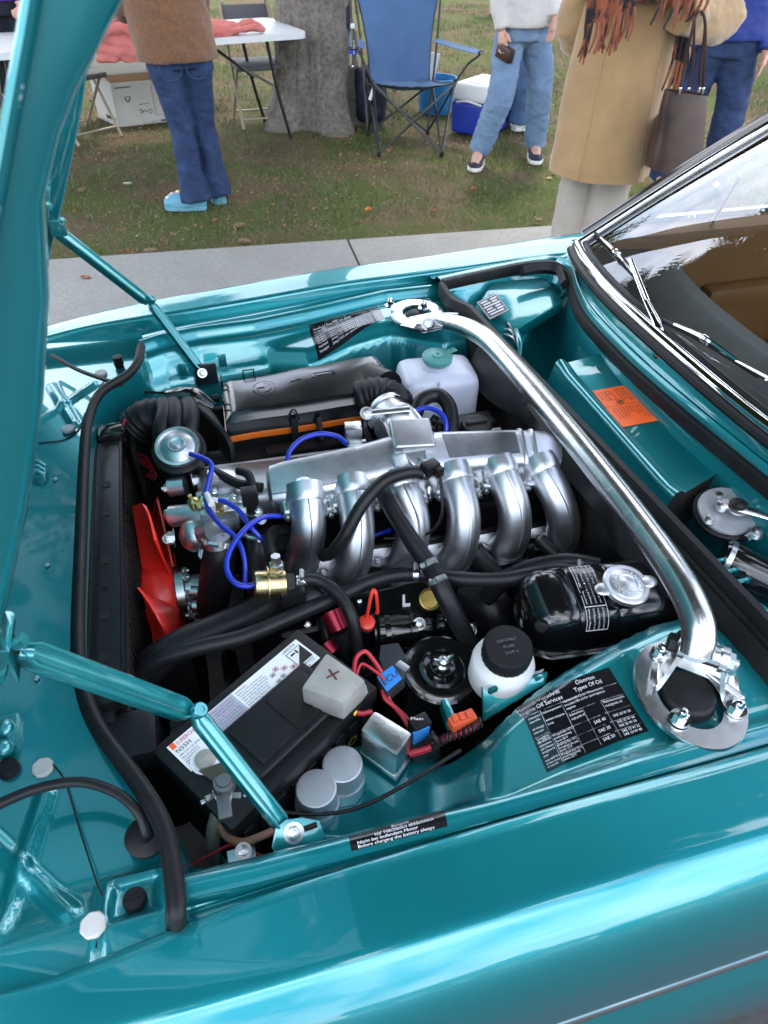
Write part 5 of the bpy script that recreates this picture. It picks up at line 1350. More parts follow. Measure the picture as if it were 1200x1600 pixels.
hose('vacuum_hose', [(297, 709, .86), (320, 717, .862), (331, 728, .86), (326, 752, .845), (322, 775, .83), (326, 797, .82), (345, 820, .82), (370, 842, .81), (382, 875, .79), (383, 915, .76)], .0047, M_BLUE, 'blue vacuum hose coming from the silver dome and running down', n=10)
hose('vacuum_hose', [(330, 780, .832), (350, 783, .835), (372, 797, .83), (393, 825, .815), (414, 848, .79)], .0045, M_BLUE, 'blue branch hose from the white tee down beside the first runner', n=10)
hose('vacuum_hose', [(440, 806, .82), (412, 808, .835), (385, 825, .84), (362, 855, .835), (354, 885, .825), (364, 908, .815), (382, 916, .81), (400, 913, .808)], .0047, M_BLUE, 'blue hose looping round to the gold regulator', n=10)
hose('vacuum_hose', [(449, 724, .85), (453, 705, .862), (472, 686, .872), (500, 678, .876), (527, 682, .872), (542, 694, .866)], .0047, M_BLUE, 'blue hose arching up behind the left half of the plenum', n=10)
hose('vacuum_hose', [(650, 642, .885), (668, 637, .892), (688, 645, .89), (697, 662, .88), (696, 684, .86)], .005, M_BLUE, 'blue hose arching beside the throttle body', n=10)
hose('vacuum_hose', [(495, 868, .74), (530, 862, .74), (570, 842, .74), (610, 828, .74)], .0045, M_BLUE, 'blue hose threaded low behind the second runner', n=10)
b = MB(); p = P(328, 780, .835); b.tube([P(323, 772, .832), P(330, 788, .835)], .0055, n=8, k=1); b.tube([p, P(340, 782, .836)], .005, n=8, k=1); b.build('hose_tee', M_WHT, label='small white tee joining the blue hoses', cat='connector')
hose('wiring_loom', [(330, 735, .83), (350, 745, .835), (372, 756, .835), (395, 760, .84), (410, 762, .84)], .009, M_RUB, 'black taped loom lying on the silver front cover', cat='cable')
b = MB(); b.tube([P(372, 735, .86), P(388, 742, .862), P(396, 765, .85)], .008, n=10, k=4); b.box(P(390, 775, .845), (.028, .022, .03), bevel=.003); b.tube([P(392, 785, .82), P(394, 800, .80)], .010, n=10, k=1); b.build('sensor_plug', M_PLK, label='black electrical plug standing on the front of the head', cat='plug')
hose('fuel_line', [(425, 872, .80), (420, 845, .80), (430, 830, .79), (450, 828, .78)], [.010, .011, .010, .008], M_RUB, 'short black fuel pipe rising from the gold regulator', cat='pipe')

# ---- gold pressure regulator
rg = thing('pressure_regulator', 'gold cylindrical fuel pressure regulator with a flange', 'regulator', P(420, 915, .78))
b = MB(); g0, g1 = P(397, 914, .808), P(447, 911, .80); ax = g1-g0; L_ = ax.length
b.lathe([(.018, 0), (.0215, .001), (.0225, .004), (.0225, L_*.38), (.030, L_*.385), (.030, L_*.43), (.0225, L_*.435), (.0225, L_*.95), (.018, L_), (0, L_)], g0, ax, n=36); b.build('body', M_GOLD, rg)
b = MB(); b.lathe([(.012, 0), (.012, .012), (.009, .014), (.008, .028), (0, .028)], P(432, 890, .825), (.05, .1, 1), n=6); b.build('union', M_ZINC, rg)
b = MB(); b.lathe([(.016, 0), (.016, .012), (.010, .014), (.010, .024)], g1, ax, n=6); b.box(P(458, 935, .775), (.04, .03, .05), bevel=.004); b.build('bracket', M_BLKW, rg)
b = MB(); b.lathe([(.010, 0), (.010, .018)], P(462, 908, .80), ax, n=10); b.hexnut(P(464, 932, .78), (0, -.7, .6), .008, .008); b.build('clamp', M_ZINC, rg)

# ---- dipstick
ds = thing('dipstick', 'dipstick with a red wire loop and red collar', 'dipstick', P(574, 975, .70))
b = MB(); b.tube([P(573, 965, .735), P(580, 930, .775), P(584, 922, .78), P(588, 930, .775), P(590, 955, .74), P(588, 958, .738)], .003, n=7, k=5); b.build('loop', mat('red_enamel', (.75, .05, .03), .35), ds)
b = MB(); b.lathe([(.012, -.010), (.0135, -.006), (.0135, .006), (.010, .008), (.005, .009), (0, .009)], P(573, 974, .725), (0, -.3, 1), n=20); b.build('collar', MATS['red_enamel'], ds)
b = MB(); b.tube([P(590, 955, .735), P(592, 990, .69), P(593, 1030, .62)], .0028, n=6, k=3); b.tube([P(573, 980, .715), P(571, 1020, .62)], .006, n=8, k=1); b.build('rod', M_BLKW, ds)
b = MB(); b.tube([P(517, 955, .74), P(530, 985, .72)], .017, n=16, k=1); b.build('maroon_ring', M_MAROON, label='dark red anodised hose fitting below the gold regulator', cat='fitting')
b = MB(); b.tube([P(508, 1005, .70), P(520, 1020, .69)], .016, n=16, k=1); b.build('maroon_ring', M_MAROON, label='second dark red fitting half hidden by the grey terminal cover', cat='fitting')
hose('oil_line', [(530, 985, .72), (545, 1020, .68), (552, 1060, .62)], .018, M_HOSE, 'black oil line leaving the dark red fitting', cat='hose')
hose('oil_line', [(505, 965, .70), (512, 1000, .68), (516, 1030, .64)], .012, M_HOSE, 'thin dark oil line beside the dark red fitting', cat='hose')

# ---- expansion tank
et = thing('expansion_tank', 'glossy black expansion tank with a silver pressure cap and white print', 'tank', P(925, 985, .66))
E0, E1 = P(812, 962, .765), P(1040, 938, .765); d = (E1-E0); dn = d.normalized()
b = MB(); rings = []; prof = [(0, .42), (.02, .66), (.06, .86), (.12, .96), (.20, 1.0), (.285, 1.0), (.30, .965), (.315, 1.0), (.42, 1.0), (.54, 1.0), (.555, .965), (.57, 1.0), (.70, 1.0), (.82, 1.0), (.90, .96), (.95, .84), (.985, .62), (1.0, .4)]
for t, s_ in prof: rings.append(rr_ring(E0+d*t+V((0, 0, -.005*(1-s_))), d, V((0, -.12, 1)), .122*s_, .125*s_, n=36))
b.loft(rings); b.build('tank', M_BLK, et, sharp=60)
b = MB(); mid = [rr_ring(E0+d*t+V((0, -.0, -.028)), d, V((0, -.12, 1)), .136*s_, .012, n=30) for t, s_ in ((.015, .6), (.05, .85), (.15, 1), (.85, 1), (.95, .85), (.985, .6))]
b.loft(mid); b.build('weld_flange', M_BLK, et)
b = MB(); c = P(978, 915, .845); ax = V((.05, -.15, 1)).normalized(); b.lathe([(.026, -.03), (.026, -.008), (.030, -.006), (.030, -.002)], c, ax, n=28); b.build('neck', M_BLK, et)
b = MB(); b.lathe([(.033, -.006), (.036, -.004), (.0365, .004), (.034, .006), (.028, .0055), (.026, .007), (.016, .0075), (.014, .006), (.010, .0065), (.006, .008), (0, .008)], c, ax, n=40)
for s_ in (-1, 1): b.ell(c+dn*(.036*s_)+V((0, .003*s_, .001)), (.016, .013, .0045))
b.build('pressure_cap', mat('spun_aluminium', (.60, .61, .63), .36, .9, var=.08, vscale=50, rvar=.1), et, sharp=35); PC = kid(et, 'pressure_cap')
b = MB()
for k in range(18):
    a = k/18*6.283+.1
    if abs(math.sin(a)) < .25: continue
    fx, fy, fz = frame_of(ax); p = c+(fx*math.cos(a)+fy*math.sin(a))*.0215+ax*.0074; b.box(p, (.002, .0055, .0012), Matrix.Rotation(a+math.atan2(fx.y, fx.x), 3, 'Z'))
b.build('embossing', M_CANS, PC)
def tankS(u, v):   # u across (along the tank), v over the top towards the camera
    t = .315+.155*u; a = math.pi*(.60-.78*v)
    sd = dn.cross(V((0, -.12, 1))).normalized(); u2 = sd.cross(dn).normalized(); ca, sa = math.cos(a), math.sin(a); e = .55
    sgn = -1 if sd.y > 0 else 1
    return E0+d*t+sd*(.061*math.copysign(abs(ca)**e, ca)*-sgn*-1)*(1)+u2*(.0625*math.copysign(abs(sa)**e, sa))
sd_ = dn.cross(V((0, -.12, 1))).normalized()
def tankS(u, v):
    t = .32+.16*u; a = math.pi*(.30+.62*v)   # angle from far side over the top
    u2 = sd_.cross(dn).normalized(); far = sd_ if sd_.y > 0 else -sd_
    ca, sa = math.cos(a), math.sin(a); e = .55
    return E0+d*t+far*(.0615*math.copysign(abs(ca)**e, ca))+u2*(.063*math.copysign(abs(sa)**e, sa))
TK = Decal(tankS, 1, 1)
TK.frame(M_INKW, .06, .03, .94, .97, .018, n=10); TK.rect(M_INKW, .06, .50, .94, .512)
TT = Decal(lambda u, v: tankS(1-v, u), 1, 1)
for k, s_ in enumerate(['Kühlsystem: Füllung nur', 'mit Langzeit-Frostschutz', 'Beim Nachfüllen', 'Betriebsanleitung beachten']): TT.text(M_INKW, s_, .06, .28+.19*k, .10, fit=.41)
for k, s_ in enumerate(['Cooling System Contains', 'Long-Life Anti-Freeze Coolant', 'On Refilling Refer To Your', 'Owners Manual']): TT.text(M_INKW, s_, .54, .28+.19*k, .10, fit=.41)
TT.by and [TK.by.setdefault(k+'_t', v) for k, v in TT.by.items()]
TK.build('label', M_BSTK, et, 8, 20)
hose('steel_pipe', [(872, 885, .79), (905, 897, .80), (912, 905, .81)], .010, M_RUB, 'short black stub pipe on the expansion tank', cat='pipe')

# ---- strut brace
SN, SF = P(1076, 1085, .853), P(652, 492, .853)
br = thing('strut_brace', 'polished aluminium strut brace spanning the engine bay between two ring plates', 'strut brace', (.53, YC, .85))
b = MB(); pts = [P(1088, 1022, .915), P(1092, 1000, .93), P(1088, 965, .945), P(1060, 905, .955), P(1000, 818, .955), P(900, 690, .955), P(820, 594, .952), P(770, 538, .945), P(742, 518, .932), P(716, 507, .915), P(690, 500, .898)]
b.tube(pts, [.0205, .0212, .0214, .0207, .0206, .0206, .0206, .0206, .0206, .0195, .0175], n=28, k=8); b.build('tube', M_POL, br, sharp=60)
def ring_plate(c, ro, ri, off, tilt, lab, nuts, flip):
    b = MB(); n = 48; a, u, w = frame_of(tilt); rows = []
    sq = lambda t: (math.cos(t), math.sin(t))
    o1 = [c+V((ro[0]*sq(2*math.pi*j/n)[0], ro[1]*sq(2*math.pi*j/n)[1], 0)) for j in range(n)]
    i1 = [c+V((off[0]+ri[0]*sq(2*math.pi*j/n)[0], off[1]+ri[1]*sq(2*math.pi*j/n)[1], 0)) for j in range(n)]
    def tl(p, h): 
        q = p-c; return c+V((q.x, q.y, -(w.x*q.x+w.y*q.y)/w.z+h))
    b.grid([[tl(p, h) for p in (s__+[s__[0]])] for s__, h in ((i1, 0), (i1, .006), ([c+(p-c)*.985 for p in o1], .006), (o1, .003), (o1, -.002), (i1, -.002))])
    o = b.build('ring_plate', M_POL, br, label=lab, sharp=40)
    for (px, py, z) in nuts:
        b = MB(); p = P(px, py, z); b.lathe([(.0135, -.002), (.0135, .001), (0, .001)], p, w, n=20); b.hexnut(p, w, .0088, .010, dome=True); b.build('dome_nut', M_CHROME, o)
    return o, w
oN, wN = ring_plate(SN, (.067, .083), (.040, .050), (-.004, -.004), V((-.02, -.02, 1)), 'near ring plate on the strut tower', [(1063, 1122, .862), (1150, 1108, .862), (1033, 1020, .864)], 1)
oF, wF = ring_plate(SF, (.064, .080), (.036, .046), (0, .0), V((-.02, .04, 1)), 'far ring plate on the strut tower', [(610, 477, .866), (662, 481, .866), (654, 506, .862)], -1)
h0, h1 = P(1058, 1006, .905), P(1130, 1030, .902); b = MB(); b.tube([h0, h1], .0145, n=24, k=1); b.tube([h0*.5+h1*.5+V((0, .01, .012)), P(1088, 1012, .922)], [.019, .022], n=20, k=1); b.build('pivot', M_POL, br)
def lug(p, foot, w0, w1):     # bent plate from the pivot down to the ring
    ax_ = (h1-h0).normalized(); sd = V((-ax_.y, ax_.x, 0)); b = MB(); rows = []
    for k in range(9):
        t = k/8; c_ = p+(foot-p)*t+V((0, 0, -.020*math.sin(math.pi*t)*(1 if t > .2 else .6))); ww = w0+(w1-w0)*t
        rows.append([c_+sd*(ww*x)+V((0, 0, .004*(1-x*x))) for x in (-1, -.6, 0, .6, 1)])
    b.thick(rows, lambda q: q+ax_*.006+V((0, 0, -.001))); b.tube([p-ax_*.003, p+ax_*.006], .0185, n=22, k=1); b.build('lug', M_POL, br, sharp=50)
lug(h0+(h1-h0)*.06, P(1016, 1052, .862), .016, .034); lug(h0+(h1-h0)*.95, P(1146, 1084, .862), .016, .030)
b = MB(); b.thick([[P(1062, 1022, .882), P(1100, 1040, .878), P(1132, 1050, .880)], [P(1056, 1040, .866), P(1096, 1056, .864), P(1136, 1072, .865)]], lambda q: q+V((0, .003, .003))); b.build('web', M_POL, br)
b = MB(); b.hexnut(h0, h0-h1, .013, .012, stud=0); b.build('bolt', M_BLKW, br)
b = MB(); b.hexnut(h1+(h1-h0).normalized()*.002, h1-h0, .012, .011); b.build('bolt', M_ZINC, br)
b = MB()
for k in range(16):
    t = k/15; p = P(1108+50*t, 1052+38*t, .868-.003*t); b.ell(p, (.006, .0045, .004), nu=8, nv=5)
b.build('weld_bead', M_ALU, br)
b = MB(); f0, f1 = P(636, 512, .872), P(706, 496, .895); b.tube([P(692, 497, .895), P(716, 498, .90)], .013, n=16, k=1); b.prism([P(625, 512, .862), P(640, 498, .872), P(690, 488, .90), P(690, 515, .892), P(660, 521, .866)], (0, 0, .006), bevel=.002); b.build('lug', M_POL, br)
b = MB(); b.hexnut(P(668, 506, .888), (.1, -.75, .6), .011, .009, stud=0); b.build('bolt', M_ZINC, br)
for (c, px, py) in ((SN, 1075, 1083), (SF, 655, 490)):
    b = MB(); b.lathe([(.035, -.012), (.036, -.004), (.0355, .004), (.0335, .0085), (.030, .0105), (.0295, .0106), (.012, .0112), (0, .0114)] if c is SN else [(.028, -.01), (.027, .002), (.02, .008), (0, .009)], c+V((-.002, -.002, .0)), (0, 0, 1), n=32); b.build('tower_cap', M_RUB, car)

# ---- brake fluid reservoir on its bracket
bf = thing('brake_reservoir', 'white brake fluid reservoir with a ribbed black cap on a teal bracket', 'reservoir', P(795, 1060, .74))
c = P(790, 1024, .812); ax = V((-.02, -.14, 1)).normalized()
b = MB(); b.lathe([(.030, -.075), (.043, -.072), (.047, -.062), (.047, -.022), (.044, -.012), (.036, -.006), (.033, 0), (.033, .01)], c, ax, n=36); b.build('tank', M_WHT, bf, sharp=60)
b = MB(); b.lathe([(.033, .0), (.0355, .001), (.0355, .024), (.033, .027), (.010, .028), (.009, .0262), (0, .0262)], c, ax, n=52, wob=lambda j, n: 1+.022*(j % 2)); b.build('cap', M_PLK, bf)
cp = kid(bf, 'cap')
fx, fy, fz = frame_of(ax)
CT = Decal(lambda u, v: c+ax*.0275+V((1, -.05, .02))*(u-.5)*.05+V((0, -1, -.14))*(v-.5)*.05, 1, 1)
for k, s_ in enumerate(['USE ONLY', 'FLUID', 'DOT 4']): CT.text(MATS.get('grey_ink') or mat('grey_ink', (.12, .12, .13), .5), s_, .5, .36+.2*k, .13, 'C')
for kk, (mb_, m_) in CT.by.items(): mb_.build('lettering', m_, cp)
b = MB(); K = [P(752, 1080, .785), P(848, 1055, .80), P(856, 1060, .802), P(850, 1066, .80), P(760, 1092, .782)]
b.prism([P(754, 1076, .775), P(857, 1052, .795), P(852, 1068, .792), P(812, 1092, .765), P(756, 1128, .73)], (-.001, .004, 0), bevel=.0012)
for (x, y) in ((770, 1078), (842, 1060)): b.box(P(x, y, .790), (.014, .006, .010), Matrix.Rotation(R(10), 3, 'Z'), bevel=.002)
b.build('bracket', M_TEALB, bf)
b = MB(); b.prism([P(748, 1062, .765), P(790, 1074, .768), P(838, 1054, .778), P(850, 1048, .778), P(840, 1062, .77), P(790, 1084, .76), P(755, 1084, .76)], (0, 0, .008), bevel=.002); b.build('foot', M_WHT, bf)

# ---- black round housing with wing nut
ph = thing('filter_housing', 'round gloss black housing with a wing nut, beside the white reservoir', 'housing', P(690, 1090, .5))
c = P(690, 1046, .715); ax = V((.02, -.10, 1)).normalized()
b = MB(); b.lathe([(.056, -.16), (.060, -.10), (.0615, -.055), (.060, -.022), (.0625, -.020), (.064, -.014), (.064, -.004), (.062, .001), (.058, .003), (.040, -.002), (.036, -.001), (.035, .004), (.030, .006), (.022, .004), (.020, .006), (.020, .014), (.014, .016), (0, .016)], c, ax, n=48); b.build('cover', M_BLK, ph, sharp=35)
b = MB(); t = c+ax*.016; b.lathe([(.011, 0), (.012, .003), (.009, .006), (.009, .014), (.006, .017), (0, .018)], t, ax, n=16)
for s_ in (-1, 1): b.box(t+V((.011*s_, -.001, .012)), (.014, .005, .012), Matrix.Rotation(R(-18*s_), 3, 'Y'), bevel=.002)
b.build('wing_nut', M_POL, ph)

# ---- battery
bt = thing('battery', 'black car battery with a white label set askew behind the near stay', 'battery', P(420, 1180, .6))
B0, B1, B2, B3 = P(240, 1170, .782), P(444, 1001, .782), P(605, 1098, .782), P(372, 1292, .782)
ux = (B1-B0); uy = (B3-B0)
print('battery', ux.length, uy.length, ux.normalized().dot(uy.normalized()))
LB, WB = .265, .158
exu = V((ux.x, ux.y, 0)).normalized(); eyv = V((exu.y, -exu.x, 0))
O_ = V((B0.x, B0.y, .782))
def BP(u, v, h=0): return O_+exu*u+eyv*v+V((0, 0, h))
RB = Matrix((exu, -eyv, V((0, 0, 1)))).transposed()
b = MB(); b.box(BP(LB/2, WB/2, -.095), (LB, WB, .17), RB, bevel=.007); b.box(BP(LB/2, WB/2, -.018), (LB+.008, WB+.006, .034), RB, bevel=.006)
for k in range(9): b.box(BP(.02+.028*k, WB+.001, -.10), (.018, .006, .13), RB, bevel=.002)
b.build('case', M_PLK, bt, sharp=35)
b = MB(); b.box(BP(LB*.54, WB*.62, .004), (.165, .090, .012), RB, bevel=.008, seg=3); b.box(BP(LB*.54, WB*.62, .011), (.135, .070, .006), RB, bevel=.006); b.box(BP(LB*.54, WB*.62, .0145), (.004, .066, .002), RB)
b.lathe([(.012, 0), (.012, .002), (.008, .002), (.007, .0005), (0, .0005)], BP(LB*.70, WB*.70, .0142), n=24); b.box(BP(LB*.55, WB*.62+.058, .0), (.18, .014, .006), RB, bevel=.002); b.build('vent_cover', M_PLK, bt, sharp=35)
BT = Decal(lambda u, v: BP(.012+u, .012+v*1.0, .0005), .238, .052)
BT.text(M_INKR, 'SUPERCHARGE', .0115, .009, .0085, fit=.045); BT.rect(M_ORSTK, .003, .0005, .010, .010, .0011)
BT.text(M_INKB, 'N55H', .004, .019, .0095); BT.text(M_INKB, '680 CCA 12V 55Ah', .004, .025, .004)
for k in range(4): BT.text(M_INKB, ['Maintenance free', 'Lead acid battery', 'Keep upright', 'Made under licence'][k], .004, .030+.0042*k, .0036, fit=.028)
for k in range(9): BT.text(M_INKB if k % 3 else M_INKR, ['Danger. Batteries produce explosive', 'gases. Keep sparks and flames', 'away. Wear eye protection', 'Sulphuric acid can cause burns', 'or severe injury to the eyes', 'In case of contact flush with', 'water at once and get medical', 'help. Keep out of the reach', 'of children. Do not tip'][k], .062, .007+.0046*k, .0040, fit=.045)
BT.rect(mat('pale_blue_print', (.42, .45, .55), .4), .0605, .001, .111, .050, .0007)
for k in range(9): BT.text(M_INKB, ['WARNING:', 'Battery posts, terminals and', 'related parts contain lead and', 'lead compounds. Wash hands', 'after handling. Charge in an', 'airy place. Read the notes', 'before fitting. Return old', 'batteries to the dealer for', 'safe recycling.'][k], .114, .007+.0046*k, .0040, fit=.048)
BT.rect(M_INKR, .112, .0495, .22, .0508, .0012)
for k, (u, v) in enumerate([(.176, .014), (.186, .022), (.197, .030)]):
    BT.frame(M_INKR, u, v, u+.008, v+.007, .0009, .0012); BT.rect(M_INKB, u+.0025, v+.002, u+.0055, v+.005, .0012)
for k, (u, v) in enumerate([(.167, .019), (.176, .031), (.188, .039), (.166, .033)]): BT.frame(M_INKB, u, v, u+.007, v+.006, .0008, .0012); BT.rect(M_INKB, u+.002, v+.002, u+.005, v+.0042, .0012)
BT.text(M_INKB, 'UN2794', .206, .0075, .0068)
mbk = BT.mb(M_INKB); cu, cv, hh = .2195, .027, .0155
Q = [(cu-hh, cv), (cu, cv-hh), (cu+hh, cv), (cu, cv+hh)]
# corrosive placard: a square on its point seen along the label, black below
BT.frame(M_INKB, .2065, .0105, .2345, .0395, .0010, .0012); mbk.add([BT.pt(.2075, .0390, .0013), BT.pt(.2340, .0115, .0013), BT.pt(.2340, .0390, .0013)], [(0, 1, 2)])
BT.rect(M_INKB, .211, .016, .219, .019, .0013); BT.rect(M_INKB, .221, .014, .224, .021, .0013)
BT.text(M_INKB, 'CORROSIVE', .2095, .0445, .0042, fit=.024); BT.text(M_INKB, '8', .228, .0485, .0045)
BT.build('label', M_WSTK, bt, 4, 3)
b = MB(); cc = BP(.034, .066, .001); b.lathe([(.020, 0), (.020, .002), (.0195, .002), (0, .002)], cc, n=30); b.build('dial', M_WSTK, bt)
b = MB(); b.lathe([(.0135, 0), (.0135, .006), (.012, .007), (0, .007)], cc, n=26); b.box(cc+V((0, 0, .0075)), (.020, .004, .002), RB); b.build('filler_plug', M_GREY, bt)
b = MB(); b.prism([P(322, 1180, .7845), P(338, 1166, .7845), P(352, 1178, .7845), P(330, 1192, .7845)], (0, 0, .0008)); b.build('label', M_YEL, bt)
b = MB(); b.box(BP(.03, WB*.78, -.012), (.055, .05, .014), RB, bevel=.004); b.build('post_recess', M_PLK, bt)
M_TURF = mat('olive_print', (.20, .22, .02), .5)
sd = Decal(lambda u, v: BP(.125+u*.1, WB+.0055, -.045-v*.1), 1, 1); sd.text(M_TURF, 'turbo', .0, .3, .42); 
for kk, (mb_, m_) in sd.by.items(): mb_.build('lettering', m_, bt)
# terminal cover
tc = thing('terminal_cover', 'grey plastic terminal cover marked with a plus, on the battery', 'cover', P(520, 1070, .79))
G = [P(510, 1018, .832), P(572, 1062, .832), P(536, 1098, .832), P(470, 1074, .832)]
cg = sum(G, V())/4
b = MB(); b.prism([cg+(g-cg)*1.0+V((0, 0, -.045)) for g in G], (0, 0, .045), bevel=.006); b.prism([P(538, 1092, .80), P(572, 1066, .80), P(576, 1082, .78), P(552, 1112, .78), P(530, 1108, .78)], (0, 0, -.03), bevel=.005); b.build('shell', M_GREY, tc, sharp=40)
TCd = Decal(quadS(*[G[0]*.5+G[3]*.5, G[0]*.5+G[1]*.5, G[1]*.5+G[2]*.5, G[2]*.5+G[3]*.5]), 1, 1)
g0 = P(520, 1054, .8323)
b = MB(); b.box(g0, (.020, .0025, .001), Matrix.Rotation(R(18), 3, 'Z')); b.box(g0, (.0025, .020, .0011), Matrix.Rotation(R(18), 3, 'Z')); b.build('plus_mark', mat('dark_red_ink', (.08, .02, .02), .5), tc)
# negative terminal and cables
nt_ = thing('battery_terminal', 'grey lead battery clamp with bolts on the negative post', 'terminal', P(352, 1235, .77))
b = MB(); cc = P(352, 1228, .782); b.lathe([(.013, -.012), (.014, 0), (.014, .012), (.010, .013), (.009, .016), (0, .016)], cc, n=22); b.box(cc+V((-.004, -.026, -.004)), (.018, .034, .014), bevel=.003); b.build('clamp', mat('lead', (.22, .22, .23), .45, metal=.8, var=.2, vscale=60), nt_)
b = MB()
for (x, y) in ((335, 1246), (364, 1246)): b = MB(); b.hexnut(P(x, y, .775), (-1 if x < 350 else 1, -.3, .2), .007, .012); b.build('bolt', M_ZINC, nt_)
b = MB(); b.prism([P(310, 1205, .792), P(345, 1192, .797), P(372, 1222, .795), P(348, 1232, .790)], (0, 0, .0012)); b.build('flap', mat('brown_card', (.05, .045, .03), .5), label='dark folded flap on the battery by the yellow mark', cat='flap')
hose('battery_cable', [(346, 1250, .775), (340, 1275, .765), (334, 1300, .745), (334, 1335, .70), (345, 1360, .62)], [.008, .010, .010, .008, .007], mat('grey_sleeve', (.13, .135, .11), .5, var=.2, vscale=50), 'thick sleeved earth cable dropping from the battery clamp', cat='cable')
hose('battery_cable', [(352, 1252, .772), (345, 1275, .765), (350, 1302, .76), (375, 1316, .765), (405, 1308, .775), (432, 1296, .78)], .0050, M_WIREB, 'bare brown earth cable looping towards the near stay', cat='cable')
hose('wire', [(296, 1352, .72), (330, 1335, .73), (365, 1320, .74), (410, 1338, .76)], .002, M_WIRER, 'thin red wire on the dark floor of the battery corner', cat='wire', n=7)
b = MB(); b.box(P(378, 1338, .765), (.034, .02, .006), bevel=.002); b.hexnut(P(380, 1330, .77), (.1, -.3, 1), .007, .008); b.build('earth_point', M_ZINC, label='plated earth bolt and tab by the near fender rail', cat='bolt')
hose('wire', [(370, 1240, .765), (385, 1262, .76), (430, 1268, .755), (500, 1272, .735), (560, 1262, .74), (630, 1228, .75), (720, 1172, .765)], .0028, M_RUB, 'black wire running along the shelf past the two round cans', cat='wire', n=7)

# ---- cans and relays on the near shelf
b0 = P(495, 1250, .705)
for i, (px, py, lab) in enumerate([(494, 1237, 'round grey aluminium can nearest the bonnet stay'), (535, 1199, 'round grey aluminium can beside the silver relay box')]):
    cn = thing('round_can', lab, 'can', P(px, py+28, .707), 'round cans on the shelf')
    b = MB(); cc = P(px, py-6, .752); b.lathe([(.0305, -.044), (.0305, -.036), (.0285, -.034), (.0275, -.003), (.0268, -.0008), (.0255, .0), (.0250,.0001), (.010, .0003), (0, .0003)], cc, (0, -.02, 1), n=40); b.build('cup', M_CANS, cn, sharp=25)
b = MB(); pad = [P(478, 1272, .708), P(556, 1258, .708), P(585, 1215, .708), P(540, 1165, .708), P(470, 1230, .708)]; b.prism(pad, (0, 0, .003)); b.build('mounting_plate', M_TEALB, car)
rb = thing('relay_box', 'shiny zinc plated relay box with stamped lettering', 'relay', P(605, 1170, .71))
b = MB(); Q = [P(585, 1108, .782), P(646, 1145, .782), P(620, 1182, .782), P(562, 1140, .782)]; cq = sum(Q, V())/4
sh_ = lambda k, dz: [cq+(p-cq)*k+V((0, 0, dz)) for p in Q]
b.prism(sh_(1.0, -.062), (0, 0, .062), bevel=.007); b.prism(sh_(1.05, -.066), (0, 0, .008), bevel=.002); b.build('can', M_ZINC, rb, sharp=40)
RBd = Decal(quadS(Q[0], Q[1], Q[2], Q[3]), 1, 1); RBd.text(M_CANS, 'BOSCH', .5, .42, .22, 'C', lift=.0009)
for kk, (mb_, m_) in RBd.by.items(): mb_.build('stamping', m_, rb)
er = thing('relay', 'black relay wrapped with blue tape that reads ECU', 'relay', P(612, 1065, .75))
b = MB(); T = [P(588, 1058, .772), P(620, 1036, .780), P(634, 1056, .776), P(604, 1082, .770)]
b.prism([p+V((0, 0, -.03)) for p in T], (0, 0, .030), bevel=.002); b.build('case', M_CHARC, er)
b = MB(); tp = [T[0]*.98+T[1]*.02, T[0]*.2+T[1]*.8, T[3]*.2+T[2]*.8, T[3]*.98+T[2]*.02]; b.prism([p+V((0, 0, .0004)) for p in tp], (0, 0, .0008)); b.build('tape', M_BTAPE, er)
dt = Decal(quadS(*[p+V((0, 0, .0014)) for p in tp]), 1, 1); dt.text(M_INKB, 'ECU', .5, .68, .5, 'C', lift=.0003)
for kk, (mb_, m_) in dt.by.items(): mb_.build('lettering', m_, er)
b = MB(); b.box(P(629, 1043, .778), (.012, .020, .010), Matrix.Rotation(R(35), 3, 'Z'), bevel=.002); b.build('base', M_ALUR, er)
fr2 = thing('relay', 'black relay with blue tape and white scribble beside the silver relay box', 'relay', P(655, 1150, .72))
b = MB(); b.box(P(655, 1142, .745), (.029, .022, .055), Matrix.Rotation(R(12), 3, 'Z'), bevel=.004); b.box(P(662, 1168, .725), (.04, .03, .03), bevel=.004); b.tube([P(665, 1160, .75), P(676, 1150, .765), P(684, 1160, .76), P(678, 1170, .75)], .004, n=7, k=5); b.build('case', M_PLK, fr2)
b = MB(); b.box(P(653, 1140, .748)+V((0, -.012, .004)), (.026, .004, .032), Matrix.Rotation(R(12), 3, 'Z'), bevel=.001); b.build('tape', M_BTAPE, fr2)
dt = Decal(quadS(P(640, 1118, .7735), P(662, 1119, .7735), P(662, 1126, .7735), P(640, 1126, .7735)), 1, 1); dt.text(M_INKW, 'Main', .5, .9, .9, 'C', lift=.0004, fit=.9)
for kk, (mb_, m_) in dt.by.items(): mb_.build('lettering', m_, fr2)
for pts, lab in [([(552, 1062, .80), (556, 1030, .81), (570, 1018, .815), (584, 1032, .80), (596, 1050, .785)], 'red wire arching from the terminal cover to the relay'), ([(556, 1058, .79), (565, 1038, .80), (585, 1048, .79), (600, 1062, .775)], 'second red wire below the arching one'),
                 ([(598, 1078, .76), (602, 1092, .755), (618, 1106, .75), (634, 1128, .745), (640, 1140, .74)], 'red wire running down beside the zinc relay box'), ([(604, 1080, .758), (612, 1098, .75), (630, 1115, .745), (645, 1132, .74)], 'thin red wire running down next to the zinc relay box')]:
    hose('wire', pts, .0024 if 'thin' in lab or 'second' in lab else .0034, M_WIRER, lab, cat='wire', n=8)
hose('wire', [(553, 1112, .772), (565, 1115, .765), (580, 1112, .76)], .004, M_WIRER, 'red battery wire with a yellow sleeve by the terminal cover', cat='wire', n=8)
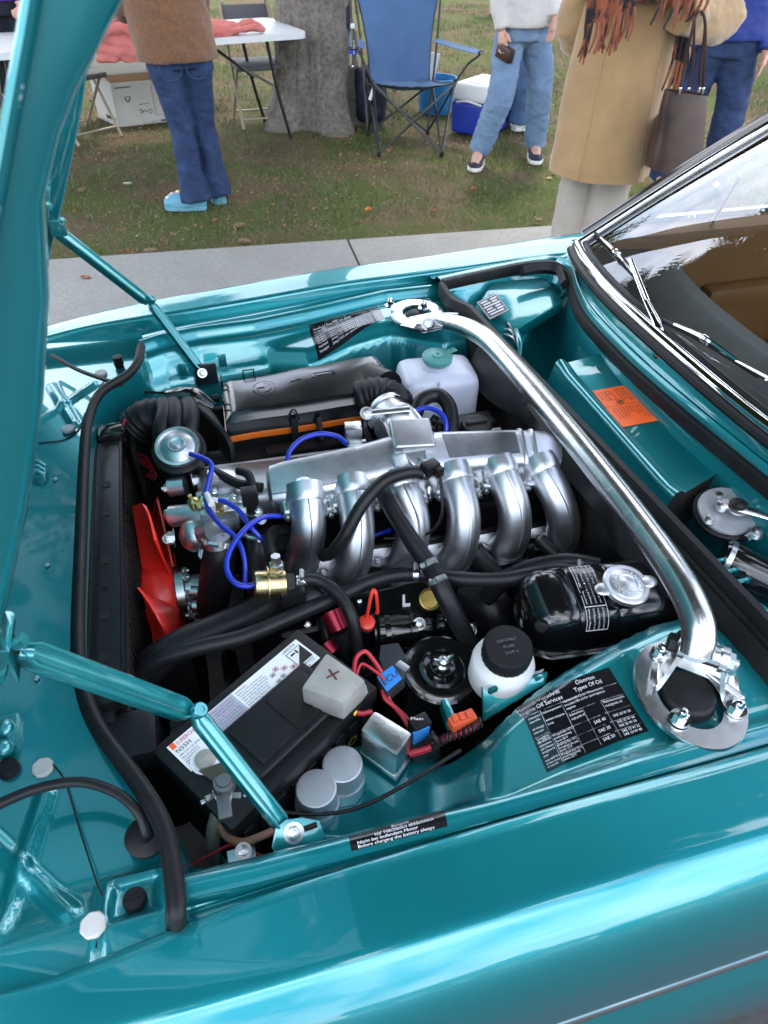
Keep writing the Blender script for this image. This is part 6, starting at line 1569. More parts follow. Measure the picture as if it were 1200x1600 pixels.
b = MB(); b.tube([P(550, 1111, .773), P(556, 1113, .771)], .0052, n=10, k=1); b.build('yellow_sleeve', M_YEL, label='tiny yellow sleeve below the grey terminal cover', cat='sleeve')
b = MB(); b.prism([P(595, 1008, .73), P(622, 1004, .73), P(636, 1028, .72), P(600, 1050, .715), P(592, 1030, .72)], (0, 0, -.004), bevel=.001); b.build('bracket_plate', M_CHARC, label='charcoal sheet bracket below the dipstick', cat='bracket')
hose('wiring_loom', [(640, 1178, .735), (672, 1168, .745), (700, 1152, .755), (728, 1142, .765), (752, 1128, .77)], .0052, M_WIRER, 'red wire wrapped with black spiral running to the orange connector', cat='wire')
b = MB(); q = crom([P(*p) for p in [(675, 1166, .746), (700, 1152, .756), (728, 1142, .766), (752, 1128, .771)]], 16)[0]
sp = []
for i, p in enumerate(q):
    a = i*1.5; d_ = (q[min(i+1, len(q)-1)]-q[max(0, i-1)]).normalized(); u, v, _ = frame_of(d_); sp.append(p+u*math.cos(a)*.0058+v*math.sin(a)*.0058)
b.tube(sp, .0026, n=6, k=2); b.build('spiral_wrap', M_PLK, label='black spiral wrap round the red wire', cat='sleeve')
oc = thing('connector', 'orange electrical connector on a teal tab', 'connector', P(722, 1130, .75))
b = MB(); b.box(P(722, 1126, .772), (.040, .018, .018), Matrix.Rotation(R(10), 3, 'Z'), bevel=.004); 
for k in range(3): b.box(P(711+11*k, 1122-3*k, .782), (.008, .012, .004), bevel=.001)
b.build('plug', mat('orange_connector', (.62, .09, .03), .5), oc)
b = MB(); b.box(P(700, 1118, .765), (.012, .04, .03), bevel=.004); b.build('tab', M_TEALB, oc)

# ---- stickers on the inner fenders
def n_pt(px, py):     # where a sight line meets the near inner fender
    r_ = sight(px, py); prev = None
    for i in range(700):
        t = .5+i*.002; p = CAM+r_*t
        if p.z <= zN(p.x, p.y): return p
    return P(px, py, .8)
def f_pt(px, py):
    r_ = sight(px, py)
    for i in range(900):
        t = 1.0+i*.002; p = CAM+r_*t
        if p.y < yrF(p.x)+.02 and p.z <= zF(p.x, p.y): return p
    return P(px, py, .82)
def draped(tl, tr, br, bl, zfun, W=1.0, H=1.0):
    base = quadS(tl, tr, br, bl, W, H)
    def S(u, v):
        p = base(u, v); return V((p.x, p.y, zfun(p.x, p.y)))
    return S
c4 = [n_pt(806, 1108), n_pt(951, 1044), n_pt(1013, 1143), n_pt(854, 1208)]
OS = Decal(draped(*c4, zN, 1.5, 1.0), 1.5, 1.0)
w = M_INKW
OS.text(w, 'Motoröl-Vorschrift', .30, .12, .085, 'C'); OS.text(w, 'Engine Oil Services', .30, .21, .085, 'C'); OS.text(w, 'Ölsorten', 1.05, .10, .085, 'C'); OS.text(w, 'Types Of Oil', 1.05, .19, .085, 'C')
for v in (.245, .60, .735, .865): OS.rect(w, .58 if v == .0 else .03 if v == .245 else .20, v, 1.47, v+.006, n=16)
OS.rect(w, .57, .03, .577, .97, k=14); OS.rect(w, .24, .25, .246, .97, k=12); OS.rect(w, 1.10, .42, 1.106, .97, k=10); OS.rect(w, .81, .42, .816, .97, k=10); OS.rect(w, .58, .42, 1.47, .426, n=10); OS.rect(w, .03, .55, .24, .556, n=4)
for k, s_ in enumerate(['Oelwechsel-', 'intervalle', '', 'oil change', 'intervals']): OS.text(w, s_, .04, .31+.05*k, .043, fit=.19)
for k, s_ in enumerate(['Außentemperaturen', '', 'ambient tempera-', 'tures']): OS.text(w, s_, .26, .31+.055*k, .045, fit=.29)
for k, s_ in enumerate(['Marken-HD-Öl für Ottomotoren', 'branded HD oil for spark-ignition', 'engines']): OS.text(w, s_, .60, .275+.052*k, .047, fit=.86)
for k, s_ in enumerate(['Einbereichsöle', 'single grade oil']): OS.text(w, s_, .60, .475+.055*k, .045, fit=.20); OS.text(w, ['Mehrbereichsöle', 'multigrade oil'][k], 1.12, .475+.055*k, .05, fit=.34)
for k, s_ in enumerate(['Ganzjährig', 'alle 6000 km', 'spätestens', 'nach 6 Monaten', 'throughout the', 'year']): OS.text(w, s_, .04, .60+.045*k, .06 if k == 1 else .042, fit=.19)
for k, s_ in enumerate(['every 6000 Km', 'at least every', '6 months']): OS.text(w, s_, .04, .885+.04*k, .04, fit=.19)
for k, s_ in enumerate(['vorwiegend über +30°C', 'predominantely', 'above 85°F', 'ganzjährig über -10°C', 'throughout the year', 'above 15°F', 'vorwiegend unter -10°C', 'predominantely', 'below 50°F']): OS.text(w, s_, .26, [.635, .678, .721, .772, .815, .852, .90, .935, .968][k], .042, fit=.30)
for k, s_ in enumerate(['SAE 40', 'SAE 30', 'SAE 20']): OS.text(w, s_, .95, [.69, .815, .935][k], .06, 'C')
for k, s_ in enumerate(['SAE 20 W 50', '', 'SAE 20 W 40', 'SAE 20 W 50', 'SAE 10 W 30', 'SAE 10 W 40']): OS.text(w, s_, 1.29, [.69, .70, .785, .84, .915, .965][k], .05, 'C')
OS.build('oil_sticker', M_BSTK, car, 36, 24)
c4 = [n_pt(545, 1308), n_pt(694, 1267), n_pt(699, 1292), n_pt(549, 1331)]
BS = Decal(draped(*c4, zN, 4.4, 1.0), 4.4, 1.0)
for k, (s_, u) in enumerate([('Batterie', 1.9), ('vor Nachladen abklemmen', 1.1), ('Nicht bei laufendem Motor', .3), ('Before charging the battery always', .3)]): BS.text(M_INKW, s_, u, .26+.23*k, .25, fit=4.2-u)
BS.build('battery_sticker', M_BSTK, car, 24, 6)
c4 = [P(483, 515, .822), P(589, 471, .846), P(601, 499, .846), P(497, 553, .815)]
FS = Decal(draped(*c4, zF, 2.4, 1.0), 2.4, 1.0)
rs = random.Random(3)
for k in range(9):
    u = .1
    for s_ in ['Ventilspiel', 'Zündung 22° BTDC', 'valve clearance', '0,25-0,30 mm', 'spark plugs'][:(3 if k < 2 else 5)]:
        sz = .075 if k else .10
        FS.text(M_INKW, s_, u, .15+.093*k, sz, fit=.42); u += .45
FS.rect(M_INKW, .05, .19, 2.3, .20, n=16); FS.rect(M_INKW, 1.2, .05, 1.21, .95, k=10); FS.rect(M_INKW, .05, .60, 2.3, .61, n=16)
FS.build('tuning_sticker', M_BSTK, car, 48, 24)
# ================================================================== PEOPLE AND THINGS ON THE LAWN
M_SKIN = mat('skin', (.52, .30, .22), .5, var=.08, vscale=30, sss=.1)
M_JEAN = mat('dark_blue_denim', (.009, .024, .075), .85, var=.12, vscale=40, bump=.8, bscale=500, second=(.024, .052, .13), sscale=7, slo=.48, shi=.72)
M_JEANL = mat('light_blue_denim', (.13, .205, .32), .85, var=.08, vscale=40, bump=.8, bscale=500, second=(.22, .31, .42), sscale=6, slo=.5, shi=.75)
M_JEANM = mat('mid_blue_denim', (.05, .10, .20), .85, var=.2, vscale=12, bump=.8, bscale=500)
M_KNIT = mat('brown_knit', (.165, .072, .030), .95, var=.3, vscale=60, bump=1.0, bscale=110, sheen=.3, wave=3.0)
M_WKNIT = mat('white_knit', (.58, .55, .52), .9, var=.05, vscale=60, bump=.8, bscale=140, wave=2.0)
M_COAT = mat('camel_wool', (.335, .205, .092), .95, var=.12, vscale=9, bump=.5, bscale=600, sheen=.4)
M_BEIGE = mat('beige_trousers', (.36, .315, .27), .85, var=.06, vscale=10, bump=.3, bscale=400)
M_NAVYC = mat('navy_canvas', (.010, .014, .035), .7, var=.2)
M_SOLE = mat('white_rubber_sole', (.75, .73, .68), .5, var=.05)
M_PURP = mat('purple_fleece', (.07, .018, .25), .9, var=.15, vscale=20, bump=.6, bscale=300)
M_NAVY = mat('navy_trousers', (.012, .014, .025), .85, var=.2)
M_BJK = mat('blue_jacket', (.012, .03, .20), .6, var=.15, vscale=6)
M_HAIR = mat('brown_hair', (.06, .03, .015), .5, var=.3, vscale=60)
M_CORAL = mat('coral_cotton', (.52, .15, .13), .9, var=.08, vscale=14, bump=.5, bscale=350)
M_LEATH = mat('dark_brown_leather', (.055, .027, .020), .34, var=.25, vscale=7, bump=.35, bscale=90, second=(.028, .014, .011), sscale=6)
M_CAMP = mat('camp_chair_blue', (.055, .125, .26), .7, var=.10, vscale=6, bump=.4, bscale=500)
M_TUBE = mat('black_steel_tube', (.012, .012, .013), .35, var=.1)
M_TAB = mat('white_table_plastic', (.62, .625, .63), .45, var=.03, vscale=5)
M_TANM = mat('tan_metal', (.30, .24, .17), .45, var=.1)

def remesh(mb, vox, it=3, disp=None, name='x'):
    """fuse overlapping pieces into one skin"""
    me = bpy.data.meshes.new('tmp'); bmesh.ops.recalc_face_normals(mb.bm, faces=mb.bm.faces[:]); mb.bm.to_mesh(me); mb.bm.free()
    ob = bpy.data.objects.new('tmp', me); COL.objects.link(ob)
    m = ob.modifiers.new('r', 'REMESH'); m.mode = 'VOXEL'; m.voxel_size = vox
    if it: s_ = ob.modifiers.new('s', 'SMOOTH'); s_.factor = .5; s_.iterations = it
    bpy.context.view_layer.update()
    me2 = bpy.data.meshes.new_from_object(ob.evaluated_get(bpy.context.evaluated_depsgraph_get()))
    bm = bmesh.new(); bm.from_mesh(me2)
    bpy.data.objects.remove(ob); bpy.data.meshes.remove(me); bpy.data.meshes.remove(me2)
    bm.normal_update()
    if disp:
        mv = [(v, v.normal*disp(v.co)) for v in bm.verts]
        for v, d_ in mv: v.co += d_
    for f in bm.faces: f.smooth = True
    return bm
def folds(a, fz=9.0, f2=22.0, seed=0):
    def d_(p): return a*(mnoise.noise(V((p.x*6, p.y*6, p.z*fz+seed)))+.5*mnoise.noise(V((p.x*14+p.z*10, p.y*14, p.z*f2+seed)))-.55*abs(mnoise.noise(V((p.x*9+p.z*16, p.y*9-p.z*9, p.z*30+seed))))+.25*mnoise.noise(V((p.x*30+p.z*20, p.y*30, p.z*55+seed))))
    return d_
def oval(b, pts, rad, M, kx=1.15, ky=.82, n=24, k=4):
    q, par = crom(pts, k); rings = []
    for p, t_ in zip(q, par):
        r_ = lerp_list(rad, t_); rings.append([p+M @ V((r_*kx*math.cos(6.283*j/n), r_*ky*math.sin(6.283*j/n), 0)) for j in range(n)])
    b.loft(rings)
def hand(b, wrist, d, side, s=1.0, grip=.35):
    """five-fingered relaxed hand: d points to the fingertips, side towards the thumb"""
    d = d.normalized(); t_ = (side-d*side.dot(d)).normalized(); n = d.cross(t_)
    pal = [wrist, wrist+d*.035*s, wrist+d*.085*s]
    b.tube(pal, [.026*s, .036*s, .037*s], n=12, k=3, flat=(1.0, .5) if abs(frame_of(d)[0].dot(t_)) > .7 else (.5, 1.0))
    for k, (o, L_) in enumerate([(.028, .070), (.010, .080), (-.009, .075), (-.027, .058)]):
        p0 = wrist+d*.080*s+t_*o*s; c = grip
        p1 = p0+d*L_*.5*s+n*.004*s; p2 = p1+(d*math.cos(c)+n*math.sin(c))*L_*.32*s; p3 = p2+(d*math.cos(2*c)+n*math.sin(2*c))*L_*.25*s
        b.tube([p0-d*.02*s, p0, p1, p2, p3], [.0085*s, .0092*s, .0082*s, .0075*s, .006*s], n=9, k=2)
    q0 = wrist+d*.025*s+t_*.024*s; b.tube([q0, q0+(d*.6+t_*.6)*.035*s, q0+(d*.95+t_*.55)*.062*s+n*.008*s], [.013*s, .011*s, .008*s], n=9, k=3)
def person(label, loc, yaw, J, Wd={}, hands=True, gripL=.35, gripR=.35, parts=True, shod=True):
    """J: joints in metres, x to the person's right, y forward; builds the body as one continuous mesh"""
    t = thing('person', label, 'person', loc)
    M = Matrix.Rotation(yaw, 3, 'Z'); L0 = V(loc)
    W = {k: L0+M @ V(v) for k, v in J.items()}; W.update({k: V(v) for k, v in Wd.items()})
    b = MB()
    oval(b, [W['pelvis']-V((0, 0, .10)), W['pelvis'], W['spine'], W['chest'], W['neck']-V((0, 0, .03))], [.10, .135, .12, .145, .07], M)
    b.tube([W['neck']-V((0, 0, .06)), W['neck'], W['head']], [.062, .055, .06], n=14, k=3)
    fd = M @ V((0, 1, 0)); rt = M @ V((1, 0, 0))
    hc = W['head']; b.ell(hc+V((0, 0, .02)), (.075, .095, .115), Matrix((rt, fd, V((0, 0, 1)))).transposed())
    b.ell(hc+fd*.05+V((0, 0, -.06)), (.045, .05, .05)); b.tube([hc+fd*.092+V((0, 0, .025)), hc+fd*.112+V((0, 0, -.008))], [.009, .014], n=8, k=1)
    for s_ in (-1, 1): b.ell(hc+rt*(.078*s_)+V((0, 0, .005)), (.012, .022, .032))
    for k, s_ in (('L', -1), ('R', 1)):
        b.tube([W['sh'+k]-rt*s_*.10, W['sh'+k], W['el'+k], W['wr'+k]], [.06, .058, .042, .026], n=12, k=5)
        b.tube([W['pelvis']+rt*s_*.08, W['hip'+k], W['kn'+k], W['an'+k]], [.09, .092, .056, .038], n=14, k=5)
        ft = W.get('toe'+k); b.tube([W['an'+k]-V((0, 0, .0)), W['an'+k]*.5+ft*.5-V((0, 0, .0)), ft], [.040, .040, .030], n=10, k=3)
        d_ = (W['hd'+k]-W['wr'+k]); hand(b, W['wr'+k], d_, (M @ V(J.get('th'+k, (0, 1, 0)))), .95, gripL if k == 'L' else gripR)
    bm = remesh(b, .0075, 1)
    link_bm(bm, 'body', M_SKIN, t, None)
    b = MB(); b.ell(hc-fd*.012+V((0, 0, .04)), (.088, .104, .112), Matrix((rt, fd, V((0, 0, 1)))).transposed()); b.tube([hc-fd*.06+V((0, 0, .05)), hc-fd*.10-V((0, 0, .06)), hc-fd*.09-V((0, 0, .22))], [.07, .085, .04], n=14, k=4)
    link_bm(remesh(b, .012, 2, folds(.006)), 'hair', M_HAIR, t, None)
    b = MB()
    for s_ in (-1, 1):
        b.ell(hc+fd*.090+rt*(.032*s_)+V((0, 0, .03)), (.013, .010, .009))
    b.build('eyes', M_INKW, t)
    return t, W, M, L0
def trousers(t, W, M, m, top=.06, rh=.165, rk=.085, ra=.085, flare=.0, hem=.02, name='trousers', fold=.008, knee=None, seed=0):
    rt = M @ V((1, 0, 0)); b = MB()
    pv = W['pelvis']
    oval(b, [pv-V((0, 0, .11)), pv-V((0, 0, .02)), pv+V((0, 0, top))], [rh*.95, rh, rh*.90], M, kx=1.2, ky=.80)
    for k, s_ in (('L', -1), ('R', 1)):
        h, kn, an = W['hip'+k], W['kn'+k], W['an'+k]
        low = an+(an-kn).normalized()*hem
        b.tube([h+V((0, 0, .06)), h-V((0, 0, .06)), h*.5+kn*.5, kn, kn*.45+an*.55, low], [rh*.62, rh*.64, (rh*.62+rk)/2, rk, (rk*.5+ra*.5), ra+flare], n=18, k=5)
    fo = folds(fold, seed=seed)
    return link_bm(remesh(b, .0085, 3, fo), name, m, t, None)
def top_of(t, W, M, m, name, hem=.0, r0=.17, r1=.18, ra=(.075, .062, .05), fold=.008, sleeve=1.0, vox=.012):
    b = MB(); pv = W['pelvis']
    oval(b, [pv+V((0, 0, hem)), pv+V((0, 0, hem+.05)), W['spine'], W['chest'], W['neck']-V((0, 0, .06)), W['neck']+V((0, 0, .01))], [r0*.97, r0, (r0+r1)/2, r1, .12, .075], M, kx=1.18, ky=.84)
    for k in 'LR':
        b.tube([W['sh'+k]*.75+W['chest']*.25, W['sh'+k], W['el'+k], W['el'+k]+(W['wr'+k]-W['el'+k])*sleeve], [ra[0]*1.05, ra[0], ra[1], ra[2]], n=14, k=5)
    return link_bm(remesh(b, vox, 3, folds(fold)), name, m, t, None)
def shoe(t, an, toe, m_up, m_sole, name='shoe', w=.052, clog=False):
    d = (toe-an); d.z = 0; d.normalize(); sd = V((d.y, -d.x, 0))
    heel = V((an.x, an.y, 0))-d*.065; L_ = .265; z0 = max(0.0, min(an.z-.10, toe.z-.04))
    b = MB(); rings = []
    for tt, ww, hh in ((0, .55, .06), (.06, .8, .075), (.2, .86, .085), (.36, .86, .085), (.55, 1.0, .062), (.75, 1.05, .048), (.92, .8, .036), (1.0, .4, .028)) if not clog else ((0, .6, .045), (.06, .85, .055), (.2, .95, .06), (.36, 1.0, .075), (.55, 1.12, .080), (.75, 1.14, .074), (.92, .92, .058), (1.0, .5, .034)):
        c = heel+d*(L_*tt); rings.append([c+sd*(w*ww*math.cos(a))+V((0, 0, z0+.028+(hh if math.sin(a) > 0 else .012)*math.sin(a))) for a in [6.283*j/16 for j in range(16)]])
    b.loft(rings); o = b.build(name, m_up, t)
    b = MB(); pl = []
    for tt, ww in ((0, .5), (.05, .85), (.2, .95), (.4, .92), (.58, 1.06), (.78, 1.1), (.93, .88), (1.01, .45)): pl.append((heel+d*(L_*tt), w*ww))
    poly = [c+sd*w_ for c, w_ in pl]+[c-sd*w_ for c, w_ in reversed(pl)]
    b.prism([V((p.x, p.y, z0+.002)) for p in poly], (0, 0, .028), bevel=.004); b.build('sole', m_sole, o)
    b = MB()
    for i in range(4): c = heel+d*(L_*(.40+.09*i)); b.tube([c-sd*.022+V((0, 0, z0+.098-.011*i)), c+V((0, 0, z0+.107-.011*i)), c+sd*.022+V((0, 0, z0+.098-.011*i))], .003, n=6, k=3)
    b.build('laces', m_sole, o)
    return o
BASE = dict(pelvis=(0, 0, .93), spine=(0, .0, 1.10), chest=(0, .01, 1.27), neck=(0, 0, 1.43), head=(0, .03, 1.55),
    hipL=(-.09, 0, .88), knL=(-.10, .02, .48), anL=(-.10, -.01, .085), toeL=(-.11, .15, .04), hipR=(.09, 0, .88), knR=(.10, .02, .48), anR=(.10, -.01, .085), toeR=(.11, .15, .04),
    shL=(-.18, 0, 1.36), elL=(-.23, -.03, 1.09), wrL=(-.23, .08, .86), hdL=(-.23, .11, .76), shR=(.18, 0, 1.36), elR=(.23, -.03, 1.09), wrR=(.23, .08, .86), hdR=(.23, .11, .76))
def J_(**k):
    d = dict(BASE); d.update(k); return d

# ---- woman in the brown cardigan, from behind at the table
w1 = (.19, 4.95, 0)
t, W, M, L0 = person('person in a brown cardigan and dark bootcut jeans, seen from behind at the white table', w1, R(8),
    J_(pelvis=(-.02, .02, .90), hipL=(-.105, .02, .85), hipR=(.075, .02, .85), knL=(-.07, .01, .46), knR=(.080, .05, .46), anL=(-.055, -.03, .09), anR=(.105, .05, .09), toeL=(-.20, .02, .055), toeR=(.08, .22, .04),
       spine=(-.035, .04, 1.07), chest=(-.05, .05, 1.24), neck=(-.05, .06, 1.40), head=(-.05, .10, 1.52), shL=(-.22, .06, 1.33), shR=(.12, .06, 1.33), elL=(-.27, .14, 1.07), elR=(.18, .16, 1.07), wrL=(-.20, .36, 1.02), hdL=(-.16, .46, 1.02), wrR=(.10, .38, 1.02), hdR=(.06, .48, 1.02)))
trousers(t, W, M, M_JEAN, rh=.160, rk=.073, ra=.074, flare=.026, hem=.03, name='jeans', fold=.010, seed=3)
top_of(t, W, M, M_KNIT, 'cardigan', hem=-.075, r0=.200, r1=.190, fold=.010)
b = MB()
for s_ in (-1, 1):
    for i in range(2):
        c = W['pelvis']+M @ V((.075*s_, -.128, -.075)); b.tube([c+M @ V((-.06, .012*abs(s_), .05)), c+M @ V((-.058, -.002, -.05)), c+M @ V((0, -.008, -.08)), c+M @ V((.058, -.002, -.05)), c+M @ V((.06, .012, .05))], .003, n=5, k=2)
b.build('pocket_stitching', M_JEANM, t)
M_CLOG = mat('blue_clog', (.09, .29, .40), .5, var=.06)
for k in 'LR':
    o = shoe(t, W['an'+k], W['toe'+k], M_CLOG, mat('clog_sole', (.16, .36, .46), .5), 'clog', .047, True)
    d = (W['toe'+k]-W['an'+k]); d.z = 0; d.normalize(); rr = random.Random(4)
    for i in range(7):
        b = MB(); c = V((W['an'+k].x, W['an'+k].y, 0))+d*(.10+.012*i)+V((-d.y, d.x, 0))*rr.uniform(-.03, .03); b.ell(c+V((0, 0, .106-.004*i)), (.013, .013, .008), nu=10, nv=6)
        b.build('charm', [M_YEL, M_WHT, M_RED, M_BTAPE, M_WHT, M_YEL, M_MILK][i], o)

# ---- walking woman in light jeans
w2 = (2.52, 5.42, 0)
t, W, M, L0 = person('person walking in light blue jeans, white jumper and navy trainers', w2, R(180+28),
    J_(pelvis=(0, .0, .90), hipL=(-.095, -.01, .86), hipR=(.095, .0, .86), knR=(.135, .13, .47), anR=(.165, .15, .10), toeR=(.20, .31, .055), knL=(-.13, .03, .46), anL=(-.19, -.12, .09), toeL=(-.22, .04, .04), spine=(0, .0, 1.07), chest=(0, .01, 1.24), neck=(0, 0, 1.40), head=(0, .03, 1.52),
       shL=(-.18, 0, 1.33), shR=(.18, 0, 1.33), elR=(.25, -.02, 1.06), wrR=(.245, .03, .88), hdR=(.235, .05, .78), elL=(-.24, -.05, 1.05), wrL=(-.225, .03, .845), hdL=(-.215, .07, .745), thL=(.2, .9, 0), thR=(-.3, .9, 0)), Wd=dict(anR=(2.29, 5.40, .10), toeR=(2.20, 5.25, .05), knR=(2.37, 5.30, .48), anL=(2.79, 5.48, .095), toeL=(2.74, 5.33, .045), knL=(2.73, 5.42, .47), hipR=(2.45, 5.42, .86), hipL=(2.65, 5.42, .86), pelvis=(2.55, 5.42, .91), elL=PY(884, -55, 5.42), wrL=PY(866, 28, 5.24), hdL=PY(860, 60, 5.20)), gripR=.8, gripL=.35)
trousers(t, W, M, M_JEANL, rh=.175, rk=.096, ra=.084, hem=.0, name='jeans', fold=.009, seed=9)
top_of(t, W, M, M_WKNIT, 'jumper', hem=-.03, r0=.212, r1=.20, fold=.008)
for k in 'LR': shoe(t, W['an'+k], W['toe'+k], M_NAVYC, M_SOLE, 'trainer')
b = MB(); b.tube([W['wrL']+V((-.02, -.025, .02)), W['wrL']+V((.02, -.028, .02))], .003, n=6, k=1); b.ell(W['hdL']+V((0, -.01, .045)), (.004, .011, .004)); b.build('ring', M_GOLD, t)
b = MB(); c = W['hdR']+V((.01, -.02, -.03)); b.box(c, (.05, .14, .085), Matrix.Rotation(R(20), 3, 'Z') @ Matrix.Rotation(R(12), 3, 'X'), bevel=.01); b.build('wallet', M_LEATH, label='dark brown wallet held by the walking person in light jeans', cat='wallet')

# ---- person standing behind, only the lower legs show
w3 = (2.98, 6.35, 0)
t, W, M, L0 = person('person in mid-blue jeans and white shoes half hidden behind the walking one', w3, R(-90+20), J_(toeL=(-.10, .15, .04)))
trousers(t, W, M, M_JEANM, rh=.165, rk=.092, ra=.088, flare=.01, hem=.03, name='jeans', seed=5)
top_of(t, W, M, mat('grey_fleece', (.16, .16, .17), .9), 'jumper', hem=-.03)
for k in 'LR': shoe(t, W['an'+k], W['toe'+k], M_WHT, M_SOLE, 'shoe')

# ---- woman in the camel coat
w4 = (2.13, 3.45, 0)
t, W, M, L0 = person('person in a long camel coat with a fringed scarf and beige trousers on the pavement', w4, R(-35),
    J_(pelvis=(0, 0, .92), elR=(.33, .02, 1.12), wrR=(.30, .24, 1.06), hdR=(.28, .34, 1.07), elL=(-.22, .08, 1.10), wrL=(-.14, .28, 1.10), hdL=(-.10, .38, 1.12), knL=(-.085, .03, .48), anL=(-.08, .0, .085), knR=(.085, .02, .48), anR=(.08, -.02, .085)), Wd=dict(elR=PY(1128, 28, 3.42), wrR=PY(1058, 20, 3.22), hdR=PY(1056, -45, 3.22)))
trousers(t, W, M, M_BEIGE, rh=.16, rk=.098, ra=.098, flare=.01, hem=.05, fold=.007, seed=2)
for k in 'LR': shoe(t, W['an'+k], W['toe'+k], M_LEATH, M_PLK, 'shoe')
# coat: a bell of wool from shoulders to below the knee
def ring_at(c, rx, ry, n=48, ph=0.0, fold=0.0, z=0):
    return [c+M @ V((rx*math.cos(6.283*j/n)*(1+fold*math.sin(7*6.283*j/n+ph)), ry*math.sin(6.283*j/n)*(1+fold*math.sin(7*6.283*j/n+ph)), 0)) for j in range(n)]
b = MB(); rings = []
for z, rx, ry, fo in ((.53, .255, .235, .022), (.60, .25, .23, .021), (.72, .243, .222, .018), (.85, .236, .21, .014), (.98, .23, .20, .011), (1.10, .225, .185, .009), (1.22, .22, .17, .008), (1.34, .20, .14, .004), (1.42, .12, .10, 0)): rings.append(ring_at(L0+V((0, 0, z)), rx, ry, fold=fo, ph=z*1.5))
rings = [[p+(p-L0-V((0, 0, p.z)))*(.05*mnoise.noise(V((p.x*7, p.y*7, p.z*2.2)))+.025*mnoise.noise(V((p.x*16, p.y*16, p.z*5)))) for p in r_] for r_ in (lambda Q: [[a_+(c_-a_)*t_ for a_, c_ in zip(Q[i], Q[i+1])] for i in range(len(Q)-1) for t_ in (0, .25, .5, .75)]+[Q[-1]])(rings)]
b.loft(rings, caps=False); inner = [[p+(L0+V((0, 0, p.z))-p)*.03 for p in r_] for r_ in rings]; b.grid([r_+[r_[0]] for r_ in (rings[0], inner[0], inner[1])])
b.build('coat', M_COAT, t, sharp=None); COAT = kid(t, 'coat')
for j_ in (4, 16, 34, 43):
    b = MB(); b.tube([r_[j_]+(r_[j_]-L0-V((0, 0, r_[j_].z)))*.004 for r_ in rings[:26]], .0016, n=5, k=1); b.build('seam', M_COAT, COAT)
b = MB(); b.tube([p+(p-L0-V((0, 0, p.z)))*.004 for p in rings[2]+[rings[2][0]]], .0015, n=5, k=1); b.build('seam', M_COAT, COAT)
b = MB()
for k in 'LR': b.tube([W['sh'+k]*.8+W['chest']*.2+V((0, 0, -.02)), W['sh'+k], W['el'+k], W['wr'+k]], [.10, .108, .105, .085], n=20, k=6)
link_bm(remesh(b, .014, 3, folds(.014, fz=14)), 'sleeves', M_COAT, COAT, None)
b = MB(); f = M @ V((.236, -.06, .80)); c = L0+f; rz_ = R(-35)+R(0); b.box(c, (.012, .17, .03), Matrix.Rotation(rz_, 3, 'Z'), bevel=.004); b.box(c-V((0, 0, .10)), (.010, .16, .20), Matrix.Rotation(rz_, 3, 'Z'), bevel=.004); b.build('pocket', M_COAT, COAT)
M_SCARF = mat('rust_and_black_scarf', (.020, .018, .020), .95, var=.2, vscale=20, second=(.24, .065, .03), sscale=9, slo=.47, shi=.53, bump=.6, bscale=250)
M_RUST = mat('rust_fringe', (.24, .075, .04), .95, var=.25, vscale=40)
b = MB(); rows = []
for j in range(5):
    z = 1.46-.05*j; row = []
    for i in range(41):
        a = math.pi*(0.62+1.35*i/40); k = .15+.018*j+(.010*math.sin(i*.9+j)); row.append(L0+M @ V((k*1.18*math.cos(a), k*1.0*math.sin(a), 0))+V((0, 0, z)))
    rows.append(row)
b.thick(rows, lambda p: p+(L0+V((0, 0, p.z))-p).normalized()*.010); b.build('scarf', M_SCARF, t, sharp=None); SC = kid(t, 'scarf')
rs = random.Random(8)
def scarf_end(name, tl, tr, br, bl, nfr, lf, bulge):
    S = quadS(tl, tr, br, bl); b = MB(); rows = []
    for j in range(13):
        rows.append([S(i/16, j/12)+V((0, -.018*math.sin(i*1.15+j*.2)-bulge*math.sin(math.pi*i/16), 0)) for i in range(17)])
    b.thick(rows, lambda p: p+V((0, .009, 0))); b.build(name, M_SCARF, SC, sharp=None)
    for i in range(nfr):
        u = (i+.5)/nfr; p = rows[-1][int(u*16)]*(1-(u*16)%1)+rows[-1][min(16, int(u*16)+1)]*((u*16)%1); L_ = lf*rs.uniform(.8, 1.2)
        b = MB(); b.tube([p, p+V((rs.gauss(0, .006), -.004, -L_*.5)), p+V((rs.gauss(-.01, .012), 0, -L_))], [.0062, .0066, .004], n=5, k=2); b.build('tassel', M_RUST if i % 3 else M_SCARF, SC)
scarf_end('scarf_end', PY(925, -120, 3.16), PY(1010, -120, 3.12), PY(990, 8, 3.10), PY(912, 42, 3.14), 20, .12, .02)
scarf_end('scarf_end', PY(1030, -110, 3.10), PY(1112, -110, 3.14), PY(1108, -18, 3.10), PY(1030, -12, 3.08), 14, .11, .015)
scarf_end('scarf_end', PY(1056, 55, 3.22), PY(1078, 60, 3.20), PY(1072, 100, 3.20), PY(1052, 92, 3.22), 7, .13, .0)
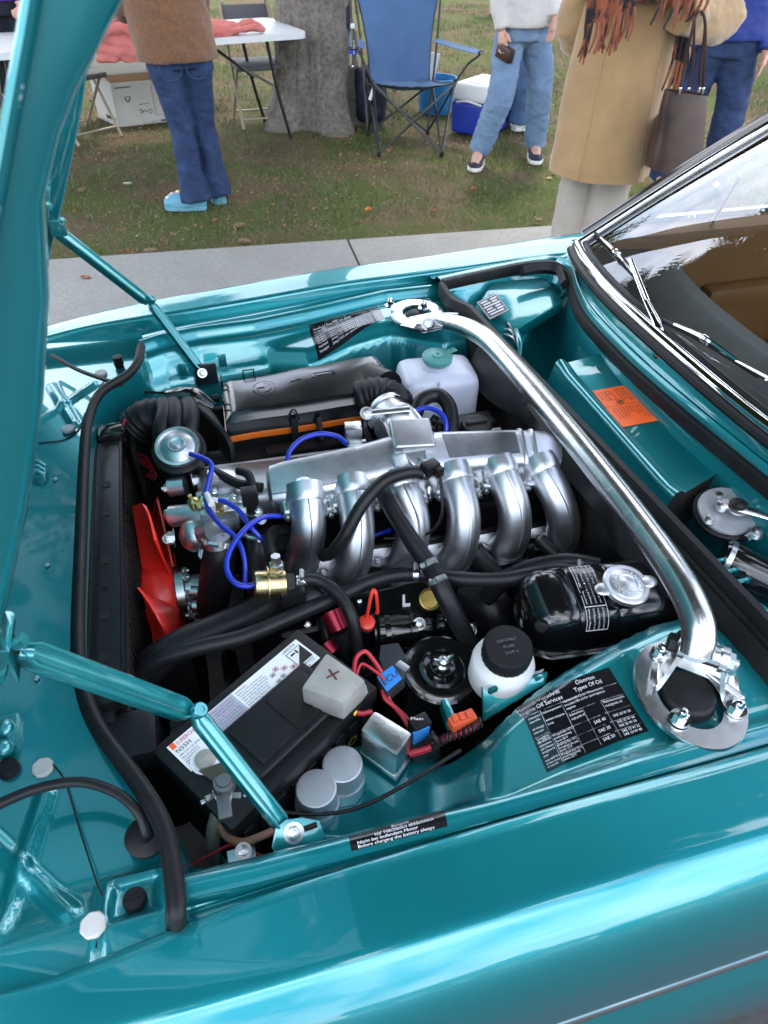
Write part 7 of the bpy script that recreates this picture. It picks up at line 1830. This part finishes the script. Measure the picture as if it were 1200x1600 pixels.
# handbag hanging from the arm
hb = thing('handbag', 'dark brown leather tote bag hanging beside the camel coat', 'handbag', PY(1055, 260, 3.11))
def HBp(px, py, y): return PY(px, py, y)
b = MB(); rings = []
tl_, tr_h, bl_, br_h = PY(1040, 140, 3.08), PY(1104, 148, 3.08), PY(1012, 260, 3.08), PY(1092, 276, 3.08)
for k in range(9):
    v = k/8; l_, r_h = tl_+(bl_-tl_)*v, tr_h+(br_h-tr_h)*v; mid = (l_+r_h)/2; hw = (r_h-l_)/2; dp = .035+.045*v
    rings.append([mid+hw*math.copysign(abs(math.cos(a))**.6, math.cos(a))*(1+.02*math.sin(v*9))+V((.15, 1, 0))*(dp*math.copysign(abs(math.sin(a))**.7, math.sin(a))) for a in [6.283*j/28 for j in range(28)]])
bm_ = b; b.loft(rings[::-1], caps=False); b._f([b.bm.verts.new(p) for p in rings[-1]])
link_bm(remesh(b, .01, 0) if False else (bmesh.ops.recalc_face_normals(b.bm, faces=b.bm.faces[:]), b.bm)[1], 'bag_body', M_LEATH, hb, 50)
for y_, x0, x1 in ((3.04, 1062, 1098), (3.14, 1075, 1092)):
    b = MB(); b.tube([PY(x0, 143, y_), PY(x0+8, 100, y_), PY(1086, 30, y_), PY(1096, 18, y_+.02), PY(1102, 40, y_), PY(x1+2, 105, y_), PY(x1, 146, y_)], .0075, n=8, k=6, flat=(1, .6)); b.build('handle', M_LEATH, hb)
    for x in (x0, x1): b = MB(); c = PY(x, 142, y_-.005); b.box(c, (.012, .008, .028), bevel=.003); b.build('buckle', M_CHROME, hb)

# ---- person behind in the blue jacket
t, W, M, L0 = person('person in a blue jacket and dark jeans standing behind the camel coat', (3.55, 4.55, 0), R(150), J_(knL=(-.14, .02, .48), anL=(-.16, 0, .085), toeL=(-.18, .15, .04), knR=(.14, .02, .48), anR=(.17, 0, .085), toeR=(.2, .15, .04)))
trousers(t, W, M, M_JEAN, rh=.185, rk=.105, ra=.10, hem=.03, name='jeans', seed=7, fold=.011)
top_of(t, W, M, M_BJK, 'jacket', hem=-.02, r0=.21, r1=.21, ra=(.085, .075, .06))
for k in 'LR': shoe(t, W['an'+k], W['toe'+k], M_PLK, M_PLK, 'shoe')

# ---- person in purple at the far side of the table
t, W, M, L0 = person('person in a purple fleece and dark trousers behind the left end of the table', (-1.0, 6.95, 0), R(195), J_(elL=(-.24, .12, 1.02), wrL=(-.12, .32, .90), hdL=(-.06, .40, .87), elR=(.24, .10, 1.02), wrR=(.20, .32, .92), hdR=(.18, .42, .88), thL=(0, .2, 1), thR=(0, .2, 1)))
trousers(t, W, M, M_NAVY, rh=.17, rk=.10, ra=.095, hem=.03, seed=1)
top_of(t, W, M, M_PURP, 'fleece', hem=-.02, r0=.195, r1=.195)
b = MB(); b.tube([W['neck']+V((-.05, -.12, .0)), W['chest']+V((-.06, -.19, .05)), W['spine']+V((-.05, -.20, 0))], .035, n=10, k=4, flat=(1, .5)); b.build('scarf', M_RUST, t)
for k in 'LR': shoe(t, W['an'+k], W['toe'+k], M_PLK, M_PLK, 'shoe')

# ---- white folding table
TA = math.atan2(6.32-5.80, 1.20-(-1.15)); TR_ = Matrix.Rotation(TA, 3, 'Z'); TC = V((1.20, 6.36, 0))
def TP(u, v, z): return TC+TR_ @ V((u, v, z))           # u along the front edge (negative to the left), v back
tb = thing('folding_table', 'long white plastic folding table with dark legs', 'table', TP(-1.2, .38, 0))
LT, DT = 2.44, .80
b = MB(); n = 8; poly = []
for cx, cy, a0 in ((-.06, .06, -90), (-.06, DT-.06, 0), (-LT+.06, DT-.06, 90), (-LT+.06, .06, 180)):
    for k in range(n+1): a = R(a0+90*k/n); poly.append(TP(cx+.06*math.cos(a), cy+.06*math.sin(a), .70))
b.prism(poly, (0, 0, .042), bevel=.008); b.build('tabletop', M_TAB, tb)
for u0 in (-.30, -LT+.30):
    for v in (.10, DT-.10):
        b = MB(); s_ = 1 if u0 > -1 else -1; b.tube([TP(u0, v, .70), TP(u0+.06*s_, v, .35), TP(u0+.14*s_, v-.02, .0)], .0135, n=10, k=3); b.build('leg', M_TUBE, tb)
    b = MB(); b.tube([TP(u0+.05*s_, .10, .38), TP(u0+.05*s_, DT-.10, .38)], .010, n=8, k=1); b.build('crossbar', M_TUBE, tb)
    b = MB(); b.tube([TP(u0-.02*s_, DT/2, .40), TP(u0-.42*s_, DT/2, .69)], .011, n=8, k=1); b.build('brace', M_TUBE, tb)
# ---- coral garment bunched over the edge
b = MB()
b.prism([PY(147, 58, 5.98), PY(252, 58, 6.0), PY(254, 96, 6.0), PY(205, 99, 5.98), PY(152, 96, 5.97)], (0, .05, .004))
b.tube([PY(150, 52, 6.02), PY(200, 46, 6.02), PY(255, 44, 6.04)], .045, n=14, k=4); b.tube([PY(152, 40, 6.14), PY(185, 26, 6.14), PY(240, 22, 6.14)], .05, n=14, k=4)
for pts, r_ in (([(-1.42, -.01, .765), (-1.2, -.03, .785), (-.95, -.01, .775), (-.75, .02, .765)], .045), ([(-1.40, .08, .79), (-1.2, .06, .83), (-.98, .06, .82), (-.6, .08, .775)], .055), ([(-1.30, .20, .80), (-1.1, .16, .86), (-.85, .18, .81), (-.5, .14, .77)], .055), ([(-1.42, .10, .765), (-1.36, .26, .78), (-1.1, .34, .79)], .04), ([(-.62, .06, .77), (-.45, .02, .785), (-.36, .05, .77), (-.33, .12, .765)], .033), ([(-.6, .14, .78), (-.42, .12, .80), (-.32, .10, .775)], .03)):
    b.tube([TP(*p) for p in pts], r_, n=14, k=5, flat=(1.0, .75))
link_bm(remesh(b, .009, 2, lambda p: .016*mnoise.noise(V((p.x*9+p.z*7, p.y*9, p.z*22)))+.010*mnoise.noise(V((p.x*26, p.y*26, p.z*30)))), 'jacket', M_CORAL, None, None, label='coral pink jacket lying bunched up over the table edge', cat='jacket')
b = MB(); b.ell(TP(-.62, .75, .84), (.06, .05, .09), nu=10, nv=8); b.box(TP(-1.02, .62, .80), (.10, .04, .13), bevel=.02)
b.build('packet', mat('green_packet', (.12, .28, .06), .4, var=.3, vscale=18, second=(.6, .6, .5), sscale=14), label='green and white packet standing on the table behind the coral jacket', cat='packet')

# ---- metal folding chairs
def fold_chair(loc, yaw, lab, m_leg, m_pad):
    t = thing('folding_chair', lab, 'chair', loc, 'metal folding chairs by the table'); M2 = Matrix.Rotation(yaw, 3, 'Z'); L0 = V(loc)
    q = lambda x, y, z: L0+M2 @ V((x, y, z))
    for s_ in (-1, 1):
        b = MB(); b.tube([q(.20*s_, .24, 0), q(.20*s_, .0, .40), q(.20*s_, -.22, .80), q(.17*s_, -.24, .84)], .012, n=8, k=3); b.build('leg', m_leg, t)
        b = MB(); b.tube([q(.185*s_, -.24, 0), q(.185*s_, .14, .43)], .012, n=8, k=1); b.build('leg', m_leg, t)
    b = MB(); b.tube([q(-.2, .20, .07), q(.2, .20, .07)], .008, n=8, k=1); b.build('crossbar', m_leg, t)
    b = MB(); b.tube([q(-.185, -.20, .05), q(.185, -.20, .05)], .008, n=8, k=1); b.build('crossbar', m_leg, t)
    b = MB(); b.box(q(0, .02, .44), (.40, .40, .04), M2, bevel=.016, seg=3); b.build('seat', m_pad, t)
    b = MB(); b.box(q(0, -.205, .72), (.38, .025, .22), M2 @ Matrix.Rotation(R(-22)*-1, 3, 'X'), bevel=.010, seg=3); b.build('backrest', m_pad, t)
    return t
M_PADG = mat('grey_padding', (.10, .10, .11), .8, var=.1, bump=.4, bscale=300)
fc = fold_chair((.86, 7.0, 0), R(185), 'grey padded folding chair under the right half of the table', M_TANM, M_PADG)
dup(fc, V((-.62, 6.85, 0))-V(fc.location), 'brown-legged folding chair left of the carton, mostly behind the bonnet', rotz=R(30))

# ---- carton
cb = thing('carton', 'open white cardboard carton with flaps on the grass under the table', 'box', (-.1, 7.2, 0))
A, B_, = V((-.335, 7.05, .0)), V((.165, 7.16, .0)); dx = (B_-A); dy = V((-dx.y, dx.x, 0)).normalized()*.36+V((-.10, 0, 0)); Hc = .325
M_CARD = mat('white_card', (.52, .50, .46), .8, var=.08, vscale=6); M_CARDB = mat('brown_card_inside', (.28, .18, .11), .85, var=.1)
def wall_(p, q, name, out):
    b = MB(); b.prism([p, q, q+V((0, 0, Hc)), p+V((0, 0, Hc))], out*.004); return b.build(name, [M_CARD], cb)
fw = wall_(A, B_, 'panel', dy.normalized()); wall_(A+dy, B_+dy, 'panel', -dy.normalized()); wall_(A, A+dy, 'panel', dx.normalized()); wall_(B_, B_+dy, 'panel', -dx.normalized())
b = MB(); b.prism([A, B_, B_+dy, A+dy], (0, 0, .004)); b.build('bottom', M_CARDB, cb)
b = MB(); b.prism([A+dx*.02+dy*.96+V((0, 0, .02)), B_-dx*.02+dy*.96+V((0, 0, .02)), B_-dx*.02+dy*.96+V((0, 0, Hc-.005)), A+dx*.02+dy*.96+V((0, 0, Hc-.005))], (0, .002, 0)); b.build('lining', M_CARDB, cb)
for p, q, o_ in ((A+dy, B_+dy, dy.normalized()*.02+V((0, 0, .17))), (A, A+dy, -dx.normalized()*.09+V((0, 0, .12))), (B_, B_+dy, dx.normalized()*.12+V((0, 0, .05)))):
    b = MB(); b.prism([p+V((0, 0, Hc)), q+V((0, 0, Hc)), q+V((0, 0, Hc))+o_, p+V((0, 0, Hc))+o_], dy.normalized()*.003 if o_.z > .1 else V((0, 0, -.003))); b.build('flap', M_CARD, cb)
CD = Decal(lambda u, v: A+dx*u+V((0, 0, Hc*(1-v)))-dy.normalized()*.002, 1, 1)
CD.rect(M_INKB, .04, .09, .30, .115); CD.rect(M_INKB, .70, .92, .93, .955)
for k in range(3):
    a0, a1 = R(90+120*k), R(210+120*k); p0 = (.22+.045*math.cos(a0), .36+.075*math.sin(a0)); p1 = (.22+.045*math.cos(a1), .36+.075*math.sin(a1))
    nx, ny = -(p1[1]-p0[1]), (p1[0]-p0[0]); CD.mb(M_INKB).add([CD.pt(p0[0], p0[1], .001), CD.pt(p1[0], p1[1], .001), CD.pt(p1[0]-nx*.16, p1[1]-ny*.16, .001), CD.pt(p0[0]-nx*.16, p0[1]-ny*.16, .001)], [(0, 1, 2, 3)])
for pts in ([(.70, .25), (.74, .38), (.72, .48), (.78, .30), (.83, .22), (.80, .42)], [(.80, .40), (.86, .33), (.84, .5), (.80, .52), (.78, .44)], [(.86, .58), (.80, .66), (.86, .72), (.91, .64), (.86, .58)], [(.36, .66), (.42, .62), (.40, .72), (.46, .66), (.50, .70), (.55, .64), (.58, .72), (.52, .74)], [(.38, .52), (.55, .50)]):
    CD.mb(M_INKB).tube([CD.pt(u, v, .0015) for u, v in pts], .0022, n=5, k=4)
CD.frame(M_INKB, .63, .10, .97, .80, .006)
for k, (mb_, m_) in CD.by.items(): mb_.build('print', m_, fw)
CD = Decal(lambda u, v: A+dy*(1-u)+V((0, 0, Hc*(1-v)))-dx.normalized()*.001, 1, 1); CD.rect(M_INKB, .45, .80, .90, .88)
for k, (mb_, m_) in CD.by.items(): mb_.build('print', m_, kid(cb, 'panel'))

# ---- blue camping chair
cc = thing('camping_chair', 'blue fabric camping chair with black tubes and a mesh cup holder', 'chair', (1.98, 6.1, 0))
fl, fr_, bl, br2 = P(592, 240, .02), P(690, 240, .02), P(575, 208, .02), P(668, 206, .02)
sl, sr_, tl2, tr2 = P(584, 131, .41), P(712, 130, .41), V((1.70, 6.52, .36)), V((2.24, 6.42, .36))
al, ar, abl, abr = P(560, 74, .63), P(748, 80, .63), V((1.68, 6.62, .64)), V((2.30, 6.52, .64))
topl, topr = V((1.66, 6.80, 1.02)), V((2.36, 6.66, 1.02))
def tb_(name, pts, r_=.0095): b = MB(); b.tube(pts, r_, n=9, k=1 if len(pts) == 2 else 4); b.build(name, M_TUBE, cc)
for p, q in ((fl, sr_), (fr_, sl), (bl, tr2), (br2, tl2), (fl, tl2+V((0, 0, .02))), (bl, sl), (fr_, tr2), (br2, sr_)): tb_('strut', [p, q])
tb_('leg', [fl, sl+V((0, .03, .02))]); tb_('leg', [fr_, sr_+V((0, .03, .02))]); tb_('leg', [bl, abl, topl]); tb_('leg', [br2, abr, topr])
tb_('arm_tube', [sl+V((0, .02, 0)), al*.5+sl*.5+V((-.03, .0, .05)), al, abl]); tb_('arm_tube', [sr_+V((0, .02, 0)), ar*.45+sr_*.55+V((.01, 0, .03)), ar, abr])
for p in (fl, fr_, bl, br2):
    b = MB(); b.lathe([(.016, -.02), (.018, 0), (.012, .02)], p, n=12); b.build('foot', M_PLK, cc)
b = MB(); rows = []
for j in range(34):
    t = j/33
    if t < .42:
        s_ = t/.42; l_, r_h = sl+(V((1.73, 6.50, .37))-sl)*s_, sr_+(V((2.21, 6.40, .37))-sr_)*s_; sag = .055*math.sin(math.pi*min(1, s_+.18))
    else:
        s_ = (t-.42)/.58; l_, r_h = V((1.73, 6.50, .37))+(topl-V((1.73, 6.50, .37)))*s_, V((2.21, 6.40, .37))+(topr-V((2.21, 6.40, .37)))*s_; pinch = -.055*math.sin(math.pi*s_)*-1; l_ = l_+(V((1, 0, 0))*pinch*(.5)); r_h = r_h-(V((1, 0, 0))*pinch*.5); sag = .055
    row = []
    for i in range(25):
        u = i/24; p = l_+(r_h-l_)*u; w_ = math.sin(math.pi*u); nrm = V((0, .75, -.65)) if t > .42 else V((0, .15, -1))
        p = p+nrm*(sag*w_+.010*mnoise.noise(V((u*5, t*7, 1)))+.006*mnoise.noise(V((u*14, t*9, 4)))); row.append(p)
    rows.append(row)
b.thick(rows, lambda p: p+V((0, .004, -.003))); b.build('seat_fabric', M_CAMP, cc, sharp=None)
b = MB(); b.tube([r_[0] for r_ in rows], .006, n=6, k=1); b.tube([r_[-1] for r_ in rows], .006, n=6, k=1); b.tube(rows[0], .006, n=6, k=1); b.build('piping', M_TUBE, kid(cc, 'seat_fabric'))
for a_, c_, w_ in ((al, abl, .05), (ar, abr, .055)):
    b = MB(); d = (c_-a_).normalized(); sd = V((d.y, -d.x, 0)).normalized(); rows2 = []
    for k in range(13): p = a_-d*.02+(c_-a_)*1.05*(k/12); ww = w_*(1-.45*abs(k/12-.35)); rows2.append([p+sd*ww*x+V((0, 0, .012-.02*abs(x))) for x in (-1, -.5, 0, .5, 1)])
    b.thick(rows2, lambda p: p+V((0, 0, -.004))); b.build('armrest', M_CAMP, cc)
b = MB(); ch = al+V((-.045, .0, -.005)); b.tube([ch+V((.042*math.cos(6.283*k/16), .042*math.sin(6.283*k/16), 0)) for k in range(17)], .005, n=6, k=1); b.build('cup_ring', M_TUBE, cc)
b = MB(); b.tube([PY(583, 138, sl.y-.01), PY(578, 156, sl.y-.01)], [.010, .014], n=8, k=1); b.build('strap_end', M_WHT, cc)
# water bottle in the cup holder
wbt = thing('water_bottle', 'clear water bottle in the cup holder of the camping chair', 'bottle', ch+V((0, 0, -.12)))
M_PET = mat('clear_plastic', (.85, .9, .95), .05, trans=1.0, var=.0, rvar=0, ior=1.2)
b = MB(); z0 = ch+V((0, 0, -.12)); b.lathe([(.02, 0), (.032, .004), (.035, .015), (.035, .17), (.034, .19), (.026, .225), (.013, .245), (.013, .26)], z0, n=28); b.build('bottle_body', M_PET, wbt)
b = MB(); b.lathe([(.0155, .252), (.016, .255), (.016, .277), (.014, .279), (0, .279)], z0, n=20); b.build('cap', M_WHT, wbt)
b = MB(); rows2 = [[z0+V((.0358*math.cos(a), .0358*math.sin(a), z)) for a in [R(200+130*k/12) for k in range(13)]] for z in (.085, .12)]; b.grid(rows2); b.build('label', mat('deep_blue_label', (.02, .05, .45), .4), wbt)
BD = Decal(lambda u, v: z0+V((.0362*math.cos(R(235+70*(v))), .0362*math.sin(R(235+70*v)), .08+.11*u)), 1, 1); BD.text(M_INKW, 'smart', .05, .62, .55, fit=.85)
for k, (mb_, m_) in BD.by.items(): mb_.build('lettering', m_, wbt)
# patterned garment over the chair's shoulder, backpack beneath
M_PAT = mat('dark_patterned_cloth', (.010, .012, .025), .8, var=.3, vscale=20, second=(.03, .17, .22), sscale=16, slo=.55, shi=.62)
b = MB(); rows2 = []
for j in range(30):
    t = j/29; c = V((1.53, 6.78, 1.02))+(V((1.50, 6.66, .18))-V((1.53, 6.78, 1.02)))*t; ww = .085+.03*math.sin(t*5)-.03*t
    rows2.append([c+V((ww*x, -.03*math.cos(x*2)+.03*mnoise.noise(V((x*2, t*6, 3))), .02*mnoise.noise(V((x*3, t*3, 9))))) for x in [-1+k/6 for k in range(13)]])
b.thick(rows2, lambda p: p+V((0, .03, 0))); b.build('patterned_jacket', M_PAT, label='dark patterned jacket hanging down at the left of the camping chair', cat='jacket', sharp=None)
b = MB(); c = V((1.80, 6.75, .22)); b.box(c, (.26, .20, .42), Matrix.Rotation(R(10), 3, 'Z'), bevel=.07, seg=4); b.box(c+V((0, -.12, -.05)), (.20, .06, .22), Matrix.Rotation(R(10), 3, 'Z'), bevel=.03, seg=3); b.tube([c+V((-.05, 0, .20)), c+V((0, -.02, .25)), c+V((.05, 0, .20))], .012, n=8, k=4)
link_bm(remesh(b, .014, 3, folds(.01)), 'backpack', mat('black_nylon', (.010, .011, .016), .7, var=.2, second=(.02, .03, .07), sscale=7), None, None, label='dark backpack standing on the ground beneath the camping chair', cat='backpack')

# ---- cooler and blue tub
co = thing('cooler', 'blue and white picnic cooler standing behind the walking person', 'cooler', (2.70, 6.25, 0))
CM = Matrix.Rotation(R(38), 3, 'Z'); ccn = V((2.68, 6.33, 0))
M_CBLUE = mat('cooler_blue', (.012, .035, .33), .4, var=.06)
b = MB(); b.box(ccn+V((0, 0, .125)), (.46, .34, .25), CM, bevel=.03, seg=3, taper=1.04); b.build('tub', M_CBLUE, co)
b = MB(); b.box(ccn+V((0, 0, .315)), (.475, .355, .135), CM, bevel=.045, seg=4, taper=.90); b.box(ccn+CM @ V((-.14, 0, .382)), (.09, .13, .014), CM, bevel=.005); b.build('lid', M_TAB, co)
b = MB(); b.tube([ccn+CM @ V((-.24, .12, .24)), ccn+CM @ V((-.26, .0, .26)), ccn+CM @ V((-.24, -.12, .24))], .009, n=8, k=4); b.build('handle', M_TAB, co)
tu = thing('blue_tub', 'light blue plastic tub behind the camping chair', 'tub', (2.50, 7.02, 0))
b = MB(); b.lathe([(.15, 0), (.155, .01), (.175, .26), (.182, .265), (.182, .28), (.170, .28), (.150, .03), (0, .03)], (2.50, 7.02, 0), n=36); b.build('pail', mat('sky_blue_plastic', (.03, .24, .52), .4, trans=.15), tu)
b = MB(); b.box((2.42, 7.06, .34), (.16, .02, .26), Matrix.Rotation(R(12), 3, 'Y'), bevel=.005); b.build('board', M_TAB, label='white board sticking up out of the blue tub', cat='board')
# ---- far picnic bench in the sun
pb = thing('picnic_bench', 'wooden bench far off on the lawn, in the sun', 'bench', (6.3, 12.6, 0))
M_WOOD = mat('weathered_wood', (.32, .22, .10), .8, var=.2, vscale=9)
for k in range(3): b = MB(); b.box((6.2, 12.5+.13*k, .46), (2.2, .11, .045), bevel=.008); b.build('plank', M_WOOD, pb)
for s_ in (-.8, .8): b = MB(); b.box((6.2+s_, 12.63, .22), (.09, .34, .43), bevel=.01); b.build('leg', M_WOOD, pb)
